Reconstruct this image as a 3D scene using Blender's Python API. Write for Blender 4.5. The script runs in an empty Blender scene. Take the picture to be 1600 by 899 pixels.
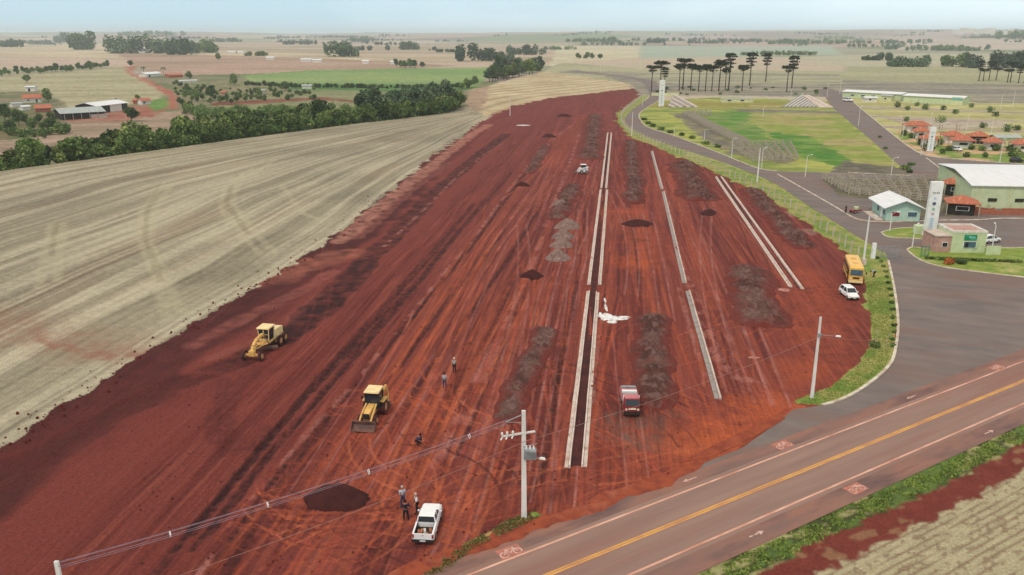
import bpy, bmesh, math, random
import numpy as np
from mathutils import Vector, Matrix
sc = bpy.context.scene
R = math.radians
# ---------------------------------------------------------------- camera, sky, sun, exposure
CAM_H = 36.0; PITCH = R(17.5); FOC = 1260.0
cam = bpy.data.cameras.new('camera'); camo = bpy.data.objects.new('camera', cam)
sc.collection.objects.link(camo); sc.camera = camo
camo.location = (0, 0, CAM_H); camo.rotation_euler = (R(90)-PITCH, 0, 0)
cam.sensor_width = 36; cam.lens = FOC/1600*36; cam.clip_start = 0.5; cam.clip_end = 60000
SUN_EL, SUN_AZ = R(56), R(-145)          # azimuth clockwise from +Y
w = bpy.data.worlds.new('World'); sc.world = w; w.use_nodes = True
nt = w.node_tree; N = nt.nodes; L = nt.links; N.clear()
out = N.new('ShaderNodeOutputWorld'); bg = N.new('ShaderNodeBackground'); bg.inputs[1].default_value = 0.085
sky = N.new('ShaderNodeTexSky'); sky.sky_type = 'NISHITA'; sky.sun_disc = False
sky.sun_elevation = SUN_EL; sky.sun_rotation = SUN_AZ; sky.dust_density = 2.0; sky.air_density = 1.0; sky.ozone_density = 2.0
tc = N.new('ShaderNodeTexCoord'); mp = N.new('ShaderNodeMapping'); mp.inputs['Scale'].default_value = (1.2, 1.2, 5)
ns = N.new('ShaderNodeTexNoise'); ns.inputs['Scale'].default_value = 1.6; ns.inputs['Detail'].default_value = 5
cr = N.new('ShaderNodeValToRGB'); cr.color_ramp.elements[0].position = .35; cr.color_ramp.elements[0].color = (.0, .0, .0, 1)
cr.color_ramp.elements[1].position = .7; cr.color_ramp.elements[1].color = (1, 1, 1, 1)
mc = N.new('ShaderNodeMixRGB'); mc.inputs[1].default_value = (6.6, 9.2, 10.6, 1); mc.inputs[2].default_value = (10.6, 12.4, 13.2, 1)
mx = N.new('ShaderNodeMixRGB'); mx.inputs[0].default_value = 0.8
L.new(tc.outputs['Generated'], mp.inputs[0]); L.new(mp.outputs[0], ns.inputs[0]); xa = N.new('ShaderNodeMath'); xa.operation = 'MULTIPLY_ADD'; xa.inputs[1].default_value = .42; sq = N.new('ShaderNodeSeparateXYZ'); L.new(tc.outputs['Generated'], sq.inputs[0]); L.new(sq.outputs['X'], xa.inputs[0]); L.new(ns.outputs[0], xa.inputs[2]); L.new(xa.outputs[0], cr.inputs[0])
L.new(cr.outputs[0], mc.inputs[0]); L.new(sky.outputs[0], mx.inputs[1]); L.new(mc.outputs[0], mx.inputs[2])
sx = N.new('ShaderNodeSeparateXYZ'); L.new(tc.outputs['Generated'], sx.inputs[0])
zr = N.new('ShaderNodeMapRange'); zr.inputs['From Min'].default_value = .10; zr.inputs['From Max'].default_value = .42; L.new(sx.outputs['Z'], zr.inputs[0])
zm = N.new('ShaderNodeMixRGB'); zm.inputs[2].default_value = (7.6, 7.4, 7.1, 1); L.new(zr.outputs[0], zm.inputs[0]); L.new(mx.outputs[0], zm.inputs[1])
L.new(zm.outputs[0], bg.inputs[0]); L.new(bg.outputs[0], out.inputs[0])
sl = bpy.data.lights.new('sun', 'SUN'); sl.energy = 1.5; sl.angle = R(10); sl.color = (1, .88, .72)
so = bpy.data.objects.new('sun', sl); sc.collection.objects.link(so)
sdir = Vector((math.sin(SUN_AZ)*math.cos(SUN_EL), math.cos(SUN_AZ)*math.cos(SUN_EL), math.sin(SUN_EL)))
so.rotation_euler = sdir.to_track_quat('Z', 'Y').to_euler(); so.location = (0, 0, 60)
sc.view_settings.view_transform = 'Standard'; sc.view_settings.look = 'None'; sc.view_settings.gamma = 1
sc.view_settings.use_curve_mapping = False; sc.view_settings.exposure = 0.26
sc.cycles.volume_bounces = 4
# ---------------------------------------------------------------- helpers
def S(r, g, b):
    f = lambda c: c/12.92 if c <= .04045 else ((c+.055)/1.055)**2.4
    return (f(r/255), f(g/255), f(b/255))
cp, sp = math.cos(PITCH), math.sin(PITCH)
def P(px, py, z=0.0):
    "point of the world at height z that the photograph shows at pixel (px, py)"
    dx = (px-800)/FOC; dy = (449.5-py)/FOC
    d = (dx, cp+dy*sp, -sp+dy*cp); t = (z-CAM_H)/d[2]
    return (d[0]*t, d[1]*t)
# smooth noise on arrays
def _h(ix, iy, s):
    h = (ix.astype(np.int64)*374761393 + iy.astype(np.int64)*668265263 + s*1442695041) & 0xffffffff
    h = ((h ^ (h >> 13))*1274126177) & 0xffffffff
    h = ((h ^ (h >> 16))*2246822519) & 0xffffffff
    return ((h ^ (h >> 15)) & 0xffff)/65535.0
def vn(x, y, s=0):
    x = np.asarray(x, float); y = np.asarray(y, float)
    ix = np.floor(x); iy = np.floor(y); fx = x-ix; fy = y-iy
    fx = fx*fx*(3-2*fx); fy = fy*fy*(3-2*fy)
    a = _h(ix, iy, s); b = _h(ix+1, iy, s); c = _h(ix, iy+1, s); d = _h(ix+1, iy+1, s)
    return (a*(1-fx)+b*fx)*(1-fy)+(c*(1-fx)+d*fx)*fy
def fbm(x, y, o=3, s=0):
    r = 0; a = .5; t = 0
    for k in range(o):
        r = r+a*vn(x*2**k+k*17.3, y*2**k-k*9.1, s+k*7); t += a; a *= .5
    return r/t
def ss(a, b, x):
    t = np.clip((x-a)/(b-a), 0, 1); return t*t*(3-2*t)
def pip(x, y, poly):
    ins = np.zeros(x.shape, bool); n = len(poly)
    for i in range(n):
        x0, y0 = poly[i]; x1, y1 = poly[(i+1) % n]
        if y0 == y1: continue
        c = (y0 > y) != (y1 > y)
        ins ^= c & (x < (x1-x0)*(y-y0)/(y1-y0)+x0)
    return ins
def pdist(x, y, pts, closed=False):
    d = np.full(x.shape, 1e12); q = list(pts)+([pts[0]] if closed else [])
    for (x0, y0), (x1, y1) in zip(q[:-1], q[1:]):
        ax, ay = x1-x0, y1-y0; l2 = ax*ax+ay*ay+1e-9
        t = np.clip(((x-x0)*ax+(y-y0)*ay)/l2, 0, 1)
        d = np.minimum(d, (x-x0-t*ax)**2+(y-y0-t*ay)**2)
    return np.sqrt(d)
PP = lambda pts: [P(*q) for q in pts]
# ---------------------------------------------------------------- lie of the land
CREST = PP([(-1300, 560), (-700, 410), (-300, 325), (0, 268), (200, 241), (400, 214), (560, 193), (700, 177), (728, 165), (745, 140), (800, 124), (852, 111), (885, 96)])
VALLEY = CREST + [P(900, 62), P(-1500, 62), P(-2500, 200)]
def H(x, y):
    x = np.asarray(x, float); y = np.asarray(y, float)
    r = np.hypot(x, y)
    d = pdist(x, y, CREST); ins = pip(x, y, VALLEY)
    z = np.where(ins, (-3.4*ss(0, 11, d)-6.5*ss(8, 95, d))*(1-ss(700, 1700, r)), 0.0)
    f = ss(1300, 5200, r)
    z = z + f*(100*(fbm(x/1700+3.1, y/1300+7.7, 3, 5)-.54)+34*(fbm(x/5200+1.3, y/5200+2.9, 2, 9)-.40))
    z = z + ss(6000, 13000, r)*52*(fbm(x/2600, y/4200, 3, 21)-.15)
    for az, rr_, sg, hh in ((31, 8200, 2100, 52), (22, 11000, 2500, 30), (-26, 9500, 1700, 38), (-8, 12500, 2200, 24), (6, 10500, 1600, 22)):
        cx, cy = rr_*math.sin(R(az)), rr_*math.cos(R(az)); z = z+f*hh*np.exp(-((x-cx)**2+(y-cy)**2)/(2*sg*sg))
    return np.where(z > 34, 34+46*(1-np.exp(-np.maximum(z-34, 0)/46)), z)
def HS(x, y): return float(H(np.array([x]), np.array([y]))[0])
def PH(px, py, dz=0.0):
    "point on the terrain seen at pixel (px, py)"
    dx = (px-800)/FOC; dy = (449.5-py)/FOC; d = (dx, cp+dy*sp, -sp+dy*cp)
    lo, hi = 40.0, 15000.0
    for n_ in (420, 24):
        t = np.geomspace(lo, hi, n_); x = d[0]*t; y = d[1]*t; g = H(x, y); q = np.nonzero(g+dz >= CAM_H+d[2]*t)[0]; k = q[0] if len(q) else n_-1
        lo, hi = t[max(k-1, 0)], t[k]
    return (float(x[k]), float(y[k]), float(g[k]))
def new_mat(name, col=(.5, .5, .5), rough=.8, spec=.3, metal=0.0):
    m = bpy.data.materials.new(name); m.use_nodes = True
    b = m.node_tree.nodes['Principled BSDF']; b.inputs['Base Color'].default_value = (*col, 1)
    b.inputs['Roughness'].default_value = rough; b.inputs['Specular IOR Level'].default_value = spec
    b.inputs['Metallic'].default_value = metal
    return m
def link(o): sc.collection.objects.link(o); return o
def np_mesh(name, co, faces, mats=(), colors=None, smooth=False):
    "mesh from numpy arrays: co (n,3), quads (m,4)"
    me = bpy.data.meshes.new(name); n = len(co); m = len(faces); k = faces.shape[1]
    me.vertices.add(n); me.vertices.foreach_set('co', np.ascontiguousarray(co, np.float32).ravel())
    me.loops.add(m*k); me.loops.foreach_set('vertex_index', np.ascontiguousarray(faces, np.int32).ravel())
    me.polygons.add(m); me.polygons.foreach_set('loop_start', np.arange(0, m*k, k, dtype=np.int32))
    me.polygons.foreach_set('use_smooth', np.full(m, smooth, bool))
    me.update(calc_edges=True)
    if colors is not None:
        a = me.color_attributes.new('Col', 'FLOAT_COLOR', 'POINT')
        c = np.ones((n, 4), np.float32); c[:, :colors.shape[1]] = colors; a.data.foreach_set('color', c.ravel())
    for mt in mats: me.materials.append(mt)
    return me
def tag(o, label=None, cat=None, group=None, kind=None):
    if label: o['label'] = label
    if cat: o['category'] = cat
    if group: o['group'] = group
    if kind: o['kind'] = kind
    return o
def attr_mat(name, fine=6.0, amt=.25, bump=.3, bscale=4.0, rough=.95, stretch=None):
    m = new_mat(name, rough=rough, spec=.12); t = m.node_tree; n = t.nodes; l = t.links; b = n['Principled BSDF']
    at = n.new('ShaderNodeAttribute'); at.attribute_name = 'Col'
    geo = n.new('ShaderNodeNewGeometry'); mp = n.new('ShaderNodeMapping')
    l.new(geo.outputs['Position'], mp.inputs[0])
    a = n.new('ShaderNodeTexNoise'); a.inputs['Scale'].default_value = fine; a.inputs['Detail'].default_value = 6; a.inputs['Roughness'].default_value = .7
    l.new(mp.outputs[0], a.inputs[0])
    mr = n.new('ShaderNodeMapRange'); mr.inputs['From Min'].default_value = .3; mr.inputs['From Max'].default_value = .7
    mr.inputs['To Min'].default_value = 1-amt; mr.inputs['To Max'].default_value = 1+amt; l.new(a.outputs[0], mr.inputs[0])
    v = n.new('ShaderNodeVectorMath'); v.operation = 'SCALE'; l.new(at.outputs['Color'], v.inputs[0]); l.new(mr.outputs[0], v.inputs['Scale'])
    if stretch:
        m1 = n.new('ShaderNodeMapping'); m1.inputs['Rotation'].default_value = (0, 0, stretch[0]); m2 = n.new('ShaderNodeMapping'); m2.inputs['Scale'].default_value = (stretch[1], stretch[2], 1)
        l.new(geo.outputs['Position'], m1.inputs[0]); l.new(m1.outputs[0], m2.inputs[0]); a2 = n.new('ShaderNodeTexNoise'); a2.inputs['Scale'].default_value = 1; a2.inputs['Detail'].default_value = 5; a2.inputs['Roughness'].default_value = .7; l.new(m2.outputs[0], a2.inputs[0])
        r2 = n.new('ShaderNodeMapRange'); r2.inputs['From Min'].default_value = .3; r2.inputs['From Max'].default_value = .7; r2.inputs['To Min'].default_value = 1-stretch[3]; r2.inputs['To Max'].default_value = 1+stretch[3]; l.new(a2.outputs[0], r2.inputs[0])
        mxx = n.new('ShaderNodeMix'); mxx.data_type = 'FLOAT'; mxx.inputs[2].default_value = 1.0; l.new(at.outputs['Alpha'], mxx.inputs[0]); l.new(r2.outputs[0], mxx.inputs[3])
        v2 = n.new('ShaderNodeVectorMath'); v2.operation = 'SCALE'; l.new(v.outputs[0], v2.inputs[0]); l.new(mxx.outputs[0], v2.inputs['Scale']); v = v2
    l.new(v.outputs[0], b.inputs['Base Color'])
    c = n.new('ShaderNodeTexNoise'); c.inputs['Scale'].default_value = bscale; c.inputs['Detail'].default_value = 5; l.new(mp.outputs[0], c.inputs[0])
    bp = n.new('ShaderNodeBump'); bp.inputs['Strength'].default_value = bump; bp.inputs['Distance'].default_value = .25
    l.new(c.outputs[0], bp.inputs['Height']); l.new(bp.outputs[0], b.inputs['Normal'])
    return m
# ---------------------------------------------------------------- the ground, one sheet from below the camera to the horizon
SA = R(7.3)                                  # the new streets run this far clockwise of +Y
HA = R(31.8)                                 # the highway, counter-clockwise from +X
def UV(x, y): return x*math.sin(SA)+y*math.cos(SA), x*math.cos(SA)-y*math.sin(SA)
def XY(u, v): return u*math.sin(SA)+v*math.cos(SA), u*math.cos(SA)-v*math.sin(SA)
def HN(x, y): return y*math.cos(HA)-x*math.sin(HA), x*math.cos(HA)+y*math.sin(HA)   # across, along the highway
SITE = PP([(-500, 1010), (0, 702), (120, 622), (250, 537), (350, 477), (440, 422), (530, 366), (600, 305), (680, 243), (740, 199), (765, 182), (800, 166), (860, 153), (925, 146), (990, 138),
           (1001, 150), (985, 163), (966, 176), (965, 192), (985, 213), (1040, 236), (1100, 261), (1150, 284), (1200, 309), (1250, 340), (1300, 374), (1335, 405), (1350, 430), (1354, 460), (1361, 500), (1363, 530),
           (1345, 566), (1300, 603), (1235, 632), (1190, 672), (1150, 704), (900, 804), (690, 896), (300, 1075), (-300, 1500)])
EDGE_L = PP([(-500, 1010), (0, 702), (120, 622), (250, 537), (350, 477), (440, 422), (530, 366), (600, 305), (680, 243), (740, 199), (765, 182)])
def build_ground():
    th = np.concatenate([np.arange(-180, -60, 6), np.arange(-60, -38.5, .5), np.arange(-38.5, 38.5, .08), np.arange(38.5, 60, .5), np.arange(60, 180.1, 6)])
    th = np.radians(th)
    rr = [4, 12, 22, 30, 36, 40]
    while rr[-1] < 14500: rr.append(rr[-1]*(1.0030 if rr[-1] < 620 else 1.0065))
    rr = np.array(rr)
    T, Q = np.meshgrid(th, rr); nr, nth = T.shape
    X = (Q*np.sin(T)).ravel(); Y = (Q*np.cos(T)).ravel(); RR = Q.ravel()
    Z = H(X, Y)
    n = X.size; C = np.zeros((n, 3)); ALP = np.full(n, .35); K = np.full(n, 2, np.int8)      # 0 earth 1 field 2 farmland 3 grass
    A = np.array
    jit = .5+.0035*RR
    JX = X+(fbm(X/3.1, Y/3.1, 3, 1)-.5)*4*jit; JY = Y+(fbm(X/3.1, Y/3.1, 3, 2)-.5)*4*jit
    u, v = UV(X, Y); hn, hl = HN(X, Y)
    def mixc(mask, c1, c2, t):
        t = t[mask][:, None] if isinstance(t, np.ndarray) else t
        C[mask] = A(c1)*(1-t)+A(c2)*t
    # ---- far patchwork of fields
    a1 = R(25); fx = (X*math.cos(a1)+Y*math.sin(a1))/900; fy = (-X*math.sin(a1)+Y*math.cos(a1))/620
    fx = fx+.5*fbm(X/1900, Y/1900, 2, 31); fy = fy+.5*fbm(X/1700, Y/1700, 2, 32)
    cid = _h(np.floor(fx+_h(np.floor(fy), np.floor(fy), 3)), np.floor(fy), 77)
    pal = A([S(166, 150, 136), S(150, 136, 122), S(142, 146, 118), S(180, 166, 146), S(128, 118, 104), S(122, 132, 96), S(172, 150, 138), S(156, 152, 130)])*.9
    C[:] = pal[(cid*7.99).astype(int)]
    C *= (.86+.28*fbm(X/160, Y/160, 3, 33))[:, None]
    # painted areas: (pixel polygon, class, colour a, colour b, noise scale, stripe direction)
    def area(px, k, ca, cb, sc_=25.0, z='t', oc=3, thr=None, aspect=1.0, ang=0.0):
        poly = [PH(*q)[:2] for q in px]; pa = A(poly)
        m = (JX > pa[:, 0].min()) & (JX < pa[:, 0].max()) & (JY > pa[:, 1].min()) & (JY < pa[:, 1].max())
        i = np.nonzero(m)[0]; i = i[pip(JX[i], JY[i], poly)]
        ca_, sa_ = math.cos(ang), math.sin(ang); p = X[i]*ca_+Y[i]*sa_; q = -X[i]*sa_+Y[i]*ca_
        t = fbm(p/(sc_*aspect), q/sc_, oc, 40+len(px))
        t = ss(.3, .7, t) if thr is None else ss(thr-.06, thr+.06, t)
        C[i] = (A(ca)*(1-t[:, None])+A(cb)*t[:, None])*(.74+.52*fbm(X[i]/2.6, Y[i]/2.6, 3, 88))[:, None]; K[i] = k
        return i
    dn = pdist(X, Y, SITE[14:31]); m_ = dn < 5; K[m_] = 3; C[m_] = A(S(136, 146, 78)); m_ = (pdist(X, Y, SITE[30:]) < 6); K[m_] = 0; C[m_] = A(S(130, 62, 48))
    G1, G2, G3 = S(118, 132, 68), S(92, 122, 54), S(158, 160, 84)
    area([(-300, 150), (330, 108), (640, 118), (780, 128), (700, 200), (300, 240), (-300, 330)], 2, S(126, 118, 92), S(98, 108, 72), 30)
    area([(-200, 66), (300, 66), (900, 68), (900, 100), (560, 102), (330, 104), (0, 108), (-200, 112)], 2, S(178, 158, 140), S(150, 138, 114), 90, aspect=3)
    area([(-100, 70), (160, 68), (330, 80), (560, 86), (800, 88), (800, 96), (330, 96), (-100, 88)], 2, S(188, 174, 146), S(164, 148, 124), 50, aspect=3)
    area([(180, 84), (520, 92), (720, 103), (500, 112), (380, 116), (250, 118), (210, 104)], 2, S(168, 140, 124), S(148, 126, 104), 40, aspect=3)
    area([(-60, 118), (90, 112), (212, 104), (205, 118), (262, 145), (240, 160), (100, 172), (60, 160), (-60, 168)], 2, S(164, 156, 126), S(146, 140, 108), 22, aspect=4, ang=.3)
    area([(-60, 190), (100, 180), (170, 188), (240, 178), (310, 168), (330, 190), (300, 205), (160, 222), (-60, 250)], 2, S(156, 134, 116), S(136, 118, 98), 14, aspect=3, ang=.3)
    area([(-60, 148), (60, 142), (100, 160), (90, 200), (-60, 205)], 2, S(96, 104, 68), S(130, 116, 92), 12)
    area([(96, 172), (236, 164), (262, 170), (240, 182), (180, 190), (100, 190)], 2, S(142, 84, 66), S(152, 110, 92), 9)
    area([(380, 118), (480, 110), (770, 105), (760, 122), (745, 137), (640, 133), (500, 138), (385, 130)], 2, S(112, 138, 80), S(132, 148, 92), 60, aspect=4)
    area([(385, 128), (520, 132), (640, 132), (745, 136), (735, 142), (600, 143), (500, 141), (380, 138)], 2, S(64, 98, 48), S(88, 122, 60), 10, aspect=4)
    i = area([(330, 150), (500, 140), (650, 143), (700, 150), (640, 175), (420, 192), (330, 195)], 2, S(112, 122, 78), S(132, 128, 96), 14, aspect=5, ang=.1)
    i = area([(330, 160), (500, 152), (650, 155), (650, 158), (500, 156), (400, 163), (330, 166)], 2, S(110, 62, 48), S(128, 84, 66), 8)
    area([(196, 104), (214, 104), (205, 112), (226, 122), (268, 142), (278, 152), (276, 172), (262, 170), (266, 150), (232, 132), (198, 114)], 2, S(170, 104, 84), S(150, 88, 70), 10)
    area([(230, 160), (262, 152), (262, 168), (240, 175)], 2, S(104, 140, 62), S(92, 120, 56), 10)
    # hump field beyond the cutting, with contour stripes
    i = area([(728, 172), (735, 140), (790, 127), (850, 112), (930, 116), (985, 133), (994, 140), (925, 148), (860, 156), (800, 168), (765, 184)], 1, S(186, 170, 138), S(172, 154, 122), 30)
    sgn = pdist(X[i], Y[i], PP([(700, 210), (800, 166), (860, 153), (925, 146), (990, 138), (1050, 130)]))
    wv = .5+.5*np.sin((sgn+9*fbm(X[i]/70, Y[i]/70, 2, 4))/14.0*6.28)
    C[i] *= (1.08-.32*ss(.55, 1, wv))[:, None]
    area([(728, 175), (733, 140), (765, 134), (760, 160), (745, 174)], 1, S(152, 128, 108), S(164, 140, 116), 12)
    # right-hand plains
    area([(870, 100), (1300, 96), (1900, 100), (1900, 150), (1500, 150), (1250, 150), (980, 130), (850, 112)], 2, S(160, 156, 124), S(148, 146, 114), 70, aspect=4)
    area([(900, 88), (1000, 84), (1320, 92), (1320, 112), (1000, 108), (870, 100)], 2, S(164, 160, 138), S(178, 160, 140), 90, aspect=5)
    area([(1000, 72), (1300, 72), (1320, 86), (1160, 88), (1000, 92)], 2, S(150, 162, 144), S(158, 162, 146), 120)
    area([(870, 72), (1000, 72), (998, 90), (860, 104)], 2, S(188, 180, 152), S(178, 168, 142), 80)
    area([(1220, 90), (1400, 84), (1900, 86), (1900, 108), (1320, 104)], 2, S(160, 160, 134), S(170, 162, 138), 90, aspect=5)
    area([(1340, 62), (1600, 58), (1900, 60), (1900, 80), (1400, 78)], 2, S(178, 162, 148), S(168, 156, 142), 200)
    area([(870, 112), (960, 112), (1400, 128), (1900, 140), (1900, 165), (1500, 168), (1320, 152), (1130, 150), (1000, 150), (985, 133), (940, 118), (880, 114)], 2, S(122, 118, 108), S(146, 138, 120), 10, aspect=5, thr=.5)
    area([(1000, 112), (1310, 116), (1320, 132), (1010, 130), (985, 124)], 2, S(158, 154, 126), S(136, 132, 112), 16, aspect=5, thr=.45)
    area([(1320, 150), (1400, 158), (1600, 162), (1900, 170), (1900, 250), (1600, 238), (1420, 228), (1350, 192)], 3, S(182, 176, 124), S(156, 152, 100), 9, aspect=4)
    for yy in (166, 180, 196): area([(1330, yy-1), (1600, yy+9), (1900, yy+22), (1900, yy+27), (1600, yy+12), (1340, yy+3)], 2, S(150, 136, 124), S(168, 156, 136), 7, aspect=4)
    area([(1380, 184), (1560, 190), (1590, 200), (1440, 202)], 2, S(158, 142, 132), S(172, 162, 140), 6, aspect=4)
    # green showground between the roads
    area([(985, 160), (1130, 152), (1290, 158), (1500, 300), (1900, 520), (1500, 470), (1330, 380), (1180, 290), (1000, 225), (955, 190)], 3, G1, G3, 6, aspect=2)
    area([(1070, 178), (1190, 172), (1200, 215), (1240, 238), (1180, 236), (1100, 212)], 3, S(86, 128, 50), S(122, 136, 76), 5, aspect=2)
    area([(1180, 168), (1310, 176), (1400, 262), (1330, 262), (1230, 226), (1170, 190)], 3, S(130, 144, 66), S(158, 146, 98), 6, aspect=2)
    area([(1200, 205), (1270, 215), (1330, 250), (1310, 262), (1230, 240)], 3, S(72, 120, 44), S(112, 138, 66), 4, aspect=2)
    area([(1000, 158), (1310, 160), (1330, 170), (1000, 168)], 3, S(134, 134, 62), S(150, 138, 84), 9, aspect=4)
    area([(1050, 178), (1072, 176), (1150, 226), (1240, 245), (1235, 258), (1140, 240), (1090, 212)], 2, S(112, 106, 96), S(128, 122, 92), 5, thr=.5)
    area([(1150, 170), (1310, 174), (1312, 178), (1160, 175)], 2, S(128, 122, 112), S(112, 106, 90), 8)
    area([(1320, 252), (1470, 270), (1500, 340), (1380, 345), (1290, 310), (1270, 280)], 2, S(112, 104, 92), S(96, 92, 78), 5, thr=.5)
    area([(1400, 205), (1600, 212), (1900, 225), (1900, 270), (1600, 258), (1450, 244), (1410, 222)], 3, S(118, 140, 68), S(196, 160, 128), 8, thr=.52)
    area([(1370, 330), (1470, 330), (1900, 350), (1900, 420), (1540, 412), (1440, 392)], 3, S(148, 142, 108), S(128, 144, 84), 6)
    area([(-60, 160), (90, 176), (110, 200), (60, 215), (-60, 225)], 2, S(92, 100, 62), S(120, 104, 78), 6, thr=.5)
    area([(262, 128), (420, 128), (470, 145), (330, 160), (280, 158)], 2, S(96, 108, 66), S(136, 124, 96), 8, thr=.5)
    # ---- the harvested field on the left, swaths following its two long edges
    FIELD = [P(-1500, 620)]+CREST[1:9]+[P(765, 184)]+EDGE_L[::-1]+[P(-1500, 1400)]
    m = pip(JX, JY, FIELD) & (RR < 900); i = np.nonzero(m)[0]
    dc = pdist(X[i], Y[i], CREST[:9]); de = pdist(X[i], Y[i], EDGE_L); s_ = dc/(dc+de+.01)*130
    s_ = s_+5*(fbm(X[i]/40, Y[i]/40, 2, 6)-.5)
    t = fbm(s_/2.2, u[i]/95, 3, 8); t2 = fbm(s_/.6, u[i]/40, 2, 9); t3 = fbm(X[i]/26, Y[i]/26, 3, 10); t4 = vn(X[i]/.55, Y[i]/.55, 12)
    col = A(S(174, 165, 142))*(1-ss(.35, .7, t)[:, None])+A(S(144, 136, 115))*ss(.35, .7, t)[:, None]
    t6 = fbm(s_/.32, u[i]/22, 2, 13); col *= (.9+.2*ss(.3, .7, fbm(X[i]/55, Y[i]/55, 2, 15)))[:, None]; col *= (1.0-.20*ss(.5, .75, t2)-.16*ss(.45, .7, t3)+.26*(t4-.5)+.34*(t6-.5))[:, None]
    dk = ss(.62, .74, fbm(s_/7, u[i]/70, 2, 14))*ss(.3, .6, t2)
    col = col*(1-.35*dk[:, None])+A(S(120, 92, 74))*.35*dk[:, None]
    C[i] = col; K[i] = 1
    fi = i
    def band(pts, wd, colr, a=1.0, idx=None, soft=.6, seed=3, ns_=2.0, gate=None):
        ii = fi if idx is None else idx
        pp_ = PP(pts); pa = A(pp_); q = (X[ii] > pa[:, 0].min()-wd*2) & (X[ii] < pa[:, 0].max()+wd*2) & (Y[ii] > pa[:, 1].min()-wd*2) & (Y[ii] < pa[:, 1].max()+wd*2)
        ii = ii[q]; d = pdist(X[ii], Y[ii], pp_)+wd*.7*(fbm(X[ii]/ns_, Y[ii]/ns_, 2, seed)-.5)
        k_ = (1-ss(wd*(1-soft), wd, d))*a*(.65+.7*(fbm(X[ii]/(ns_*.4), Y[ii]/(ns_*.4), 2, seed+5)-.5)*1.6); k_ = np.clip(k_, 0, 1)*(1 if gate is None else ss(gate-.1, gate+.1, fbm(X[ii]/(ns_*2.2), Y[ii]/(ns_*2.2), 2, seed+11)))
        C[ii] = C[ii]*(1-k_[:, None])+A(colr)*k_[:, None]; return ii, k_
    lt, dk_ = S(182, 172, 143), S(132, 124, 94)
    for pts in ([(256, 285), (222, 330), (218, 372), (245, 440), (262, 500)], [(268, 288), (238, 335), (236, 380), (262, 440), (282, 490)],
                [(395, 262), (350, 295), (345, 325), (380, 370), (410, 400)], [(430, 250), (372, 285), (362, 315), (395, 360), (428, 395)],
                [(80, 350), (70, 400), (62, 450)], [(100, 350), (92, 400), (88, 440)], [(440, 290), (470, 330), (500, 345)]):
        band(pts, 1.1, lt, .5, soft=.7, ns_=3)
    for pts in ([(250, 287), (230, 330), (226, 372), (252, 440)], [(362, 290), (354, 318), (388, 366)], [(86, 350), (80, 400)]): band(pts, .8, dk_, .5, soft=.7, ns_=3)
    for pts in ([(-50, 470), (60, 535), (120, 550), (210, 556)], [(60, 528), (110, 545), (170, 560), (220, 552)], [(-30, 500), (60, 500), (240, 545)], [(-20, 520), (100, 530), (150, 548)]):
        band(pts, 1.3 if pts[0][0] == 60 else 5, S(142, 98, 82), .7 if pts[0][0] == 60 else .26, ns_=2.5)
    # ---- below the highway
    m = (hn < 44.3) & (RR < 1500) & ~pip(X, Y, FIELD) & (X > -60-0*X); i = np.nonzero(m)[0]; K[i] = 3
    hj = hn[i]+(fbm(X[i]/1.3, Y[i]/1.3, 3, 15)-.5)*1.6
    g = fbm(hl[i]/2.0, hn[i]/.7, 3, 16)
    base = A(S(92, 112, 58))*(1-ss(.3, .6, g)[:, None])+A(S(150, 146, 100))*ss(.45, .75, g)[:, None]
    lim = 31.6-.1*0
    soil = A(S(112, 54, 46))*(.8+.4*fbm(X[i], Y[i], 3, 17))[:, None]
    soil = soil*(1-ss(.6, .75, fbm(hl[i]/1.7, hn[i]/.8, 2, 18))[:, None]*.5)+A(S(150, 120, 88))*ss(.6, .75, fbm(hl[i]/1.7, hn[i]/.8, 2, 18))[:, None]*.5
    k_ = ss(31.9, 31.4, hj)[:, None]; base = base*(1-k_)+soil*k_
    rowp = hn[i]/.62+.35*(fbm(hl[i]/6, hn[i]/3, 2, 19)-.5)
    tri = np.abs(rowp-np.floor(rowp)-.5)*2
    gate = ss(.25, .6, fbm(hl[i]/3.5, np.floor(rowp)*1.7, 2, 20))
    row = np.clip(ss(.5, .15, tri)*gate+.8*ss(.6, .72, fbm(hl[i]/.5, hn[i]/.35, 2, 22)), 0, 1)
    crop = A(S(172, 162, 130))*(.84+.3*fbm(hl[i]/1.1, hn[i]/.4, 3, 23))[:, None]
    crop = crop*(1-.62*row[:, None])+A(S(112, 78, 64))*.62*row[:, None]
    k_ = ss(29.3, 28.9, hj)[:, None]; C[i] = base*(1-k_)+crop*k_
    K[i[hj < 29.1]] = 1; K[i[(hj >= 29.1) & (hj < 31.6)]] = 0
    # ---- the red earth
    sj = pip(JX, JY, SITE) | (pip(X, Y, SITE) & (hn < 70) & (X > -20) & (X < 45)); i = np.nonzero(sj & (RR < 900))[0]; K[i] = 0
    x, y, uu, vv = X[i], Y[i], u[i], v[i]
    wv = vv+1.2*(fbm(x/30, y/30, 2, 50)-.5)
    s1 = fbm(wv/2.4, uu/70, 3, 51); s2 = fbm(wv/.75, uu/34, 3, 52); s3 = fbm(x/14, y/14, 3, 53); s4 = fbm(x/.6, y/.6, 2, 54); s5 = fbm(wv/.3, uu/14, 2, 60)
    bed = A(S(114, 56, 49))*np.ones((len(i), 1))
    WL = PP([(200, 1060), (310, 899), (352, 838), (392, 785), (480, 678), (560, 592), (640, 492), (700, 420), (780, 318), (850, 225), (905, 165)])
    dW = pdist(x, y, WL)*np.where(pip(x, y, WL+[(-400, 800), (-400, 0)]), -1, 1)
    east = ss(-3, 2, dW)*ss(520, 330, uu)          # the worked, orange side
    act = np.clip(ss(-14, -8, dW)+.10+.5*ss(170, 260, uu), 0, 1)
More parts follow.
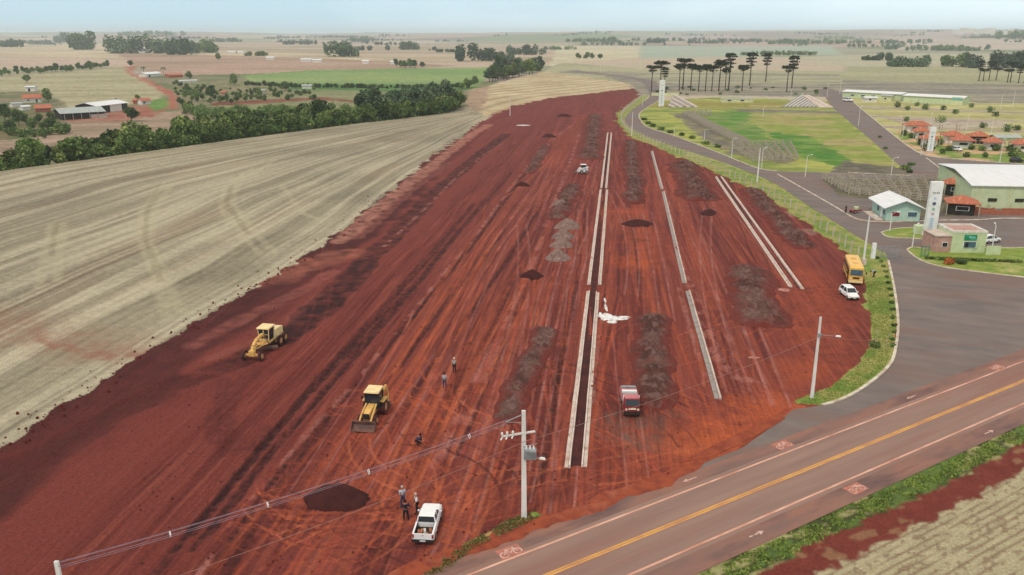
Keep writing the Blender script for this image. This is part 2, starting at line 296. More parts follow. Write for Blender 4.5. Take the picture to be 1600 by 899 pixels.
    dE = pdist(x, y, EDGE_L); DWA = np.full(n, 9.0); DWA[i] = dW
    k_ = (ss(.45, .7, s1)*.45*act)[:, None]; bed = bed*(1-k_)+A(S(92, 40, 36))*k_
    k_ = (ss(.50, .68, s2)*.45*east*(.5+.5*ss(.35, .6, s3)))[:, None]; bed = bed*(1-k_)+A(S(138, 70, 54))*k_
    k_ = (ss(.50, .30, s2)*.45*act)[:, None]; bed = bed*(1-k_)+A(S(86, 38, 35))*k_
    k_ = (ss(.6, .75, s5)*.35*act)[:, None]; bed = bed*(1-k_)+A(S(148, 82, 68))*k_
    far = ss(240, 420, uu); bed = bed*(1-.35*far[:, None])+A(S(112, 52, 52))*.35*far[:, None]
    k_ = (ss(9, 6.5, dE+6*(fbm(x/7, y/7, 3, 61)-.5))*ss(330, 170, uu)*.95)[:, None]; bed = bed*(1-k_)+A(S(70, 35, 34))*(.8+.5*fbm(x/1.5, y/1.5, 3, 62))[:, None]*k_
    bed *= (.93+.14*s3+.10*(s4-.5))[:, None]
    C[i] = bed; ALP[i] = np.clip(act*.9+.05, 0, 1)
    dz = np.zeros(n); dz[i] = (-.10*ss(.5, .3, s2)+.05*ss(.5, .75, s5)+.05*(s4-.5))*(.3+.7*act)
    # broad coloured bands and patches, along picture lines
    ei = i
    def eb(pts, wd, colr, a, soft=.5, seed=3, ns_=2.0, rise=0.0, gate=None):
        ii, k2 = band(pts, wd, colr, a, ei, soft, seed, ns_, gate); dz[ii] += rise*k2
    DK, VD, PK, OR, LO = S(70, 36, 35), S(52, 29, 30), S(160, 106, 98), S(158, 78, 52), S(178, 98, 68)
    # left cutting along the field edge
    eb([(-60, 745), (60, 690), (180, 615), (300, 548), (400, 500), (470, 445), (520, 415)], 3.4, S(92, 44, 42), .7, ns_=4, rise=-.1)
    eb([(420, 440), (470, 420), (520, 400), (548, 398)], 4.0, S(150, 90, 74), .75, ns_=4)
    eb([(300, 540), (400, 488), (470, 455), (520, 425)], 1.8, S(146, 86, 76), .55, ns_=3)
    eb([(330, 560), (430, 520), (500, 460)], 1.2, S(150, 92, 84), .35, ns_=3)
    eb([(530, 378), (600, 318), (680, 255), (735, 212), (765, 195)], 2.6, S(176, 122, 106), .75, ns_=3, rise=.1)
    eb([(560, 372), (640, 300), (700, 255)], 1.5, S(150, 90, 78), .5, ns_=3)
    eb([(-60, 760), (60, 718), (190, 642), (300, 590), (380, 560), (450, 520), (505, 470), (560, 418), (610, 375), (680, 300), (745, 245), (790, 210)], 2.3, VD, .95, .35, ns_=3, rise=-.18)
    eb([(440, 530), (505, 482), (548, 440), (575, 410)], 2.4, VD, .9, .3, ns_=3)
    eb([(0, 740), (120, 690), (250, 620), (330, 590)], 4.5, S(96, 44, 40), .6, ns_=3)
    eb([(350, 595), (345, 625), (330, 655), (335, 685), (360, 708), (395, 700), (420, 670)], 1.0, S(84, 40, 38), .75, ns_=1.5)
    eb([(400, 575), (375, 600), (355, 640), (352, 670), (372, 690)], 1.1, S(84, 40, 38), .7, ns_=1.5)
    eb([(480, 560), (420, 580), (380, 600)], .8, S(90, 42, 40), .5)
    # dark wheel furrows running up the site
    for pts, wd in (([(300, 830), (400, 710), (500, 590), (600, 480), (680, 390), (740, 320)], .7), ([(330, 830), (430, 700), (540, 572), (640, 460), (720, 360), (800, 270)], .6),
                    ([(240, 899), (330, 790), (450, 650), (560, 535), (640, 450)], .5), ([(350, 899), (450, 740), (520, 650)], .5), ([(560, 600), (650, 490), (740, 380), (800, 300), (850, 235)], .6),
                    ([(600, 600), (700, 470), (780, 370)], .5), ([(640, 620), (720, 510), (790, 410), (840, 330)], .5), ([(545, 560), (640, 455), (700, 380), (760, 310)], .5), ([(700, 620), (765, 520), (800, 440)], .5),
                    ([(860, 440), (880, 380), (895, 300)], .4), ([(1000, 440), (985, 330), (975, 240)], .4), ([(870, 600), (900, 450), (915, 330)], .5), ([(840, 760), (870, 600), (890, 500)], .5)):
        eb(pts, wd, VD, .85, .5, ns_=1.2, rise=-.12)
    # pale broken windrows left by the blade
    for pts, wd in (([(310, 899), (352, 838), (392, 785), (430, 738), (480, 678), (520, 635), (560, 592), (585, 560)], .42), ([(585, 560), (640, 492), (700, 420), (735, 380), (780, 318), (812, 275), (850, 225)], .45),
                    ([(700, 710), (735, 640), (752, 590), (775, 540)], 1.3), ([(655, 760), (700, 690), (735, 600), (765, 560)], .5), ([(775, 540), (805, 475), (830, 420), (860, 330), (885, 270), (905, 210)], .7),
                    ([(600, 385), (660, 330), (720, 270)], .5), ([(720, 270), (760, 238), (790, 222)], .5), ([(830, 260), (868, 215), (900, 190)], .6), ([(1075, 440), (1060, 400), (1040, 300)], .6),
                    ([(1100, 520), (1120, 560), (1150, 590), (1190, 600)], 1.0), ([(1075, 440), (1100, 500), (1112, 540)], 1.0), ([(935, 680), (925, 600), (940, 500)], .45), ([(1105, 600), (1080, 520), (1060, 450)], .4)):
        eb(pts, wd, PK, .8, .6, ns_=.9, rise=.14, gate=.46)
    for pts, wd in (([(322, 899), (363, 838), (402, 785), (438, 738), (488, 678), (527, 635), (567, 592), (592, 560), (648, 492), (707, 420), (742, 380), (786, 318)], .3), ([(712, 710), (747, 640), (764, 590), (786, 540), (812, 475), (838, 420)], .3),
                    ([(300, 860), (420, 712), (520, 598), (620, 485)], .35), ([(270, 860), (380, 730), (480, 610), (590, 495)], .35)): eb(pts, wd, VD, .95, .5, ns_=1, rise=-.1)
    # orange driving surface
    for pts, wd, a in (([(1000, 690), (1120, 680), (1230, 640), (1290, 560), (1290, 480), (1250, 430)], 7.0, .5), ([(700, 790), (900, 770), (1100, 710)], 4.0, .3), ([(1170, 700), (1200, 660), (1240, 645)], 2.5, .9),
                       ([(970, 330), (1000, 360), (1020, 400)], 6, .5), ([(930, 600), (945, 480), (955, 380)], 1.6, .45), ([(1060, 640), (1010, 440), (1000, 320), (990, 230)], 1.4, .5), ([(900, 700), (880, 600)], 1.2, .3),
                       ([(1120, 480), (1075, 360), (1040, 260)], 1.6, .45), ([(600, 760), (760, 560), (830, 440)], 5, .35), ([(860, 260), (880, 220), (910, 180)], 4, .35), ([(1290, 470), (1220, 360), (1160, 290)], 2, .4)):
        eb(pts, wd, OR, a, .8, ns_=2)
    for (px, py, wd, colr, a) in ((985, 410, 5.5, S(178, 84, 44), .65), (990, 330, 4, S(176, 82, 50), .5), (1000, 375, 2.2, DK, .7), (980, 660, 4.5, S(104, 76, 68), .9), (1010, 690, 4.0, S(108, 80, 72), .9), (1040, 650, 3, S(100, 70, 64), .7), (1140, 680, 6, S(168, 84, 50), .95), (1080, 700, 4.5, S(168, 86, 54), .95), (1200, 640, 5, S(166, 82, 50), .95), (1250, 580, 5, S(156, 78, 50), .7), (1270, 520, 4, S(150, 76, 52), .6), (1240, 335, 4, S(150, 116, 106), .95), (1262, 362, 3.4, S(150, 116, 106), .95), (1212, 308, 3.4, S(140, 110, 104), .95), (1228, 322, 3.4, S(146, 114, 106), .95)):
        eb([(px-3, py), (px+3, py)], wd, colr, a, .8, ns_=1.6)
    # individual wheel tracks
    rng = random.Random(11); o = np.argsort(u[ei]); se = ei[o]; us = u[se]; vs = v[se]
    def track(pts, wd, colr, a, rise):
        for (u0, v0), (u1, v1) in zip(pts[:-1], pts[1:]):
            lo, hi = np.searchsorted(us, [min(u0, u1)-wd, max(u0, u1)+wd])
            if hi <= lo: continue
            q = se[lo:hi]; q = q[(vs[lo:hi] > min(v0, v1)-wd) & (vs[lo:hi] < max(v0, v1)+wd)]
            if not len(q): continue
            ax, ay = u1-u0, v1-v0; l2 = ax*ax+ay*ay+1e-9; t = ((u[q]-u0)*ax+(v[q]-v0)*ay)/l2
            d = np.hypot(u[q]-u0-np.clip(t, 0, 1)*ax, v[q]-v0-np.clip(t, 0, 1)*ay)
            k2 = np.clip((1-ss(wd*.3, wd, d))*a*(.55+.9*(vn(X[q]/1.7, Y[q]/1.7, 91)-.35)), 0, 1)*((t >= 0) & (t < 1))*(ss(-1.5, .5, DWA[q]) if a > .36 else 1)
            C[q] = C[q]*(1-k2[:, None])+A(colr)*k2[:, None]; dz[q] += rise*k2
    def vehicle(u0, v0, h0, curv, ln, colr, a, wd, gauge=1.9, rise=-.03, wob=.0):
        pts = []; uu_, vv_, h = u0, v0, h0; st = 1.6
        for k in range(int(ln/st)):
            pts.append((uu_, vv_, h)); h += curv*st+rng.uniform(-1, 1)*wob; uu_ += math.cos(h)*st; vv_ += math.sin(h)*st
        for sgn in (-1, 1): track([(a_-math.sin(b)*sgn*gauge/2, c_+math.cos(b)*sgn*gauge/2) for a_, c_, b in [(p[0], p[1], p[2]) for p in pts]], wd, colr, a, rise)
    def at_px(px, py): return UV(*P(px, py))
    for k in range(190):       # long passes along the streets
        px, py = rng.choice([(rng.uniform(420, 900), rng.uniform(500, 860)), (rng.uniform(650, 1230), rng.uniform(300, 640)), (rng.uniform(780, 1080), rng.uniform(200, 420))])
        if pip(A([P(px, py)[0]]), A([P(px, py)[1]]), WL+[(-400, 800), (-400, 0)])[0]: continue
        u0, v0 = at_px(px, py)
        vehicle(u0, v0, rng.gauss(0, .03)+(3.1416 if rng.random() < .3 else 0), rng.gauss(0, .0012), rng.uniform(25, 110), rng.choice([OR, OR, LO, DK, S(150, 70, 54), PK]), rng.uniform(.3, .75), rng.uniform(.12, .28), rise=-.05, wob=.004)
    for k in range(95):       # turning arcs near the entrance
        px, py = rng.choice([(rng.uniform(480, 1150), rng.uniform(660, 850)), (rng.uniform(560, 1000), rng.uniform(600, 830)), (rng.uniform(1000, 1320), rng.uniform(430, 700)), (rng.uniform(700, 1250), rng.uniform(640, 780)), (rng.uniform(400, 700), rng.uniform(760, 899))])
        if pip(A([P(px-25, py)[0]]), A([P(px-25, py)[1]]), WL+[(-400, 800), (-400, 0)])[0]: continue
        u0, v0 = at_px(px, py)
        vehicle(u0, v0, rng.uniform(-1.9, 1.9), rng.choice([-1, 1])*rng.uniform(.004, .11), rng.uniform(8, 26), rng.choice([OR, OR, LO, S(160, 78, 54), DK, DK]), rng.uniform(.35, .8), rng.uniform(.11, .24), rise=-.05, wob=.01)
    for k in range(16):        # faint passes on the graded side
        px, py = rng.uniform(60, 600), rng.uniform(520, 880); u0, v0 = at_px(px, py)
        vehicle(u0, v0, rng.gauss(-.12, .09), rng.gauss(0, .002), rng.uniform(20, 60), rng.choice([S(104, 46, 42), S(136, 68, 58)]), rng.uniform(.15, .35), .3, rise=-.01)
    # keep the soil below the sheets laid on it: calm near the roads
    calm = np.clip((hn-46.5)/6, 0, 1); cl2 = np.clip(pdist(X[ei], Y[ei], SITE[14:34])/6, 0, 1)
    dz *= calm; dz[ei] *= cl2
    Z = Z+dz-.0*Z
    # grass verge between fence and road, grass by the highway and the tongue at the entrance
    def paint(poly, k, ca, cb, s_):
        pa = A(poly); m = (JX > pa[:, 0].min()) & (JX < pa[:, 0].max()) & (JY > pa[:, 1].min()) & (JY < pa[:, 1].max()); q = np.nonzero(m)[0]; q = q[pip(X[q]*.8+JX[q]*.2, Y[q]*.8+JY[q]*.2, poly)]
        t = ss(.3, .7, fbm(X[q]/s_, Y[q]/s_, 3, 70)); C[q] = A(ca)*(1-t[:, None])+A(cb)*t[:, None]; K[q] = k; Z[q] = 0
    paint(PP([(1001, 150), (985, 163), (966, 176), (965, 192), (985, 213), (1040, 236), (1100, 261), (1150, 284), (1200, 309), (1250, 340), (1300, 374), (1335, 405), (1350, 430), (1354, 460), (1361, 500), (1363, 530), (1345, 566), (1300, 603), (1235, 630), (1300, 634), (1345, 612), (1388, 575), (1400, 540), (1402, 500), (1395, 450), (1385, 400), (1345, 375), (1262, 322), (1200, 283), (1120, 252), (1040, 226), (1000, 210), (975, 190), (985, 172), (1010, 155)]), 3, S(112, 134, 62), S(154, 150, 88), 2.2)
    paint(PP([(645, 905), (668, 884), (735, 846), (790, 815), (815, 804), (838, 798), (845, 806), (800, 828), (740, 856), (700, 882), (678, 905)]), 3, S(104, 134, 56), S(166, 140, 92), 1.1)
    paint(PP([(1195, 668), (1240, 632), (1258, 635), (1240, 648), (1215, 668)]), 0, S(176, 92, 62), S(160, 80, 56), 2)
    faces = np.arange(nr*nth).reshape(nr, nth)
    F_ = np.stack([faces[:-1, :-1], faces[1:, :-1], faces[1:, 1:], faces[:-1, 1:]], -1).reshape(-1, 4)[:, ::-1]
    FK = K[F_[:, 0]]
    mats = {0: ('bare_earth', attr_mat('red_earth', 3.6, .26, .9, 2.2, stretch=(SA, 3.0, .12, .26))), 1: ('harvested_field', attr_mat('stubble', 5.0, .34, .8, 5.0)),
            2: ('farmland', attr_mat('farmland_soil', .35, .24, .3, .6)), 3: ('grass_ground', attr_mat('grass_turf', 2.2, .32, .8, 3.0))}
    co = np.stack([X, Y, Z], 1)
    for k, (nm, mt) in mats.items():
        f = F_[FK == k]
        if not len(f): continue
        ids, inv = np.unique(f.ravel(), return_inverse=True)
        me = np_mesh(nm, co[ids], inv.reshape(-1, 4), [mt], np.c_[np.clip(C[ids], 0, 1), ALP[ids]], smooth=True)
        tag(link(bpy.data.objects.new(nm, me)), kind='structure')
build_ground()
# ---------------------------------------------------------------- mesh builder
class MB:
    def __init__(s): s.v = []; s.f = []; s.m = []
    def add(s, vs, fs, m=0):
        o = len(s.v); s.v += [tuple(p) for p in vs]; s.f += [tuple(i+o for i in f) for f in fs]; s.m += [m]*len(fs); return s
    def box(s, c, d, rz=0.0, m=0, top=1.0, topy=None, sh=(0, 0)):
        "box centred on c with size d; the top face may taper or shift"
        ty = top if topy is None else topy; hx, hy, hz = d[0]/2, d[1]/2, d[2]/2; ca, sa = math.cos(rz), math.sin(rz); vs = []
        for z in (-1, 1):
            kx, ky = (top, ty) if z > 0 else (1, 1); ox, oy = sh if z > 0 else (0, 0)
            for x, y in ((-1, -1), (1, -1), (1, 1), (-1, 1)):
                X, Y = x*hx*kx+ox, y*hy*ky+oy; vs.append((c[0]+X*ca-Y*sa, c[1]+X*sa+Y*ca, c[2]+z*hz))
        return s.add(vs, [(0, 3, 2, 1), (4, 5, 6, 7), (0, 1, 5, 4), (1, 2, 6, 5), (2, 3, 7, 6), (3, 0, 4, 7)], m)
    def tube(s, p0, p1, r0, r1=None, n=8, m=0):
        r1 = r0 if r1 is None else r1; p0 = Vector(p0); p1 = Vector(p1); d = (p1-p0)
        if d.length < 1e-6: return s
        d.normalize(); a = d.orthogonal().normalized(); b = d.cross(a); vs = []
        for p, r in ((p0, r0), (p1, r1)):
            for k in range(n): t = 2*math.pi*k/n; vs.append(p+(a*math.cos(t)+b*math.sin(t))*r)
        fs = [(k, (k+1) % n, n+(k+1) % n, n+k) for k in range(n)]+[tuple(range(n))[::-1], tuple(range(n, 2*n))]
        return s.add(vs, fs, m)
    def path(s, pts, r, n=6, m=0):
        for a, b in zip(pts[:-1], pts[1:]): s.tube(a, b, r, r, n, m)
        return s
    def prism(s, poly, z0, z1, m=0):
        n = len(poly); vs = [(x, y, z0) for x, y in poly]+[(x, y, z1) for x, y in poly]
        a = sum(poly[i][0]*poly[(i+1) % n][1]-poly[(i+1) % n][0]*poly[i][1] for i in range(n))
        fs = [(k, (k+1) % n, n+(k+1) % n, n+k) for k in range(n)]+[tuple(range(n))[::-1], tuple(range(n, 2*n))]
        if a < 0: fs = [f[::-1] for f in fs]
        return s.add(vs, fs, m)
    def loft(s, secs, m=0, cap=True):
        n = len(secs[0]); vs = [p for q in secs for p in q]; fs = []
        for i in range(len(secs)-1):
            for k in range(n): a = i*n+k; b = i*n+(k+1) % n; fs.append((a, b, b+n, a+n))
        if cap: fs += [tuple(range(n))[::-1], tuple(range(len(vs)-n, len(vs)))]
        return s.add(vs, fs, m)
    def ball(s, c, r, sx=1, sy=1, sz=1, n=8, k=6, m=0):
        vs = []; fs = []
        for i in range(k+1):
            t = math.pi*i/k
            for j in range(n): a = 2*math.pi*j/n; vs.append((c[0]+r*sx*math.sin(t)*math.cos(a), c[1]+r*sy*math.sin(t)*math.sin(a), c[2]+r*sz*math.cos(t)))
        for i in range(k):
            for j in range(n): fs.append((i*n+j, (i+1)*n+j, (i+1)*n+(j+1) % n, i*n+(j+1) % n))
        return s.add(vs, fs, m)
    def build(s, name, mats, parent=None, smooth=False, bevel=0.0, recalc=True):
        me = bpy.data.meshes.new(name); me.from_pydata(s.v, [], s.f); me.update()
        if recalc:
            bm = bmesh.new(); bm.from_mesh(me)
            bmesh.ops.recalc_face_normals(bm, faces=bm.faces[:])
            bm.to_mesh(me); bm.free()
        for mt in (mats if isinstance(mats, (list, tuple)) else [mats]): me.materials.append(mt)
        me.polygons.foreach_set('material_index', s.m)
        if smooth: me.polygons.foreach_set('use_smooth', [True]*len(me.polygons))
        o = link(bpy.data.objects.new(name, me))
        if bevel: b = o.modifiers.new('bevel', 'BEVEL'); b.width = bevel; b.segments = 2; b.limit_method = 'ANGLE'
        if parent: o.parent = parent
        return o
def thing(name, loc, rz=0.0, label=None, cat=None, group=None):
    o = link(bpy.data.objects.new(name, None)); o.location = loc; o.rotation_euler = (0, 0, rz); o.empty_display_size = .2
    return tag(o, label, cat, group)
def dup(root, loc, rz=0.0, label=None, group=None, scale=None):
    r = root.copy(); link(r); r.location = loc; r.rotation_euler = (0, 0, rz)
    if label: r['label'] = label
    if group: r['group'] = group
    if scale is not None: r.scale = scale if isinstance(scale, tuple) else (scale,)*3
    for ch in list(root.children):
        c = ch.copy(); link(c); c.parent = r
        for g in list(ch.children): d = g.copy(); link(d); d.parent = c
    return r
def noisy(name, c1, c2, scale=3.0, rough=.85, spec=.2, bump=.0, thr=(.4, .62), stretch=(1, 1, 1), rot=0.0, metal=0.0, c3=None, s3=.3, thr3=(.55, .7), coord='obj'):
    "two (three) colours mixed by noise"
    m = new_mat(name, c1, rough, spec, metal); t = m.node_tree; n = t.nodes; l = t.links; b = n['Principled BSDF']
    if coord == 'obj': g = n.new('ShaderNodeTexCoord').outputs['Object']
    else: g = n.new('ShaderNodeNewGeometry').outputs['Position']
    mp = n.new('ShaderNodeMapping'); mp.inputs['Scale'].default_value = stretch
    rt = n.new('ShaderNodeMapping'); rt.inputs['Rotation'].default_value = (0, 0, rot)
    l.new(g, rt.inputs[0]); l.new(rt.outputs[0], mp.inputs[0])
    def mixn(prev, col, sc_, th):
        a = n.new('ShaderNodeTexNoise'); a.inputs['Scale'].default_value = sc_; a.inputs['Detail'].default_value = 7; a.inputs['Roughness'].default_value = .62
        l.new(mp.outputs[0], a.inputs[0]); r = n.new('ShaderNodeMapRange'); r.inputs['From Min'].default_value = th[0]; r.inputs['From Max'].default_value = th[1]
        l.new(a.outputs[0], r.inputs[0]); x = n.new('ShaderNodeMixRGB'); l.new(r.outputs[0], x.inputs[0])
        if isinstance(prev, tuple): x.inputs[1].default_value = (*prev, 1)
        else: l.new(prev, x.inputs[1])
        x.inputs[2].default_value = (*col, 1); return x.outputs[0], a
    o, a = mixn(c1, c2, scale, thr)
    if c3: o, _ = mixn(o, c3, s3, thr3)
    l.new(o, b.inputs['Base Color'])
    if bump:
        bp = n.new('ShaderNodeBump'); bp.inputs['Strength'].default_value = bump; bp.inputs['Distance'].default_value = .1; l.new(a.outputs[0], bp.inputs['Height']); l.new(bp.outputs[0], b.inputs['Normal'])
    return m
M = {}
M['apron'] = noisy('asphalt_old', S(106, 98, 96), S(130, 117, 111), .35, .9, .2, .1, (.35, .7), (.35, 1, 1), R(25), c3=S(120, 98, 90), s3=.10, thr3=(.5, .66), coord='w')
M['highway'] = noisy('asphalt_highway', S(134, 108, 99), S(150, 122, 110), .5, .88, .2, .08, (.35, .7), (.12, 1.6, 1), -HA, c3=S(138, 100, 90), s3=.22, thr3=(.5, .68), coord='w')
M['shoulder'] = noisy('asphalt_shoulder', S(122, 98, 92), S(146, 106, 92), .6, .92, .15, .1, (.35, .65), (.25, 1, 1), -HA, c3=S(104, 82, 80), s3=.4, thr3=(.5, .66), coord='w')
M['yellow'] = noisy('road_paint_yellow', S(216, 160, 84), S(190, 132, 84), 1.3, .8, .2, coord='w', stretch=(.3, 1, 1), rot=-HA)
M['edge'] = noisy('road_paint_white', S(222, 176, 156), S(188, 130, 108), 1.0, .8, .2, coord='w', stretch=(.3, 1, 1), rot=-HA)
M['kerbp'] = noisy('kerb_concrete_painted', S(212, 204, 186), S(176, 156, 138), .8, .85, .2, coord='w')
M['conc'] = noisy('concrete_new', S(206, 192, 182), S(184, 166, 155), 1.2, .85, .2, .1, coord='w', c3=S(164, 118, 104), s3=.5, thr3=(.56, .72))
M['pole'] = noisy('concrete_pole', S(228, 228, 225), S(208, 206, 202), 1.5, .8, .25, .05, stretch=(1, 1, .3))
M['dirt'] = noisy('pen_dirt', S(92, 86, 78), S(112, 108, 78), .3, .95, .1, .2, coord='w', c3=S(108, 88, 78), s3=.12)
M['lawn'] = noisy('lawn_turf', S(110, 134, 58), S(142, 150, 76), .5, .95, .1, .3, coord='w', c3=S(176, 166, 112), s3=.12, thr3=(.55, .66))
M['white'] = noisy('white_paint', S(238, 240, 240), S(222, 224, 222), 1.0, .5, .4)
M['mark'] = noisy('worn_white_mark', S(206, 176, 164), S(164, 122, 108), 3, .85, .2, coord='w', thr=(.45, .6))
M['redp'] = noisy('red_road_paint', S(184, 116, 100), S(156, 104, 92), 2, .85, .2, coord='w')
M['grey'] = noisy('grey_metal', S(150, 154, 158), S(128, 132, 136), 2, .5, .5)
M['black'] = noisy('black_rubber', S(34, 32, 33), S(52, 44, 42), 4, .8, .3)
M['glass'] = new_mat('dark_glass', S(38, 46, 54), .12, .6)
M['wood'] = noisy('weathered_wood', S(190, 180, 164), S(150, 140, 126), 3, .9, .15, stretch=(1, 1, 1))
# ---------------------------------------------------------------- roads
def smooth(pts, k=4):
    out = []
    for i in range(len(pts)-1):
        p0 = pts[max(i-1, 0)]; p1 = pts[i]; p2 = pts[i+1]; p3 = pts[min(i+2, len(pts)-1)]
        for j in range(k):
            t = j/k
            out.append(tuple(.5*(2*p1[a]+(p2[a]-p0[a])*t+(2*p0[a]-5*p1[a]+4*p2[a]-p3[a])*t*t+(3*p1[a]-p0[a]-3*p2[a]+p3[a])*t**3) for a in (0, 1)))
    out.append(tuple(pts[-1][:2])); return out
def sheet(name, poly, z, mat, kind='structure'):
    b = MB(); b.v = [(x, y, z) for x, y in poly]
    a = sum(poly[i][0]*poly[(i+1) % len(poly)][1]-poly[(i+1) % len(poly)][0]*poly[i][1] for i in range(len(poly)))
    b.f = [tuple(range(len(poly)))[::1 if a > 0 else -1]]; b.m = [0]
    return tag(b.build(name, mat, recalc=False), kind=kind)
def HXY(n, l): return l*math.cos(HA)-n*math.sin(HA), l*math.sin(HA)+n*math.cos(HA)
def sweep(b, pts, prof, m=0):
    "sweep a profile (offset to the left, z) along a plan polyline"
    secs = []
    for i, p in enumerate(pts):
        a = Vector(pts[max(i-1, 0)]); c = Vector(pts[min(i+1, len(pts)-1)]); d = (c-a).normalized(); nx, ny = -d.y, d.x
        secs.append([(p[0]+nx*o, p[1]+ny*o, z) for o, z in prof])
    return b.loft(secs, m)
def kerb(pts, name='kerb', w_=.34, h=.16, mat=None):
    o = sweep(MB(), pts, [(-w_/2, 0), (w_/2, 0), (w_/2, h-.02), (w_/2-.03, h), (-w_/2+.03, h), (-w_/2, h-.02)]).build(name, mat or M['kerbp']); return tag(o, kind='structure')
L0, L1 = -70, 420
def hstrip(name, n0, n1, z, mat, l0=L0, l1=L1): return sheet(name, [HXY(n0, l0), HXY(n0, l1), HXY(n1, l1), HXY(n1, l0)], z, mat)
VERGE = smooth(PP([(1240, 640), (1300, 630), (1346, 608), (1389, 572), (1400, 540), (1403, 500), (1397, 450), (1388, 408)]))
RD_L = smooth(PP([(1384, 396), (1346, 374), (1262, 321), (1200, 282), (1120, 251), (1040, 225), (1000, 209), (976, 191), (986, 173), (1006, 159), (1015, 150), (1010, 138), (1000, 128), (960, 119), (880, 111)]))
RD_R = smooth(PP([(900, 110), (1012, 124), (1026, 132), (1033, 142), (1030, 156), (1012, 168), (999, 178), (1001, 188), (1012, 199), (1060, 215), (1120, 238), (1180, 262), (1215, 268)]))
poly = VERGE+RD_L+RD_R+PP([(1300, 270), (1424, 276), (1360, 218), (1300, 168), (1288, 150), (1270, 140), (1300, 139), (1322, 150), (1345, 170), (1378, 197), (1408, 221)])+smooth(PP([(1425, 233), (1440, 241), (1470, 247), (1600, 257), (1900, 275)]))+[HXY(43.9, 360), HXY(43.9, 25)]+PP([(1160, 700), (1205, 668)])
sheet('asphalt_apron', poly, .020, M['apron'])
hstrip('road_shoulder', 33.7, 44.0, .030, M['shoulder'])
hstrip('highway', 35.6, 42.5, .036, M['highway'])
for nm, n0, wd, mt in (('edge_line', 42.0, .19, 'edge'), ('edge_line', 36.1, .2, 'edge'), ('centre_line', 39.2, .17, 'yellow'), ('centre_line', 38.98, .17, 'yellow')):
    hstrip(nm, n0-wd/2, n0+wd/2, .041, M[mt])
# bicycle lane marks painted on the shoulders
def sheet_b(b, poly, z, m=0):
    a = sum(poly[i][0]*poly[(i+1) % len(poly)][1]-poly[(i+1) % len(poly)][0]*poly[i][1] for i in range(len(poly)))
    if a < 0: poly = poly[::-1]
    b.add([(x, y, z) for x, y in poly], [tuple(range(len(poly)))], m)
def marks():
    def arrow(px, py, flip):
        n0, l0 = HN(*P(px, py)); b = MB(); f = -1 if flip else 1
        n0 = float(n0); l0 = float(l0)
        sheet_b(b, [HXY(n0+.07, l0-.75*f), HXY(n0+.07, l0+.2*f), HXY(n0-.07, l0+.2*f), HXY(n0-.07, l0-.75*f)], .043)
        sheet_b(b, [HXY(n0+.26, l0+.2*f), HXY(n0, l0+.8*f), HXY(n0-.26, l0+.2*f)], .043)
        tag(b.build('lane_arrow', M['mark'], recalc=False), kind='structure')
    def bike(px, py):
        n0, l0 = map(float, HN(*P(px, py)))
        sheet('bike_symbol_field', [HXY(n0-.62, l0-.95), HXY(n0-.62, l0+.95), HXY(n0+.62, l0+.95), HXY(n0+.62, l0-.95)], .042, M['redp'])
        b = MB(); W = []
        for cl in (-.55, .55):
            ring = [[(cl+r_*math.cos(t*math.pi/6), -.15+r_*math.sin(t*math.pi/6)) for t in range(12)] for r_ in (.26, .36)]
            for k in range(12): sheet_b(b, [HXY(n0+ring[q][j][1], l0+ring[q][j][0]) for q, j in ((0, k), (1, k), (1, (k+1) % 12), (0, (k+1) % 12))], .046)
        def bar(a, c):
            dx, dy = c[0]-a[0], c[1]-a[1]; l_ = math.hypot(dx, dy); ox, oy = -dy/l_*.045, dx/l_*.045
            sheet_b(b, [HXY(n0+y, l0+x) for x, y in ((a[0]+ox, a[1]+oy), (c[0]+ox, c[1]+oy), (c[0]-ox, c[1]-oy), (a[0]-ox, a[1]-oy))], .0465+.0004*len(W)); W.append(1)
        for a, c in (((-.55, -.15), (-.2, .3)), ((-.2, .3), (.4, .3)), ((.4, .3), (0, -.15)), ((0, -.15), (-.25, .42)), ((.55, -.15), (.38, .5))): bar(a, c)
        tag(b.build('bike_symbol', M['mark'], recalc=False), kind='structure')
    arrow(1182, 835, False); arrow(1545, 676, False); arrow(1424, 621, True); arrow(1078, 750, True)
    bike(1337, 764); bike(1223, 696); bike(797, 863); bike(1558, 575)
marks()
def spilled_soil():
    rng = random.Random(12); b = MB(); le = float(HN(*P(1175, 694))[1]); ls = np.arange(-40, le, .3); n0 = 43.0+1.5*(fbm(ls/3.5, ls*0, 4, 71))+2.2*ss(le-9, le, ls)+.5*(fbm(ls/.8, ls*0, 2, 72)-.5); n1 = 44.6+1.3*fbm(ls/2.5, ls*0+5, 3, 75)
    for i in range(len(ls)-1): b.add([(*HXY(n1[i], ls[i]), .026), (*HXY(n0[i], ls[i]), .034), (*HXY(n0[i+1], ls[i+1]), .034), (*HXY(n1[i+1], ls[i+1]), .026)], [(0, 1, 2, 3)])
    tag(b.build('spilled_soil', M['soilspill'], recalc=False), kind='structure'); poly = []
    c = PP([(1100, 718), (1145, 700), (1180, 682), (1206, 668), (1226, 655), (1225, 650), (1236, 638), (1200, 655), (1150, 680), (1100, 704), (1060, 724)]); sheet('spilled_soil', smooth(c, 5), .048, M['soilspill'])
M['soilspill'] = noisy('spilled_red_soil', S(150, 76, 52), S(124, 60, 47), .8, .95, .1, .4, coord='w', c3=S(158, 92, 70), s3=.35)
spilled_soil()
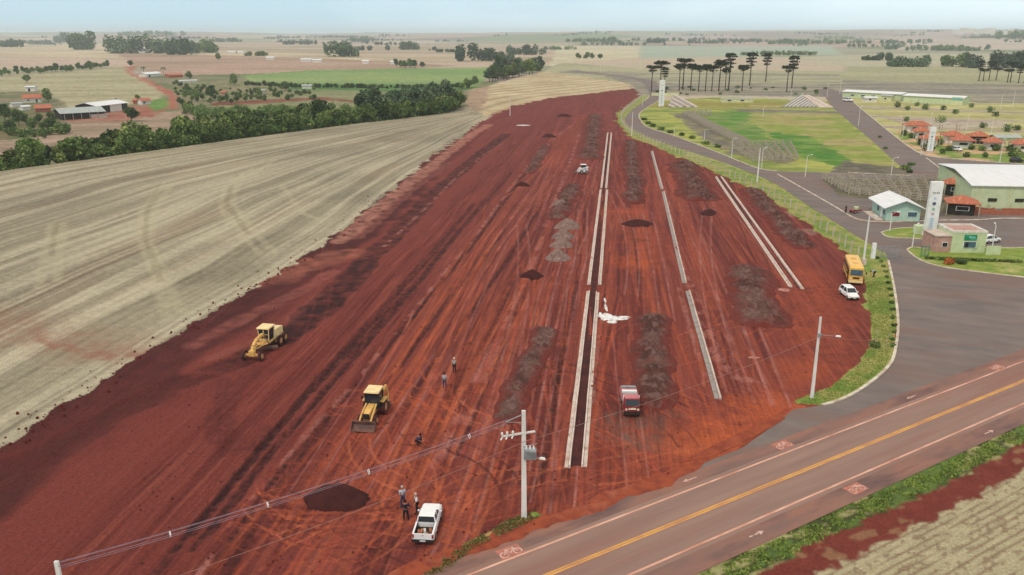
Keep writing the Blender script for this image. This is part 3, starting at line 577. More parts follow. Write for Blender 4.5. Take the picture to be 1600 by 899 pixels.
for pts in (VERGE[3:], smooth(PP([(1215, 273), (1235, 284), (1300, 321), (1330, 339), (1348, 345), (1372, 347), (1400, 347), (1460, 345), (1530, 344), (1600, 342), (1900, 350)])), RD_R[14:],
            smooth(PP([(1322, 150), (1345, 170), (1378, 197), (1408, 221), (1425, 233), (1440, 241), (1470, 247), (1600, 257), (1900, 275)])), PP([(1325, 270), (1424, 275)]), smooth(PP([(1447, 247), (1456, 254), (1468, 263)])), PP([(1170, 166), (1300, 168)])): kerb(pts)
def island(name, pts, mat=None):
    pl = smooth(pts+[pts[0]])[:-1]; sheet(name, pl, .135, mat or M['lawn']); kerb(pl+[pl[0]], w_=.3, h=.15)
island('lawn', PP([(1417, 391), (1428, 387), (1462, 390), (1600, 388), (1900, 392), (1900, 468), (1600, 434), (1540, 427), (1480, 419), (1448, 411), (1430, 402)]))
island('lawn', PP([(1377, 364), (1400, 358), (1440, 357), (1464, 368), (1460, 374), (1420, 373), (1388, 371)]))
sheet('pen_ground', PP([(1283, 279), (1462, 281), (1520, 322), (1500, 338), (1440, 340), (1375, 314), (1310, 305)]), .026, M['dirt'])
# ---------------------------------------------------------------- trees
def leaf_mat(name, c1, c2, c3):
    m = new_mat(name, c1, .75, .15); t = m.node_tree; n = t.nodes; l = t.links; b = n['Principled BSDF']
    at = n.new('ShaderNodeAttribute'); at.attribute_name = 'Col'; oi = n.new('ShaderNodeObjectInfo')
    r = n.new('ShaderNodeValToRGB'); e = r.color_ramp.elements; e[0].color = (*c1, 1); e[1].color = (*c3, 1); k = e.new(.5); k.color = (*c2, 1)
    l.new(at.outputs['Fac'], r.inputs[0])
    mr = n.new('ShaderNodeMapRange'); mr.inputs['To Min'].default_value = .6; mr.inputs['To Max'].default_value = 1.5; l.new(oi.outputs['Random'], mr.inputs[0])
    v = n.new('ShaderNodeVectorMath'); v.operation = 'SCALE'; l.new(r.outputs[0], v.inputs[0]); l.new(mr.outputs[0], v.inputs['Scale']); l.new(v.outputs[0], b.inputs['Base Color'])
    return m
M['leaf'] = leaf_mat('broadleaf', S(54, 74, 38), S(90, 112, 58), S(140, 146, 88))
M['leaf2'] = leaf_mat('eucalyptus_leaf', S(54, 70, 50), S(80, 98, 70), S(112, 126, 94))
M['pineleaf'] = leaf_mat('araucaria_needles', S(30, 38, 26), S(40, 50, 32), S(60, 66, 44))
M['bark'] = noisy('bark', S(92, 80, 68), S(66, 56, 48), 2, .95, .1, .2, stretch=(1, 1, .2))
def leaves(rng, lobes, n, size, flat=.0):
    "n leaf-clump faces spread through the outer half of ellipsoid lobes; returns (co, quads, value)"
    npr = np.random.RandomState(rng.randint(0, 1 << 30)); vol = np.array([l[3]*l[4]*l[5] for l in lobes])**.67; pr = vol/vol.sum()
    k = npr.choice(len(lobes), n, p=pr); lb = np.array(lobes)[k]
    d = npr.normal(size=(n, 3)); d /= np.linalg.norm(d, axis=1)[:, None]; rad = 1-.55*npr.rand(n)**2.2
    c = lb[:, :3]+d*lb[:, 3:6]*rad[:, None]
    a = npr.normal(size=(n, 3))+d*.9; a[:, 2] = a[:, 2]*(1+flat); a /= np.linalg.norm(a, axis=1)[:, None]      # face normal
    t = np.cross(a, npr.normal(size=(n, 3))); t /= np.linalg.norm(t, axis=1)[:, None]; b = np.cross(a, t)
    s = size*(.55+.8*npr.rand(n))[:, None]
    q = np.stack([c-t*s-b*s*.7, c+t*s*.8-b*s, c+t*s+b*s*.7, c-t*s*.7+b*s*.9], 1)
    q += a[:, None, :]*(npr.rand(n, 4, 1)-.5)*s[:, None]*.8
    lobe_v = npr.rand(len(lobes)); val = np.clip(.5*lobe_v[k]+.5*npr.rand(n)-.05, 0, 1)
    return q.reshape(-1, 3), np.arange(n*4).reshape(-1, 4), np.repeat(val, 4)
def crown_mesh(name, rng, lobes, n, size, mat, flat=0.0):
    co, f, val = leaves(rng, lobes, n, size, flat)
    return np_mesh(name, co, f, [mat], np.stack([val]*3, 1))
def trunk_mesh(rng, h, r, lobes, base=0.0, bends=.06):
    b = MB(); p = Vector((0, 0, -.6)); k = 5; pts = [p.copy()]
    for i in range(k): p = p+Vector((rng.uniform(-1, 1)*bends*h/k, rng.uniform(-1, 1)*bends*h/k, (h+.6)/k)); pts.append(p.copy())
    for i in range(k): b.tube(pts[i], pts[i+1], r*(1-.6*i/k), r*(1-.6*(i+1)/k), 7)
    for l in lobes[:8]:
        s = pts[2+rng.randint(0, 2)]; b.tube(s, (l[0], l[1], l[2]), r*.4, r*.12, 5)
    return b
def make_broadleaf(h, w_, rng, n=1100, size=.34, mat='leaf', name='broadleaf_tree', low=.12, tall=False):
    lobes = []
    nl = rng.randint(7, 10)
    for i in range(nl):
        t = i/nl; a = rng.uniform(0, 6.28); zz = h*(low+.18+(.66-low)*rng.random()**.8); rad = w_*.5*rng.uniform(.2, .72)*(1.1-abs(zz/h-.55))
        lr = w_*rng.uniform(.2, .34); lobes.append((rad*math.cos(a), rad*math.sin(a), min(zz, h-lr*.75), lr, lr*rng.uniform(.8, 1.2), lr*rng.uniform(.65, .95)))
    lobes.append((0, 0, h-w_*.22, w_*.25, w_*.25, w_*.2)); lobes.append((0, 0, h*.5, w_*.32, w_*.32, h*.28))
    root = thing(name, (0, 0, 0)); c = link(bpy.data.objects.new('crown', crown_mesh('crown', rng, lobes, n, size, M[mat]))); c.parent = root
    trunk_mesh(rng, h*.7, h*.022+.05, lobes).build('trunk', M['bark'], root, smooth=True)
    return root
def make_araucaria(h, w_, rng, style=0):
    "tall bare trunk carrying an upturned candelabra crown of tufts"
    root = thing('araucaria_tree', (0, 0, 0)); b = MB(); lobes = []
    k = 6; pts = [Vector((0, 0, -.5))]
    for i in range(k): pts.append(pts[-1]+Vector((rng.uniform(-1, 1)*.12, rng.uniform(-1, 1)*.12, (h*.97+.5)/k)))
    for i in range(k): b.tube(pts[i], pts[i+1], .42*(1-.55*i/k), .42*(1-.55*(i+1)/k), 8)
    tiers = [(.97, .26, 10), (.92, .5, 13), (.86, .42, 9)] if style == 0 else ([(.98, .3, 8), (.92, .42, 9), (.83, .3, 6), (.74, .34, 6), (.63, .26, 5)] if style == 1 else [(.98, .4, 11), (.93, .5, 12), (.8, .3, 4)])
    for zt, rf, nb in tiers:
        a0 = rng.uniform(0, 6.28)
        for j in range(nb):
            a = a0+6.283*j/nb+rng.uniform(-.2, .2); rl = w_*rf*rng.uniform(.6, 1.08); s = Vector((0, 0, h*zt-rl*.42-.3)); e = Vector((rl*math.cos(a), rl*math.sin(a), h*zt+rng.uniform(-.2, .25)))
            mid = s.lerp(e, .6)-Vector((0, 0, rl*.16)); b.tube(s, mid, .11, .08, 5); b.tube(mid, e, .08, .04, 5)
            tr = w_*rng.uniform(.08, .13); lobes.append((e.x, e.y, e.z, tr, tr, tr*.5))
            if rng.random() < .5: lobes.append((e.x*.6, e.y*.6, e.z-.1, tr*.9, tr*.9, tr*.4))
    b.build('trunk', M['bark'], root, smooth=True)
    c = link(bpy.data.objects.new('crown', crown_mesh('crown', rng, lobes, 950, .3, M['pineleaf'], flat=.5))); c.parent = root
    return root
def make_palm(h, rng):
    root = thing('palm_tree', (0, 0, 0)); b = MB()
    for i in range(6): b.tube((.05*i, 0, h*i/6-.3*(i == 0)), (.05*(i+1), 0, h*(i+1)/6), .2-.015*i, .19-.015*i, 8)
    b.build('trunk', M['bark'], root, smooth=True); f = MB()
    for j in range(18):
        a = 6.283*j/18+rng.uniform(-.15, .15); up = rng.uniform(.2, 1.0); prev = Vector((.3, 0, h)); dz = up*.9
        for s in range(6):
            nxt = prev+Vector((math.cos(a)*.5, math.sin(a)*.5, dz*.5)); sd = Vector((-math.sin(a), math.cos(a), 0))*(.32 if s < 4 else .16)
            dn = Vector((0, 0, -.22)); f.add([prev, nxt, nxt+sd+dn, prev+sd+dn], [(0, 1, 2, 3)]); f.add([prev, nxt, nxt-sd+dn, prev-sd+dn], [(0, 1, 2, 3)]); prev = nxt; dz -= .42
    f.build('crown', M['palmleaf'], root, recalc=False); return root
M['palmleaf'] = noisy('palm_frond', S(70, 88, 46), S(50, 66, 36), 2, .7, .2)
def forest():
    rng = random.Random(5); proto = []
    for i in range(7): proto.append(make_broadleaf(rng.uniform(8.5, 11.5), rng.uniform(7, 10), rng, 1300, .36))
    tall = [make_broadleaf(rng.uniform(14, 17), rng.uniform(7.5, 9.5), rng, 1700, .38, 'leaf2', 'tall_broadleaf_tree') for i in range(4)]
    used = set(); under = []
    def put(pl, x, y, z, label, group, cat='tree', sc_=1.0):
        p = rng.choice(pl); s = (sc_*rng.uniform(.85, 1.15), sc_*rng.uniform(.85, 1.15), sc_*rng.uniform(.82, 1.15)); rz = rng.uniform(0, 6.28)
        if p.name not in used and p['used'] == 0: p['used'] = 1; o = p; o.location = (x, y, z); o.rotation_euler.z = rz; o.scale = s
        else: o = dup(p, (x, y, z), rz, scale=s)
        o['label'] = label; o['group'] = group; o['category'] = cat; return o
    for p in proto+tall: p['used'] = 0
    # the belt of trees hidden behind the crest of the left field
    pts = smooth([c for c in CREST[1:9]], 12); acc = 0
    lab = 'leafy green tree in the belt behind the crest of the harvested field'; grp = 'trees of the belt behind the harvested field'
    cum = [0]
    for a, b_ in zip(pts[:-1], pts[1:]): cum.append(cum[-1]+math.dist(a, b_))
    def onc(s):
        s = max(0, min(s, cum[-1]-.01)); k = max(i for i in range(len(cum)) if cum[i] <= s); k = min(k, len(pts)-2); t = (s-cum[k])/(cum[k+1]-cum[k]+1e-9)
        a, b_ = pts[k], pts[k+1]; d = Vector((b_[0]-a[0], b_[1]-a[1])).normalized(); return (a[0]+(b_[0]-a[0])*t, a[1]+(b_[1]-a[1])*t), (-d.y, d.x)
    s = 30
    while s < cum[-1]:
        for q_ in range(3):
            (x, y), nn = onc(s+q_*1.9+rng.uniform(-1, 1)); o_ = rng.uniform(2.5, 6); x += nn[0]*o_; y += nn[1]*o_
            if 800+FOC*x/(y*cp+CAM_H*sp) > -40: under.append((x, y, rng.uniform(2.2, 4.6)))
        for row, off in enumerate((4, 10, 17, 26)):
            (x, y), nn = onc(s+rng.uniform(-2, 2)+row*1.7)
            o_ = off+rng.uniform(-2, 2); x += nn[0]*o_; y += nn[1]*o_
            px = 800+FOC*x/(y*cp-(0-CAM_H)*sp)
            if px < -40: continue
            if row == 3 and rng.random() < .35: continue
            z = HS(x, y)
            if 560 < px < 745:
                sc_ = .8 if row == 0 else 1.0
                put(tall if row > 0 else proto, x, y, z, 'tall dark tree of the dense grove at the far end of the field', 'trees of the dense grove beyond the field', sc_=sc_*(1.0 if row else 1.0))
            else: put(proto, x, y, z, lab, grp, sc_=(.72 if row == 0 else .85)*rng.choice([.7, .85, 1, 1, 1.25])*(1.15 if 300 < px < 560 and row > 1 else 1))
        s += 5.6 if s < 260 else 6.4
    # single trees of the valley and farmland, by where they stand (pixel of the foot, height)
    for px, py, sz, lb in ((42, 130, .9, 'round tree on the grove edge in the upper left fields'), (76, 160, .95, 'dark round tree beside the orange roofed farmhouse'), (30, 196, .8, 'bushy tree left of the farm yard near the tiled house'), (8, 190, 1.0, 'bushy tree at the left frame edge by the farm'),
                           (20, 208, .7, 'low tree in front of the farm, nearest the left edge'), (50, 204, .55, 'small round bush left of the open barn'), (82, 196, .6, 'green bush at the left corner of the open barn'), (206, 190, .95, 'spreading tree right of the pale roofed shed'), (215, 157, .45, 'small tree behind the little orange roofed hut'),
                           (183, 163, .4, 'small bush behind the pale roofed shed'), (296, 124, .75, 'dark round tree by the white roofed farm buildings'), (366, 134, .95, 'dark round tree standing on the green field corner'), (330, 156, .95, 'spreading tree above the valley ponds, left of the pair'), (308, 158, .8, 'bushy tree next to the dirt road bend'),
                           (290, 154, .6, 'small tree at the dirt road bend'), (446, 142, .9, 'dark tree beside the small white shed in the valley'), (400, 148, .6, 'grey green bush in the middle of the valley'), (430, 146, .5, 'small bush left of the valley shed'), (490, 142, .45, 'small dark bush below the green field'),
                           (341, 94, 1.0, 'lone tree on the bare upper field'), (205, 104, .8, 'dark tree at the top of the dirt road'), (140, 106, .9, 'tree in the upper left belt, right of the gap'), (560, 90, .6, 'lone round tree right of the square wood')):
        x, y, z = PH(px, py); put(proto, x, y, z, lb, 'single trees of the farmland', sc_=sz)
    # belt on the upper left, valley thicket, and rows
    def thicket(pts, label):
        lobes = []
        for x, y, h in pts:
            z = HS(x, y); r_ = h*rng.uniform(.45, .62)
            for k in range(3): lobes.append((x+rng.uniform(-.4, .4)*r_, y+rng.uniform(-.4, .4)*r_, z+h*rng.uniform(.35, .6), r_*rng.uniform(.6, .9), r_*rng.uniform(.6, .9), h*.42))
        me = crown_mesh('undergrowth', rng, lobes, len(pts)*230, .30, M['leaf']); tag(link(bpy.data.objects.new('undergrowth', me)), label, 'undergrowth', kind='stuff')
    def along_px(pxs, n, h, spread):
        out = []
        for k in range(n):
            t = (k+rng.random()*.8)/n*(len(pxs)-1); i = min(int(t), len(pxs)-2); f = t-i; x, y, z = PH(pxs[i][0]*(1-f)+pxs[i+1][0]*f+rng.uniform(-2, 2), pxs[i][1]*(1-f)+pxs[i+1][1]*f+rng.uniform(-1, 1)*spread); out.append((x, y, h*rng.uniform(.6, 1.3)))
        return out
    thicket(under, 'leafy undergrowth filling the front of the tree belt behind the field')
    def belt(pxs, n, sz, lb, gp, pl=None, spread=3):
        for k in range(n):
            t = (k+rng.random()*.6)/n*(len(pxs)-1); i = min(int(t), len(pxs)-2); f = t-i
            px = pxs[i][0]*(1-f)+pxs[i+1][0]*f+rng.uniform(-2, 2); py = pxs[i][1]*(1-f)+pxs[i+1][1]*f+rng.uniform(-1, 1)*spread; x, y, z = PH(px, py); put(pl or proto, x, y, z, lb, gp, sc_=sz*rng.uniform(.8, 1.2))
    belt([(-10, 119), (60, 114), (110, 112), (172, 106)], 34, .72, 'leafy tree in the belt along the top of the left field', 'trees of the upper left belt', spread=1.6)
    belt([(764, 128), (800, 122), (848, 110)], 30, 1.2, 'dark tree in the row behind the striped field', 'trees of the row behind the striped field', tall+proto, spread=2)
    belt([(745, 132), (733, 136), (720, 142)], 5, .6, 'smaller tree where the row runs down into the valley', 'trees running down into the valley', spread=1)
    belt([(620, 106), (640, 106), (665, 106)], 9, .9, 'dark tree of the clump above the bright green field', 'clump of trees above the bright green field', spread=1)
    thicket(along_px([(-10, 200), (30, 214), (70, 212), (110, 205)], 26, 3.6, 5), 'low bushes along the lower edge of the farm')
    belt([(-10, 176), (20, 180), (60, 196), (90, 200)], 12, .5, 'scrubby tree among the farm yards on the left', 'scrubby trees of the farm yards', spread=8)
    thicket(along_px([(270, 140), (330, 146), (420, 150), (500, 146)], 60, 3.2, 9), 'low bushes of the valley gardens below the green field')
    belt([(280, 166), (330, 158), (400, 160)], 14, .5, 'bushy tree beside the valley track', 'bushy trees beside the valley track', spread=6)
    thicket(along_px([(290, 178), (340, 182), (400, 180), (450, 180), (520, 180), (600, 168)], 110, 5.0, 7), 'shrubby thicket on the rough ground above the tree belt')
    belt([(270, 134), (300, 150), (360, 158), (410, 152)], 16, .45, 'shrubby tree among the valley gardens', 'shrubby trees of the valley gardens', spread=7)
    thicket(along_px([(380, 133), (480, 137), (600, 138), (735, 137)], 80, 3.4, 1.0), 'green thicket along the lower edge of the bright green field')
    belt([(900, 92), (918, 92), (940, 93)], 7, .8, 'dark tree of the small clump on the pale plain', 'small clump on the pale plain', spread=.5)
    # palms by the white roofed farm
    pm = make_palm(9, rng); x, y, z = PH(225, 119); pm.location = (x, y, z); tag(pm, 'palm tree left of the white roofed farmhouse, the left one', 'palm', 'palms at the farm')
    x, y, z = PH(256, 120); dup(pm, (x, y, z), 1.0, 'palm tree right of the white roofed farmhouse', 'palms at the farm')
    # araucarias: row in front of the plain, and the group on the right
    ar = [make_araucaria(17, 9, rng, 0), make_araucaria(18, 8, rng, 1), make_araucaria(17, 8.5, rng, 2), make_araucaria(16.5, 9, rng, 0)]
    for a in ar: a['used'] = 0
    rows = [(1018, 143, 103, 2), (1031, 142, 96, 2), (1038, 141, 106, 1), (1061, 142, 100, 0), (1067, 140, 92, 2), (1079, 142, 100, 0), (1091, 143, 101, 3), (1102, 143, 101, 0), (1112, 143, 103, 2), (1123, 143, 94, 0), (1133, 141, 107, 0), (1138, 140, 84, 1), (1159, 143, 102, 0), (1171, 134, 83, 1), (1196, 128, 84, 1), (1229, 144, 103, 2), (1237, 138, 88, 1)]
    for i, (px, yb, yt, k) in enumerate(rows):
        p = ar[k]; x, y = P(px, yb); lo = math.radians(17.5)-math.atan((449.5-yt)/FOC); h = CAM_H-y*math.tan(lo); s = h/(17 if k != 1 else 18)
        s2 = (min(s, 1.15), min(s, 1.15), s)
        if i == 15: lb, gp = 'big forked araucaria standing apart, right of the stadium steps', 'araucaria pines'
        elif px < 1045: lb, gp = 'tall araucaria pine in the left trio beside the white totem', 'araucaria trio by the far totem'
        elif px < 1150: lb, gp = 'tall araucaria pine in the long row behind the arena', 'araucaria row behind the arena'
        else: lb, gp = 'tall araucaria pine standing loose at the right end of the row', 'loose araucarias at the end of the row'
        if p['used'] == 0: p['used'] = 1; o = p; o.location = (x, y, 0); o.scale = s2
        else: o = dup(p, (x, y, 0), rng.uniform(0, 6.28), scale=s2)
        o['label'] = lb; o['group'] = gp; o['category'] = 'pine tree'
    for px, yb, yt, k in ((1529, 127, 97, 1), (1536, 127, 108, 0), (1545, 126, 98, 1), (1556, 126, 106, 0), (1574, 129, 108, 0), (1578, 129, 97, 2), (1591, 130, 105, 1), (1600, 130, 100, 0)):
        x, y = P(px, yb); lo = math.radians(17.5)-math.atan((449.5-yt)/FOC); h = CAM_H-y*math.tan(lo)
        o = dup(ar[k], (x, y, 0), rng.uniform(0, 6.28), scale=(1.0, 1.0, h/17)); o['label'] = 'dark araucaria pine in the group on the plain at the far right'; o['group'] = 'araucarias on the far right plain'; o['category'] = 'pine tree'
    for p in proto+tall+ar:
        if p['used'] == 0: print('unused proto', p.name)
        del p['used']
    for o in bpy.data.objects:
        if 'used' in o: del o['used']
forest()
# far woods, each one mass
def woods():
    rng = random.Random(9)
    data = [((158, 300), 84, 58, 'dark wood around the far silos on the left'), ((86, 112), 66, 51, 'square dark wood near the horizon, left of the double block'), ((112, 144), 78, 51, 'tall square wood standing beside the left block'), ((0, 32), 74, 62, 'low wood at the left edge of the horizon'),
            ((40, 80), 70, 65, 'thin wood strip left of the square wood'), ((300, 328), 83, 64, 'wood right of the silo wood'), ((262, 296), 86, 62, 'tall clump at the right end of the silo wood'), ((382, 416), 88, 80, 'low thicket on the upper plain'), ((506, 552), 89, 67, 'dark blue green wood in the middle of the pale plain'),
            ((620, 654), 78, 65, 'small square wood on the plain above the green field'), ((560, 588), 67, 57, 'tiny wood near the horizon above the middle wood'), ((716, 770), 96, 70, 'wood on the left of the pair above the far row'), ((770, 800), 98, 82, 'low wood between the pair and the row'), ((792, 850), 86, 70, 'wide wood behind the far row of trees'),
            ((1400, 1470), 105, 86, 'wide dark wood on the plain right of centre'), ((1486, 1524), 105, 86, 'second dark wood right of the wide one'), ((1524, 1640), 107, 84, 'long dark wood behind the right-hand pines'), ((1354, 1376), 95, 88, 'low thicket left of the wide dark wood'), ((1376, 1398), 95, 83, 'small clump left of the wide dark wood'),
            ((1436, 1540), 80, 72, 'thin wood line on the right middle plain'), ((1160, 1280), 87, 80, 'long low thicket behind the pines'), ((938, 960), 66, 58, 'small far wood near the centre horizon'), ((880, 930), 66, 60, 'long blue wood near the centre horizon'), ((1010, 1040), 68, 60, 'far wood just right of centre'), ((1075, 1120), 68, 64, 'far thicket strip right of centre'),
            ((1120, 1200), 66, 60, 'hazy wood strip beneath the horizon, right of centre'), ((1200, 1320), 70, 62, 'hazy wood strip on the right horizon'), ((1330, 1400), 62, 55, 'blue wood on the right hill slope'), ((1560, 1620), 62, 50, 'wood on the far right hill'), ((1500, 1560), 60, 53, 'trees beside the village on the far right hill'), ((450, 500), 70, 62, 'hazy wood strip left of the middle wood'),
            ((180, 280), 58, 51, 'blue wooded ridge on the left horizon'), ((680, 716), 82, 77, 'low thicket right of the small square wood'), ((850, 900), 78, 72, 'narrow wood at the end of the far row'), ((330, 372), 66, 60, 'hazy strip above the silo wood'), ((500, 560), 60, 56, 'faint hill wood on the centre left horizon')]
    for (x0, x1), yb, yt, lb in data:
        a = PH(x0, yb); b = PH(x1, yb); r = math.hypot(*a[:2]); hgt = min(max((yb-yt)/FOC*r*.95, 6), 40); wid = math.dist(a[:2], b[:2]); dep = min(max(wid*.35, 25), 160)
        nl = max(4, int(wid/hgt*2.2)); lobes = []
        d = Vector((b[0]-a[0], b[1]-a[1])).normalized(); nn = Vector((-d.y, d.x)); trunks = MB()
        for k in range(nl*2):
            t = rng.random(); s = rng.random(); hh = hgt*rng.uniform(.6, 1.05)*(1-.35*max(0, abs(t-.5)*2-.7)/.3*rng.random()); x = a[0]+(b[0]-a[0])*t+nn.x*s*dep; y = a[1]+(b[1]-a[1])*t+nn.y*s*dep; z = HS(x, y); rr_ = hgt*rng.uniform(.28, .42)
            lobes.append((x, y, z+hh-rr_*.8, rr_, rr_, rr_*.9)); lobes.append((x, y, z+hh*.42, rr_*.95, rr_*.95, hh*.42))
        n = int(min(5200, 420*nl/2+900)); me = crown_mesh('woodland', rng, lobes, n, max(.5, hgt*.055), M['leaf2'] if rng.random() < .6 else M['leaf'])
        tag(link(bpy.data.objects.new('woodland', me)), lb, 'woodland', kind='stuff')
    # scattered single far trees and thickets: one mass of specks on the far plains
    for nm, x0, x1, y0, y1, n, lb in (('far_trees', -40, 860, 51, 80, 520, 'scattered far trees on the plains left of centre'), ('far_trees', 860, 1640, 50, 78, 520, 'scattered far trees on the plains right of centre')):
        lobes = []
        while len(lobes) < n:
            px = rng.uniform(x0, x1); py = y0+(y1-y0)*rng.random()**1.5; q = PH(px, py); r = math.hypot(*q[:2])
            da = rng.uniform(-.6, .6)
            for k in range(rng.choice([1, 4, 9, 18, 26])):
                hh = rng.uniform(4, 12); xx = q[0]+k*rng.uniform(6, 14)*math.cos(da); yy = q[1]+k*9*math.sin(da)+rng.uniform(-8, 8); z = HS(xx, yy); lobes.append((xx, yy, z+hh*.55, hh*.5, hh*.5, hh*.5))
        me = crown_mesh(nm, rng, lobes, n*60, 1.2, M['leaf2']); tag(link(bpy.data.objects.new(nm, me)), lb, 'trees', kind='stuff')
woods()
# ---------------------------------------------------------------- the hazy air
def haze():
    b = MB().box((0, 6900, 15), (26000, 15000, 156)); o = b.build('haze', []); o.data.materials.clear()
    m = bpy.data.materials.new('haze_air'); m.use_nodes = True; n = m.node_tree.nodes; n.clear()
    ou = n.new('ShaderNodeOutputMaterial'); v = n.new('ShaderNodeVolumePrincipled'); v.inputs['Color'].default_value = (.80, .92, 1.0, 1); v.inputs['Density'].default_value = HAZE; v.inputs['Anisotropy'].default_value = 0.0
    m.node_tree.links.new(v.outputs[0], ou.inputs['Volume']); o.data.materials.append(m); tag(o, 'pale haze over the far plains', 'haze', kind='stuff')
HAZE = 1.2e-4
haze()
# ---------------------------------------------------------------- buildings
M['green_wall'] = noisy('wall_pale_green', S(200, 212, 174), S(186, 200, 158), .8, .8, .2, c3=S(150, 150, 120), s3=.4, thr3=(.6, .8))
M['teal_wall'] = noisy('wall_mint', S(180, 210, 196), S(166, 198, 182), .8, .8, .2)
M['white_wall'] = noisy('wall_white', S(226, 224, 216), S(204, 198, 188), .8, .8, .2)
M['cream'] = noisy('wall_cream', S(214, 216, 172), S(196, 198, 152), .8, .8, .2)
M['pink_wall'] = noisy('wall_brick_pink', S(190, 152, 142), S(170, 132, 124), 1.5, .85, .2)
M['roofw'] = noisy('roof_sheet_white', S(228, 230, 232), S(212, 212, 212), .6, .5, .4, .1, stretch=(6, .3, 1))
M['roofg'] = noisy('roof_sheet_grey', S(176, 184, 180), S(148, 156, 154), .6, .6, .3, .1, stretch=(6, .3, 1))
M['tile'] = noisy('clay_tile', S(186, 114, 88), S(156, 88, 68), 2.5, .85, .2, .4, stretch=(3, 1, 1), c3=S(222, 150, 120), s3=.8)
M['brick'] = noisy('brick_wall', S(176, 108, 84), S(152, 92, 74), 3, .85, .2)
M['signg'] = noisy('sign_green', S(28, 142, 96), S(22, 128, 86), 2, .5, .4)
M['teal'] = noisy('banner_teal', S(96, 176, 162), S(120, 190, 178), 1, .7, .3)
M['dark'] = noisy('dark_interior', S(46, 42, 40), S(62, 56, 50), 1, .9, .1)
M['redwin'] = noisy('window_shutter_red', S(120, 34, 38), S(104, 28, 34), 2, .6, .3)
M['bluewin'] = noisy('window_glass_blue', S(78, 108, 124), S(62, 88, 104), 2, .3, .5)
def frame_of(FL, FR):
    d = Vector((FR[0]-FL[0], FR[1]-FL[1])); return math.atan2(d.y, d.x), d.length
def openings(root, w_, wins, z=0.0, y=-.03):
    for (x, wd, z0, z1, mt, nm) in wins:
        f = MB().box((x, y, (z0+z1)/2), (wd+.16, .08, z1-z0+.16)).build('window' if nm == 'w' else 'door', M['white'] if nm == 'w' else M['grey'], root)
        MB().box((x, y-.05, (z0+z1)/2), (wd, .05, z1-z0)).build('pane' if nm == 'w' else 'door_leaf', M[mt], f)
def roof_gable(root, w_, dep, eh, rise, mat, over=.6, along='x', th=.14, name='roof'):
    b = MB(); x0, x1, y0, y1 = -over, w_+over, -over, dep+over; zb = eh-over*rise/((dep if along == 'x' else w_)/2)
    if along == 'x':
        m_ = dep/2
        for ya, yb in ((y0, m_), (y1, m_)): b.add([(x0, ya, zb), (x1, ya, zb), (x1, yb, eh+rise), (x0, yb, eh+rise), (x0, ya, zb+th), (x1, ya, zb+th), (x1, yb, eh+rise+th), (x0, yb, eh+rise+th)], [(0, 1, 2, 3), (4, 5, 6, 7), (0, 1, 5, 4), (1, 2, 6, 5), (2, 3, 7, 6), (3, 0, 4, 7)])
    else:
        m_ = w_/2
        for xa, xb in ((x0, m_), (x1, m_)): b.add([(xa, y0, zb), (xa, y1, zb), (xb, y1, eh+rise), (xb, y0, eh+rise), (xa, y0, zb+th), (xa, y1, zb+th), (xb, y1, eh+rise+th), (xb, y0, eh+rise+th)], [(0, 1, 2, 3), (4, 5, 6, 7), (0, 1, 5, 4), (1, 2, 6, 5), (2, 3, 7, 6), (3, 0, 4, 7)])
    return b.build(name, M[mat], root)
def gable_building(name, FL, FR, dep, eh, rise, wall, roof, label, cat='building', along='x', wins=(), over=.6, z=0.0, group=None):
    rz, w_ = frame_of(FL, FR); root = thing(name, (FL[0], FL[1], z), rz, label, cat, group)
    if along == 'x': prof = [(0, -.6), (dep, -.6), (dep, eh), (dep/2, eh+rise-.02), (0, eh)]; vs = [(0, y, q) for y, q in prof]+[(w_, y, q) for y, q in prof]
    else: prof = [(0, -.6), (w_, -.6), (w_, eh), (w_/2, eh+rise-.02), (0, eh)]; vs = [(x, 0, q) for x, q in prof]+[(x, dep, q) for x, q in prof]
    MB().add(vs, [(0, 1, 2, 3, 4), (5, 6, 7, 8, 9), (0, 1, 6, 5), (1, 2, 7, 6), (2, 3, 8, 7), (3, 4, 9, 8), (4, 0, 5, 9)]).build('wall', M[wall], root)
    roof_gable(root, w_, dep, eh, rise, roof, over, along); openings(root, w_, wins); return root
def hip_kiosk(name, c, w_, d_, h, rise, label, group=None, rz=0.0, walls=True, z=0.0, roof='tile', wall='white_wall', over=1.0):
    root = thing(name, (c[0], c[1], z), rz, label, 'kiosk', group); x, y = w_/2+over, d_/2+over; zb = h-.25; r = max(x-y, .4)
    vs = [(-x, -y, zb), (x, -y, zb), (x, y, zb), (-x, y, zb), (-r, 0, h+rise), (r, 0, h+rise), (-x, -y, zb-.16), (x, -y, zb-.16), (x, y, zb-.16), (-x, y, zb-.16)]
    MB().add(vs, [(0, 1, 5, 4), (1, 2, 5), (2, 3, 4, 5), (3, 0, 4), (6, 9, 8, 7), (0, 6, 7, 1), (1, 7, 8, 2), (2, 8, 9, 3), (3, 9, 6, 0)]).build('roof', M[roof], root)
    for sx in (-1, 1):
        for sy in (-1, 1): MB().box((sx*(w_/2+over*.7), sy*(d_/2+over*.7), (h-.3)/2-.2), (.18, .18, h-.0)).build('post', M['wood'], root)
    if walls:
        MB().box((0, 0, (h-.3)/2-.2), (w_*.9, d_*.9, h-.1)).build('wall', M[wall], root)
        f = MB().box((0, -d_*.45-.03, h*.5), (w_*.5, .06, h*.32)).build('hatch', M['white'], root); MB().box((0, -d_*.45-.08, h*.5), (w_*.44, .04, h*.26)).build('opening', M['dark'], f)
    return root
M['conc_grey'] = noisy('kerb_concrete_grey', S(158, 152, 148), S(138, 130, 126), 1.0, .85, .2, .1, coord='w')
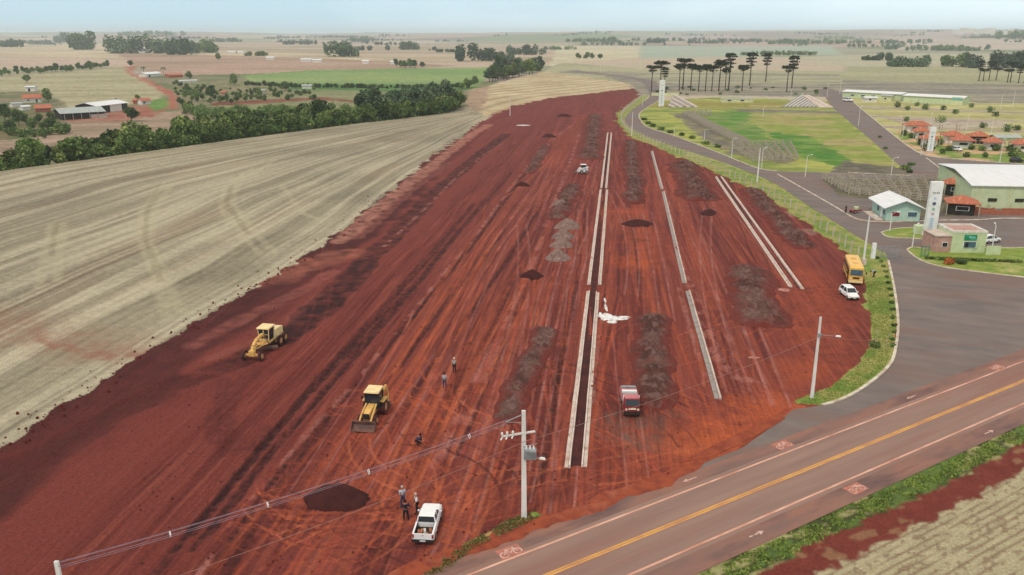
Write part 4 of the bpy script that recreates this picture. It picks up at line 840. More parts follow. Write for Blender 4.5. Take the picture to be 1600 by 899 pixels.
M['kerbnew'] = noisy('kerb_concrete_fresh', S(222, 206, 196), S(198, 178, 166), 1.0, .85, .2, .1, coord='w', c3=S(186, 142, 128), s3=.7, thr3=(.58, .72))
M['bluegrey'] = noisy('seat_blue_grey', S(120, 146, 152), S(100, 126, 134), 2, .8, .2)
def buildings():
    # mint house
    FL, FR = P(1383.6, 345.2), P(1436, 346.6); rz, w_ = frame_of(FL, FR)
    h = gable_building('gabled_house', FL, FR, 9.5, 2.9, 1.3, 'teal_wall', 'roofw', 'small mint green house with a pale gabled roof, beside the tall white totem', 'house', 'y', [(w_*.27, 1.5, 1.0, 1.9, 'redwin', 'w'), (w_*.77, 1.7, 1.0, 1.9, 'bluewin', 'w')], .8)
    MB().box((-1.2, 4.2, .05), (1.6, 8.5, .3)).build('pavement', M['conc'], h); MB().box((-.04, 3, 1.05), (.08, .9, 2.1)).build('door', M['white'], h)
    for yy in (1.5, 5.5): MB().box((-.05, yy, 1.5), (.07, 1.1, .9)).build('side_window', M['bluewin'], h)
    # gatehouse
    FL, FR = P(1484.5, 396), P(1537.5, 396.5); rz, w_ = frame_of(FL, FR); g = thing('gatehouse', (FL[0], FL[1], .1), rz, 'pale green gatehouse with a flat parapet roof, a green sign and a pink brick wing', 'building')
    dp = 5.6; hh = 3.8; b = MB().box((w_/2, dp/2, hh/2-.3), (w_, dp, hh)); b.build('wall', M['green_wall'], g)
    zt = hh-.3; p = MB()
    for c_, d_ in (((w_/2, .1, zt+.18), (w_+.1, .3, .36)), ((w_/2, dp-.1, zt+.18), (w_+.1, .3, .36)), ((.1, dp/2, zt+.18), (.3, dp-.5, .36)), ((w_-.1, dp/2, zt+.18), (.3, dp-.5, .36))): p.box(c_, d_)
    p.build('parapet', M['white_wall'], g); MB().box((w_/2, dp/2, zt+.03), (w_-.5, dp-.5, .05)).build('roof', M['pink_wall'], g)
    MB().box((-1.35, 2.6, 1.3), (2.7, 4.6, 3.0)).build('brick_wing', M['pink_wall'], g); MB().box((-1.35, 2.6, 2.87), (3.0, 4.9, .16)).build('wing_roof', M['conc'], g)
    s = MB().box((w_*.52, -.09, 2.72), (w_*.36, .12, .98)).build('sign_board', M['signg'], g)
    k = MB(); k.box((w_*.56, -.17, 2.78), (w_*.2, .03, .3), top=.8); k.box((w_*.47, -.17, 2.98), (w_*.14, .03, .12)); k.box((w_*.6, -.17, 2.5), (w_*.16, .03, .1)); k.build('sign_marking', M['teal'], s)
    openings(g, w_, [(w_*.53, 2.0, .95, 1.95, 'bluewin', 'w')]); openings(g, w_, [(-1.0, .8, 1.0, 1.7, 'dark', 'w')], y=.27)
    MB().box((w_*.44, -.14, 1.45), (.5, .04, .95)).build('notice', M['dark'], g)
    MB().box((w_+.8, -1.2, .75), (2.4, .18, 1.6)).build('garden_wall', M['green_wall'], g)
    # white totem by the gate
    def totem(x, y, h, w_, d_, rz, label, lean=0):
        t = thing('totem_sign', (x, y, 0), rz, label, 'totem'); MB().box((0, 0, .15), (w_+.5, d_+.5, .5)).build('plinth', M['conc'], t); MB().box((0, 0, h/2+.3), (w_, d_, h)).build('slab', M['white'], t, bevel=.04)
        for k, (zz, r, mt) in enumerate(((.70, .22, 'paleblue'), (.60, .30, 'darkblue'), (.50, .24, 'logogreen'), (.41, .25, 'logopink'))):
            MB().tube((-.1, -d_/2-.02, h*zz+.3), (-.1, -d_/2-.05, h*zz+.3), w_*r*.5, n=14).build('emblem', M[mt], t)
        b = MB()
        for j in range(4): b.box((-w_*.24+j*w_*.15, -d_/2-.03, h*.83), (w_*.1, .04, h*.025))
        b.build('lettering', M['grey'], t); b = MB()
        for j in range(9): b.box((-.1, -d_/2-.03, h*(.36-.032*j)), (w_*.3, .04, h*.02))
        b.build('lettering', M['paleblue'], t)
        return t
    M['paleblue'] = noisy('sign_pale_blue', S(186, 208, 226), S(170, 198, 220), 2, .6, .3); M['darkblue'] = noisy('sign_dark_blue', S(70, 92, 116), S(82, 104, 128), 2, .6, .3)
    M['logogreen'] = noisy('sign_logo_green', S(124, 176, 148), S(150, 188, 164), 2, .6, .3); M['logopink'] = noisy('sign_logo_pink', S(190, 166, 178), S(200, 180, 190), 2, .6, .3)
    x, y = P(1451, 370); totem(x, y, 10.0, 2.1, .9, R(-8), 'tallest white totem sign with round emblems, standing on the island by the gatehouse')
    x, y = P(1452.5, 238); totem(x, y, 7.6, 1.7, .8, R(-8), 'slim white totem among the orange roofed kiosks')
    x, y = P(1033, 167); totem(x, y, 13.0, 2.6, 1.2, R(5), 'white totem at the far bend of the road in front of the pines')
    # low green box by the totem
    x, y = P(1438, 366); MB_ = MB().box((x, y, .85), (2.2, 1.6, 1.7)); o = MB_.build('valve_cabinet', M['green_wall']); tag(o, 'low pale green cabinet left of the tall totem', 'cabinet')
    # large hall with a white roof
    he = 5.0; A_ = Vector(P(1519.9, 289.5, he)); B_ = Vector(P(1468.4, 256.2, he)); C_ = Vector(P(1700, 292.6, he)); D_ = B_+(C_-A_)
    hall = thing('exhibition_hall', (A_.x, A_.y, 0), 0, 'large pale green hall with a wide white metal roof at the right edge', 'hall'); q = [tuple(p_-A_) for p_ in (A_, C_, D_, B_)]
    MB().prism(q, -.5, he-.05).build('wall', M['green_wall'], hall)
    ex = [Vector(p_) for p_ in q]; cen = sum(ex, Vector((0, 0)))/4; ex = [p_+(p_-cen).normalized()*.5 for p_ in ex]; mid1 = (ex[0]+ex[3])/2; mid2 = (ex[1]+ex[2])/2
    b = MB(); vs = [(*ex[0], he), (*ex[1], he), (*mid2, he+1.2), (*mid1, he+1.2), (*ex[2], he), (*ex[3], he)]; vs += [(p_[0], p_[1], p_[2]-.15) for p_ in vs]
    b.add(vs, [(0, 1, 2, 3), (3, 2, 4, 5), (6, 9, 8, 7), (9, 11, 10, 8), (0, 6, 7, 1), (5, 4, 10, 11), (0, 3, 9, 6), (3, 5, 11, 9), (1, 7, 8, 2), (2, 8, 10, 4)]).build('roof', M['roofw'], hall)
    dv = (C_-A_).normalized(); az = math.atan2(dv.y, dv.x)
    for k in range(9): MB().box((dv.x*(2+k*6), dv.y*(2+k*6)-.03, he/2-.3), (.22, .12, he-.2), rz=az).build('pilaster', M['cream'], hall)
    for k, u_ in enumerate((4.5, 10)): MB().box((dv.x*u_, dv.y*u_-.08, 1.9), (1.8, .1, .7), rz=az).build('window', M['dark'], hall)
    # tiled porches beside the hall
    for (px, py, w_, d_, h_, lb) in ((1500, 334, 5.0, 4.2, 2.9, 'clay tiled shelter on posts right of the tall totem'), (1489, 305, 3.4, 3.0, 3.2, 'small clay tiled lean-to against the hall wall')):
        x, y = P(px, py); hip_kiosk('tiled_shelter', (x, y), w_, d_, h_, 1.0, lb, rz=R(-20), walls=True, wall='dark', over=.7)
    for (px, py, l_, rz, lb) in ((1532, 331, 6, R(-52), 'brick pen wall running down from the hall'), (1560, 336, 13, R(-3), 'long low brick wall in front of the hall'), (1600, 333, 9, R(-3), 'low brick pen wall at the right frame edge')):
        x, y = P(px, py); o = MB().box((0, 0, .45), (l_, .25, 1.0)).box((l_*.3, .9, .45), (.25, 2.0, 1.0)).build('brick_pen_wall', M['brick']); o.location = (x, y, 0); o.rotation_euler.z = rz; tag(o, lb, 'wall')
    # kiosks
    spots = [(1431, 203, 8, 4, 'long clay roofed kiosk at the left end of the cluster'), (1438, 213, 4.5, 3.6, 'clay roofed kiosk just below the long left one'), (1450, 225, 4.5, 3.6, 'clay roofed kiosk directly behind the slim totem'), (1487, 220, 5.4, 4, 'clay roofed kiosk in the middle, the rear one of two'), (1502, 228, 5.6, 4, 'clay roofed kiosk in the middle, the front one of two'),
             (1527, 221, 5, 4, 'dark walled clay roofed kiosk right of the middle pair'), (1549, 231, 4.8, 4, 'clay roofed kiosk right of the dark walled one'), (1598, 234, 6, 4, 'clay roofed kiosk at the right frame edge')]
    for i, (px, py, w_, d_, lb) in enumerate(spots):
        x, y = P(px, py+3); hip_kiosk('kiosk', (x, y), w_, d_, 2.9, 1.2, lb, 'clay roofed kiosks of the fairground', R(-14), wall='dark' if i == 5 else 'white_wall', over=.8)
    x, y = P(1471, 208); k = thing('open_shelter', (x, y, 0), R(-14), 'bare open shelter with a thin dark gable roof behind the slim totem', 'shelter'); roof_gable(k, 6, 4, 3.0, .8, 'wood', .4, 'y', .12)
    for xx in (0, 6):
        for yy in (0, 4): MB().box((xx, yy, 1.4), (.18, .18, 3.2)).build('post', M['wood'], k)
    gable_building('pale_shed', P(1556, 228), P(1592, 228), 4, 2.8, .6, 'cream', 'roofg', 'pale flat shed between the kiosks at the right edge', 'shed', 'x', [(2, 1, 1, 1.8, 'dark', 'w')])
    # two long exhibition sheds on the far side
    def along(FL, FR, t): return (FL[0]+(FR[0]-FL[0])*t, FL[1]+(FR[1]-FL[1])*t)
    a = gable_building('long_shed', P(1316, 152.5), P(1407, 157.5), 12, 3.4, .8, 'green_wall', 'roofw', 'long pale green shed with white roof on the left of the two far sheds', 'shed', 'x', [(6+k*6, 2.2, 1.2, 2.1, 'bluewin', 'w') for k in range(3)], group='long pale green sheds')
    a = gable_building('long_shed', P(1411, 160), P(1503, 165), 12, 3.6, .8, 'green_wall', 'roofw', 'long pale green shed with a teal banner on its right end', 'shed', 'x', group='long pale green sheds')
    w2 = frame_of(P(1411, 160), P(1503, 165))[1]; MB().box((w2-2.6, -.12, 2.0), (5.2, .2, 4.4)).build('end_wall', M['cream'], a); MB().box((w2-2.6, -.26, 3.1), (5.0, .06, 1.5)).build('banner', M['teal'], a)
    for FLp, FRp, dep, h_, wl, rf, lb in (((1352, 160), (1370, 160), 5, 2.4, 'white_wall', 'roofw', 'small white roofed booth in front of the left far shed'), ((1376, 158), (1392, 159), 4, 3.0, 'cream', 'roofg', 'cream booth in front of the left far shed')):
        gable_building('booth', P(*FLp), P(*FRp), dep, h_, .4, wl, rf, lb, 'booth', 'x', [(2.5, 1.2, 1, 1.8, 'dark', 'w')])
    gable_building('arena_stand', P(1128, 160.5), P(1177, 160.5), 4, 2.0, .3, 'cream', 'roofg', 'low cream block in the middle of the arena', 'building', 'x', [(4, 2, .8, 1.5, 'dark', 'w'), (11, 2, .8, 1.5, 'dark', 'w')], .2)
    # terraces
    def terrace(a, b_, c, h_, n, mats_, label):
        "rows parallel to a-b, rising towards c"
        t = thing('terrace', (a[0], a[1], 0), 0, label, 'grandstand'); A2, B2, C2 = Vector(a), Vector(b_), Vector(c); d = (B2-A2); s = (C2-A2)/n
        for i in range(n):
            f0 = 1-i/n*.72; o = s*i; q_ = [o, o+d*f0, o+d*f0+s, o+s]; MB().prism([tuple(p_) for p_ in q_], -.3, h_*(i+1)/n).build('step', M[mats_[i % len(mats_)]], t)
        return t
    def raked(x0, x1, ax, h_, n, mats_, label):
        "rows that start on the front edge (x0 to x1) and climb to the edge that falls from the apex to x1"
        o_ = P(x0, 168); t = thing('terrace', (*o_, 0), 0, label, 'grandstand'); L = lambda a, b, s: a+(b-a)*s
        for i in range(n):
            q = []
            for s in (i/n, (i+1)/n): f = P(L(x0, x1, s), 168); e = P(L(ax, x1, s), L(148, 168, s), h_*(1-s)); q.append(((f[0]-o_[0], f[1]-o_[1]), (e[0]-o_[0], e[1]-o_[1]), h_*(1-s)))
            (a, b, hb), (c, d, hd) = q; z = .3 if i % 2 else 0
            MB().add([(*a, -.3), (*c, -.3), (*d, -.3), (*b, -.3), (*a, .35+z), (*c, .35+z), (*d, hd+.35+z), (*b, hb+.35+z)], [(0, 3, 2, 1), (4, 5, 6, 7), (0, 1, 5, 4), (1, 2, 6, 5), (2, 3, 7, 6), (3, 0, 4, 7)]).build('step', M[mats_[i % len(mats_)]], t)
        return t
    def rake(fa, fb, ta, tb, h_, n, mats_, label):
        "rows running back from the front edge, the back end raised"
        A2, B2, C2, D2 = Vector(P(*fa)), Vector(P(*fb)), Vector(P(*ta, h_)), Vector(P(*tb, h_)); t = thing('terrace', (A2.x, A2.y, 0), 0, label, 'grandstand')
        for i in range(n):
            p_, q_ = A2.lerp(B2, i/n)-A2, A2.lerp(B2, (i+1)/n)-A2; r_, s_ = C2.lerp(D2, i/n)-A2, C2.lerp(D2, (i+1)/n)-A2; z = .25*(i % 2)
            MB().add([(*p_, -.3), (*q_, -.3), (*s_, -.3), (*r_, -.3), (*p_, .3+z), (*q_, .3+z), (*s_, h_+z), (*r_, h_+z)], [(0, 3, 2, 1), (4, 5, 6, 7), (0, 1, 5, 4), (1, 2, 6, 5), (2, 3, 7, 6), (3, 0, 4, 7)]).build('step', M[mats_[i % len(mats_)]], t)
        return t
    raked(1091, 1043, 1054, 4.5, 8, ['conc', 'conc_grey'], 'grey concrete terrace left of the arena beside the far totem')
    raked(1222, 1279, 1253, 5, 18, ['bluegrey', 'conc'], 'striped pale and blue grey terrace at the right end of the arena')
    rake((1281, 168.5), (1302, 169), (1255, 149), (1264, 149), 5.0, 2, ['conc'], 'plain concrete ramp right of the striped terrace')
    b = MB(); x0, y0 = P(1018, 150); x1, y1 = P(1060, 150); o = MB().box(((x0+x1)/2, y0, .8), (x1-x0, .3, 1.8)).build('arena_wall', M['cream']); tag(o, 'pale low wall behind the far totem', 'wall')
    # farm on the valley side
    def F(px, py): q_ = PH(px, py); return q_
    def farm(name, a, b_, dep, eh, rise, wall, roof, label, cat='house', along='x', wins=(), over=.6):
        p0, p1 = F(*a), F(*b_); return gable_building(name, p0, p1, dep, eh, rise, wall, roof, label, cat, along, wins, over, z=min(p0[2], p1[2])+.1)
    farm('farmhouse', (37, 161), (66, 160), 9, 3.0, 2.2, 'white_wall', 'tile', 'white farmhouse with a bright orange tiled roof on the left', 'house', 'x', [(3, 1.1, 1, 2, 'dark', 'w'), (8, 1, 0, 2.1, 'dark', 'd')])
    farm('white_shed', (40, 143), (54, 143), 6, 3.4, .5, 'white_wall', 'roofw', 'small white shed behind the orange roofed farmhouse', 'shed', 'x', [(3, 1.6, 0, 2.2, 'dark', 'd')])
    farm('brick_house', (56, 176), (80, 175), 8, 2.4, 1.6, 'brick', 'tile', 'dull red roofed house in front of the orange roofed farmhouse', 'house', 'x', [(3, 1.0, 1, 1.9, 'dark', 'w')])
    farm('low_roof_shed', (20, 168), (36, 167), 5, 2.2, .5, 'white_wall', 'roofg', 'grey roofed lean-to left of the dull red roof', 'shed'); farm('low_roof_shed', (36, 173), (48, 172), 4, 2.2, .5, 'white_wall', 'roofw', 'small pale roofed hut just below the grey lean-to', 'shed')
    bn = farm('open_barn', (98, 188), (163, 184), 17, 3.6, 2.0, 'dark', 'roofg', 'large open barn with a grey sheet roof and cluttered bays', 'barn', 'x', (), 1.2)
    for k in range(7): MB().box((1+k*4.3, -1.0, 1.6), (.25, .25, 4.0)).build('post', M['wood'], bn)
    MB().box((19, -.6, 1.0), (9, .3, 2.2)).build('bay_wall', M['conc'], bn)
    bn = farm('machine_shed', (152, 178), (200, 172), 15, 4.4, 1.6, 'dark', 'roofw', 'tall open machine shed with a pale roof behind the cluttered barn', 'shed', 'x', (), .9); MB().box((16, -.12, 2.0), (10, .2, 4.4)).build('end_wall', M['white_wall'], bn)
    farm('small_hut', (222, 164), (236, 163), 5, 2.6, 1.3, 'white_wall', 'tile', 'little hut with orange roof and blue wall right of the spreading tree', 'hut', 'x', [(1.8, 1.6, .6, 2, 'bluewin', 'w')])
    farm('brick_hut', (208, 163), (220, 163), 5, 2.4, 1.0, 'brick', 'tile', 'low brick hut left of the little orange roofed hut', 'hut'); farm('farmhouse', (229, 121), (252, 119), 10, 3.0, 1.6, 'white_wall', 'roofw', 'white roofed farmhouse between the two palms', 'house', 'x', [(5, 2.5, 0, 2.3, 'dark', 'd')])
    farm('brick_house', (264, 122), (286, 121), 9, 2.6, 1.3, 'brick', 'tile', 'brown roofed house right of the palms', 'house'); farm('long_roof_shed', (282, 130), (308, 129), 5, 2.0, .4, 'white_wall', 'roofw', 'long thin pale roof below the brown roofed house', 'shed')
    farm('white_shed', (472, 139), (487, 139), 5, 2.6, .8, 'white_wall', 'roofg', 'small pale shed beside the dark valley tree', 'shed'); farm('valley_hut', (345, 150), (352, 150), 4, 2.6, .8, 'pink_wall', 'tile', 'tiny pink hut by the valley thicket', 'hut'); farm('valley_hut', (402, 146), (414, 146), 5, 2.2, .6, 'conc', 'roofg', 'grey hut left of the dark valley tree', 'hut')
    # far farmsteads and silos
    for i, (px, py, wpx, lb) in enumerate(((416, 94, 12, 'tiny white roof on the upper plain, leftmost of the far row'), (470, 97, 16, 'long white roof on the upper plain'), (488, 98, 14, 'low white roof right of the long one'), (566, 100, 10, 'white roof beside the lone round tree'), (610, 101, 10, 'small white roof left of the clump'), (356, 84, 12, 'white roof right of the silo wood'), (372, 84, 8, 'small white roof at the end of the silo wood'))):
        x, y, z = PH(px, py); r = math.hypot(x, y); farm('far_farm_building', (px, py), (px+wpx, py), 9, 3.5, 1.2, 'white_wall', 'roofw', lb, 'farm building')
    x, y, z = PH(228, 82); s = thing('grain_silos', (x, y, z), 0, 'white grain silos and sheds inside the dark wood on the left', 'silo')
    for k, (dx, h_, r_) in enumerate(((0, 20, 4), (10, 14, 5), (-14, 10, 6))):
        b = MB().tube((dx, 0, -2), (dx, 0, h_), r_, n=14); b.tube((dx, 0, h_), (dx, 0, h_+r_*.5), r_, .6, n=14); b.build('silo', M['white_wall'], s, smooth=False)
    MB().box((-14, -14, 3), (30, 12, 6)).build('shed', M['roofw'], s)
    # hill village on the far right
    rng = random.Random(3)
    for k in range(16):
        px = 1496+k*6.2+rng.uniform(-2, 2); py = 57+rng.uniform(-2.5, 3); x, y, z = PH(px, py); r = math.hypot(x, y); w_ = rng.uniform(22, 44); h_ = rng.uniform(12, 26)
        t = thing('village_house', (x, y, z), rng.uniform(-.3, .3), 'pale house of the hazy village on the far right hill', 'house', 'houses of the far hill village'); MB().box((0, 0, h_/2-2), (w_, 18, h_)).build('wall', M['white_wall'], t); roof_gable(t, w_, 18, 0, 4, rng.choice(['tile', 'roofg']), 1.5)
        t.children[-1].location = (-w_/2, -9, h_-2)
buildings()
# ---------------------------------------------------------------- pens, fences, kerbs of the new streets
def rail_fence(b, p0, p1, h=1.5, rails=4, step=2.4, z=0.0):
    d = Vector(p1)-Vector(p0); L_ = d.length; n = max(1, int(L_/step)); a = math.atan2(d.y, d.x)
    for i in range(n+1): q = Vector(p0)+d*i/n; b.box((q.x, q.y, h/2+z-.1), (.2, .2, h+.3), a)
    for k in range(rails): zz = h*(.25+.72*k/max(rails-1, 1)); b.box(((p0[0]+p1[0])/2, (p0[1]+p1[1])/2, zz+z), (L_, .06, .14), a)
def corral(lines, label, h=1.5, rails=4, mat='wood'):
    p = PP([lines[0][0]])[0]; t = thing('cattle_pen', (p[0], p[1], 0), 0, label, 'pen')
    for l in lines:
        a, b_ = PP(l); b = MB(); rail_fence(b, (a[0]-p[0], a[1]-p[1]), (b_[0]-p[0], b_[1]-p[1]), h, rails); b.build('rail_panel', M[mat], t)
def quad_lines(q, n, m):
    a, b_, c, d = q; L_ = lambda s, t: (s[0]+(t[0]-s[0]), s[1]); out = []
    mix = lambda p_, q_, t: (p_[0]+(q_[0]-p_[0])*t, p_[1]+(q_[1]-p_[1])*t)
    for i in range(m+1): t = i/m; out.append([mix(a, d, t), mix(b_, c, t)])
    for i in range(n+1): t = i/n; out.append([mix(a, b_, t), mix(d, c, t)])
    return out
corral(quad_lines(((1285, 281), (1462, 283), (1470, 318), (1326, 304)), 9, 3), 'maze of grey wooden cattle pens behind the mint house', 1.7, 4)
corral(quad_lines(((1066, 180), (1076, 178), (1172, 226), (1154, 228)), 9, 2), 'long narrow wooden cattle race across the green showground', 1.5, 3)
corral(quad_lines(((1078, 176), (1110, 176), (1112, 181), (1080, 182)), 5, 1), 'short wooden pen at the top end of the long cattle race', 1.6)
corral(quad_lines(((1140, 229), (1234, 226), (1246, 250), (1178, 254)), 7, 3), 'wooden pens beside the road at the lower edge of the showground', 1.6)
def verge_fence():
    line = smooth(PP([(1003, 153), (986, 166), (973, 178), (972, 192), (990, 211), (1042, 234), (1100, 258), (1150, 281), (1200, 305), (1250, 336), (1300, 370), (1330, 396), (1340, 404)]), 6); t = thing('wire_fence', (line[0][0], line[0][1], 0), 0, 'long wire fence with slim concrete posts along the grass verge', 'fence')
    o = line[0]; cum = [0]
    for a, b_ in zip(line[:-1], line[1:]): cum.append(cum[-1]+math.dist(a, b_))
    n = 98; pr = MB().box((0, 0, .95), (.19, .19, 2.1)); pr.v += []; pr.tube((0, 0, 1.98), (.28, -.2, 2.3), .05, n=4); p0 = pr.build('fence_post', M['conc'], t); k = 0
    for i in range(n):
        s = cum[-1]*(i/(n-1))**1.0; k = min(max(j for j in range(len(cum)) if cum[j] <= s+1e-6), len(line)-2); f = (s-cum[k])/(cum[k+1]-cum[k]); x = line[k][0]+(line[k+1][0]-line[k][0])*f; y = line[k][1]+(line[k+1][1]-line[k][1])*f
        q = p0 if i == 0 else link(p0.copy()); q.parent = t; q.location = (x-o[0], y-o[1], 0)
    b = MB()
    for z in (.3, .75, 1.2, 1.65, 1.95): b.path([(x-o[0], y-o[1], z) for x, y in line], .012, 3)
    b.build('wire', M['grey'], t)
verge_fence()
def gate():
    a, b_ = P(1367, 404), P(1406, 403); rz, w_ = frame_of(a, b_); t = thing('sliding_gate', (a[0], a[1], 0), rz, 'grey sliding mesh gate drawn across the access road', 'gate'); f = MB()
    for z in (.15, 1.15, 2.1): f.box((w_/2, 0, z), (w_, .06, .07))
    for k in range(5): f.box((w_*k/4, 0, 1.12), (.08, .08, 2.0))
    f.build('gate_frame', M['grey'], t); f = MB()
    for k in range(int(w_/.16)): f.box((.08+k*.16, 0, 1.12), (.025, .02, 1.9))
    f.build('mesh_bars', M['grey'], t)
    x, y = P(1363.5, 404); t = MB().box((x, y, 1.3), (.6, .5, 2.7), top=.95).build('gate_post', M['white']); tag(t, 'thick white post at the left end of the sliding gate', 'post')
    x, y = P(1444, 403); t = thing('mesh_panel', (x, y, .1), R(12), 'small green mesh panel fence left of the gatehouse', 'fence'); b = MB()
    for k in range(3): b.box((k*.7-.7, 0, 1), (.08, .08, 2.1))
    b.box((0, 0, 1.9), (1.4, .05, .06)); b.box((0, 0, .3), (1.4, .05, .06)); b.build('frame', M['signg'], t); b = MB()
    for k in range(14): b.box((-.66+k*.1, 0, 1.1), (.015, .015, 1.6))
    b.build('bars', M['grey'], t)
gate()
def new_kerb(a, b_, side, label, wide=.52, nseg=None):
    g_ = wide > .6
    "freshly cast kerb with its gutter, slightly wavering"
    A2, B2 = P(*a), P(*b_); n = 14; rng = random.Random(int(a[0]*7)); pts = [(A2[0]+(B2[0]-A2[0])*i/n+rng.uniform(-.015, .015), A2[1]+(B2[1]-A2[1])*i/n) for i in range(n+1)]; s = side
    t = thing('cast_kerb', (A2[0], A2[1], 0), 0, label, 'kerb', 'freshly cast street kerbs'); q = [(x-A2[0], y-A2[1]) for x, y in pts]
    sweep(MB(), q, [(s*.02, -.05), (s*wide*.66, -.05), (s*wide*.66, .07), (s*.02, .10)][::s]).build('gutter', M['conc_grey' if g_ else 'conc'], t); sweep(MB(), q, [(-s*wide*.34, -.05), (0, -.05), (-s*.02, .27), (-s*(wide*.34-.03), .27)][::-s]).build('kerb_stone', M['conc' if g_ else 'kerbnew'], t)
new_kerb((888, 731), (920, 456), 1, 'left cast kerb of the nearest pair of long strips'); new_kerb((911, 730), (933, 458), -1, 'right cast kerb of the nearest pair of long strips')
new_kerb((921, 445), (939, 297), 1, 'left kerb of the middle section of the long pair'); new_kerb((936, 445), (948, 297), -1, 'right kerb of the middle section of the long pair')
new_kerb((940, 294), (950, 208), 1, 'left kerb of the farthest section of the long pair'); new_kerb((946.5, 294), (955, 208), -1, 'right kerb of the farthest section of the long pair')
new_kerb((1124, 624), (1076, 456), 1, 'single cast kerb strip right of the red truck', .7); new_kerb((1071, 443), (1037, 300), 1, 'middle section of the single kerb strip', .7); new_kerb((1035, 296), (1019, 237), 1, 'farthest section of the single kerb strip', .7)
new_kerb((1236, 449), (1119, 277), 1, 'left kerb of the short pair nearest the bus'); new_kerb((1253, 452), (1127, 277), -1, 'right kerb of the short pair nearest the bus')
sheet('road_bed', [tuple(q) for q in PP([(892, 728), (908, 728), (952.5, 208), (951.5, 208)])], .012, noisy('dark_road_bed', S(84, 46, 44), S(62, 38, 38), .5, .95, .1, .2, coord='w', c3=S(110, 60, 54), s3=.2))
sheet('road_bed', [tuple(q) for q in PP([(1238, 449), (1250, 451), (1125, 277), (1121, 277)])], .012, noisy('dark_road_bed', S(100, 58, 54), S(70, 42, 42), .5, .95, .1, .2, coord='w'))
# ---------------------------------------------------------------- heaps and windrows
M['gravel_dark'] = noisy('windrow_soil', S(98, 58, 52), S(68, 46, 45), .5, .95, .1, .9, coord='w', c3=S(122, 94, 88), s3=1.7, thr3=(.56, .74))
M['rough_soil'] = attr_mat('rough_soil', 4.0, .3, .9, 3.5)
M['gravel_grey'] = noisy('gravel_grey', S(132, 108, 101), S(108, 88, 82), 1.2, .95, .1, .8, coord='w', c3=S(168, 146, 138), s3=3)
M['soil_dark'] = noisy('soil_dark', S(72, 38, 36), S(58, 32, 32), 1.0, .95, .1, .5, coord='w')
M['soil_red'] = noisy('soil_red', S(104, 48, 42), S(84, 40, 37), 1.0, .95, .1, .5, coord='w')
M['lime'] = noisy('lime_powder', S(236, 238, 238), S(196, 190, 188), 1.5, .9, .2, .3, coord='w', c3=S(206, 160, 148), s3=1.2, thr3=(.6, .7))
def heap(name, c, a, b_, h, mat, label, cat, group=None, rz=0.0, seed=0, rough=.25, n=30, peak=1.0, lump=1.0):
    "rounded heap with a ragged footprint; a, b_ half axes"
    m = max(10, int(n*b_/max(a, b_))) if b_ < a else n; g = n; co = []; xs = np.linspace(-1.12, 1.12, g); ys = np.linspace(-1.12, 1.12, max(m, 12)); X, Y = np.meshgrid(xs, ys); ang = np.arctan2(Y, X); rad = np.hypot(X, Y)
    wx, wy = X*a, Y*b_; edge = .80+.3*fbm(np.cos(ang)*1.6+seed, np.sin(ang)*1.6+seed*.7, 3, seed+3)
    if name == 'powder_patch': edge = .45+.9*fbm(np.cos(ang)*4+seed, np.sin(ang)*4+seed*.7, 3, seed+3)
    t = np.clip(1-rad/edge, 0, 1); prof = (t**.8 if peak < 1 else np.minimum(t*1.5, 1)**1.0)
    z = h*prof*(1-rough+2*rough*fbm(wx/lump+seed, wy/lump, 3, seed))+np.where(t > 0, .03, -.12)
    co = np.stack([wx.ravel(), wy.ravel(), z.ravel()], 1); ny, nx = X.shape; I = np.arange(nx*ny).reshape(ny, nx); f = np.stack([I[:-1, :-1], I[:-1, 1:], I[1:, 1:], I[1:, :-1]], -1).reshape(-1, 4)
    f = f[(t.ravel()[f] > 0).any(1)]
    me = np_mesh(name, co, f, [M[mat]], smooth=True); o = link(bpy.data.objects.new(name, me)); o.location = (c[0], c[1], 0); o.rotation_euler.z = rz; return tag(o, label, cat, group)
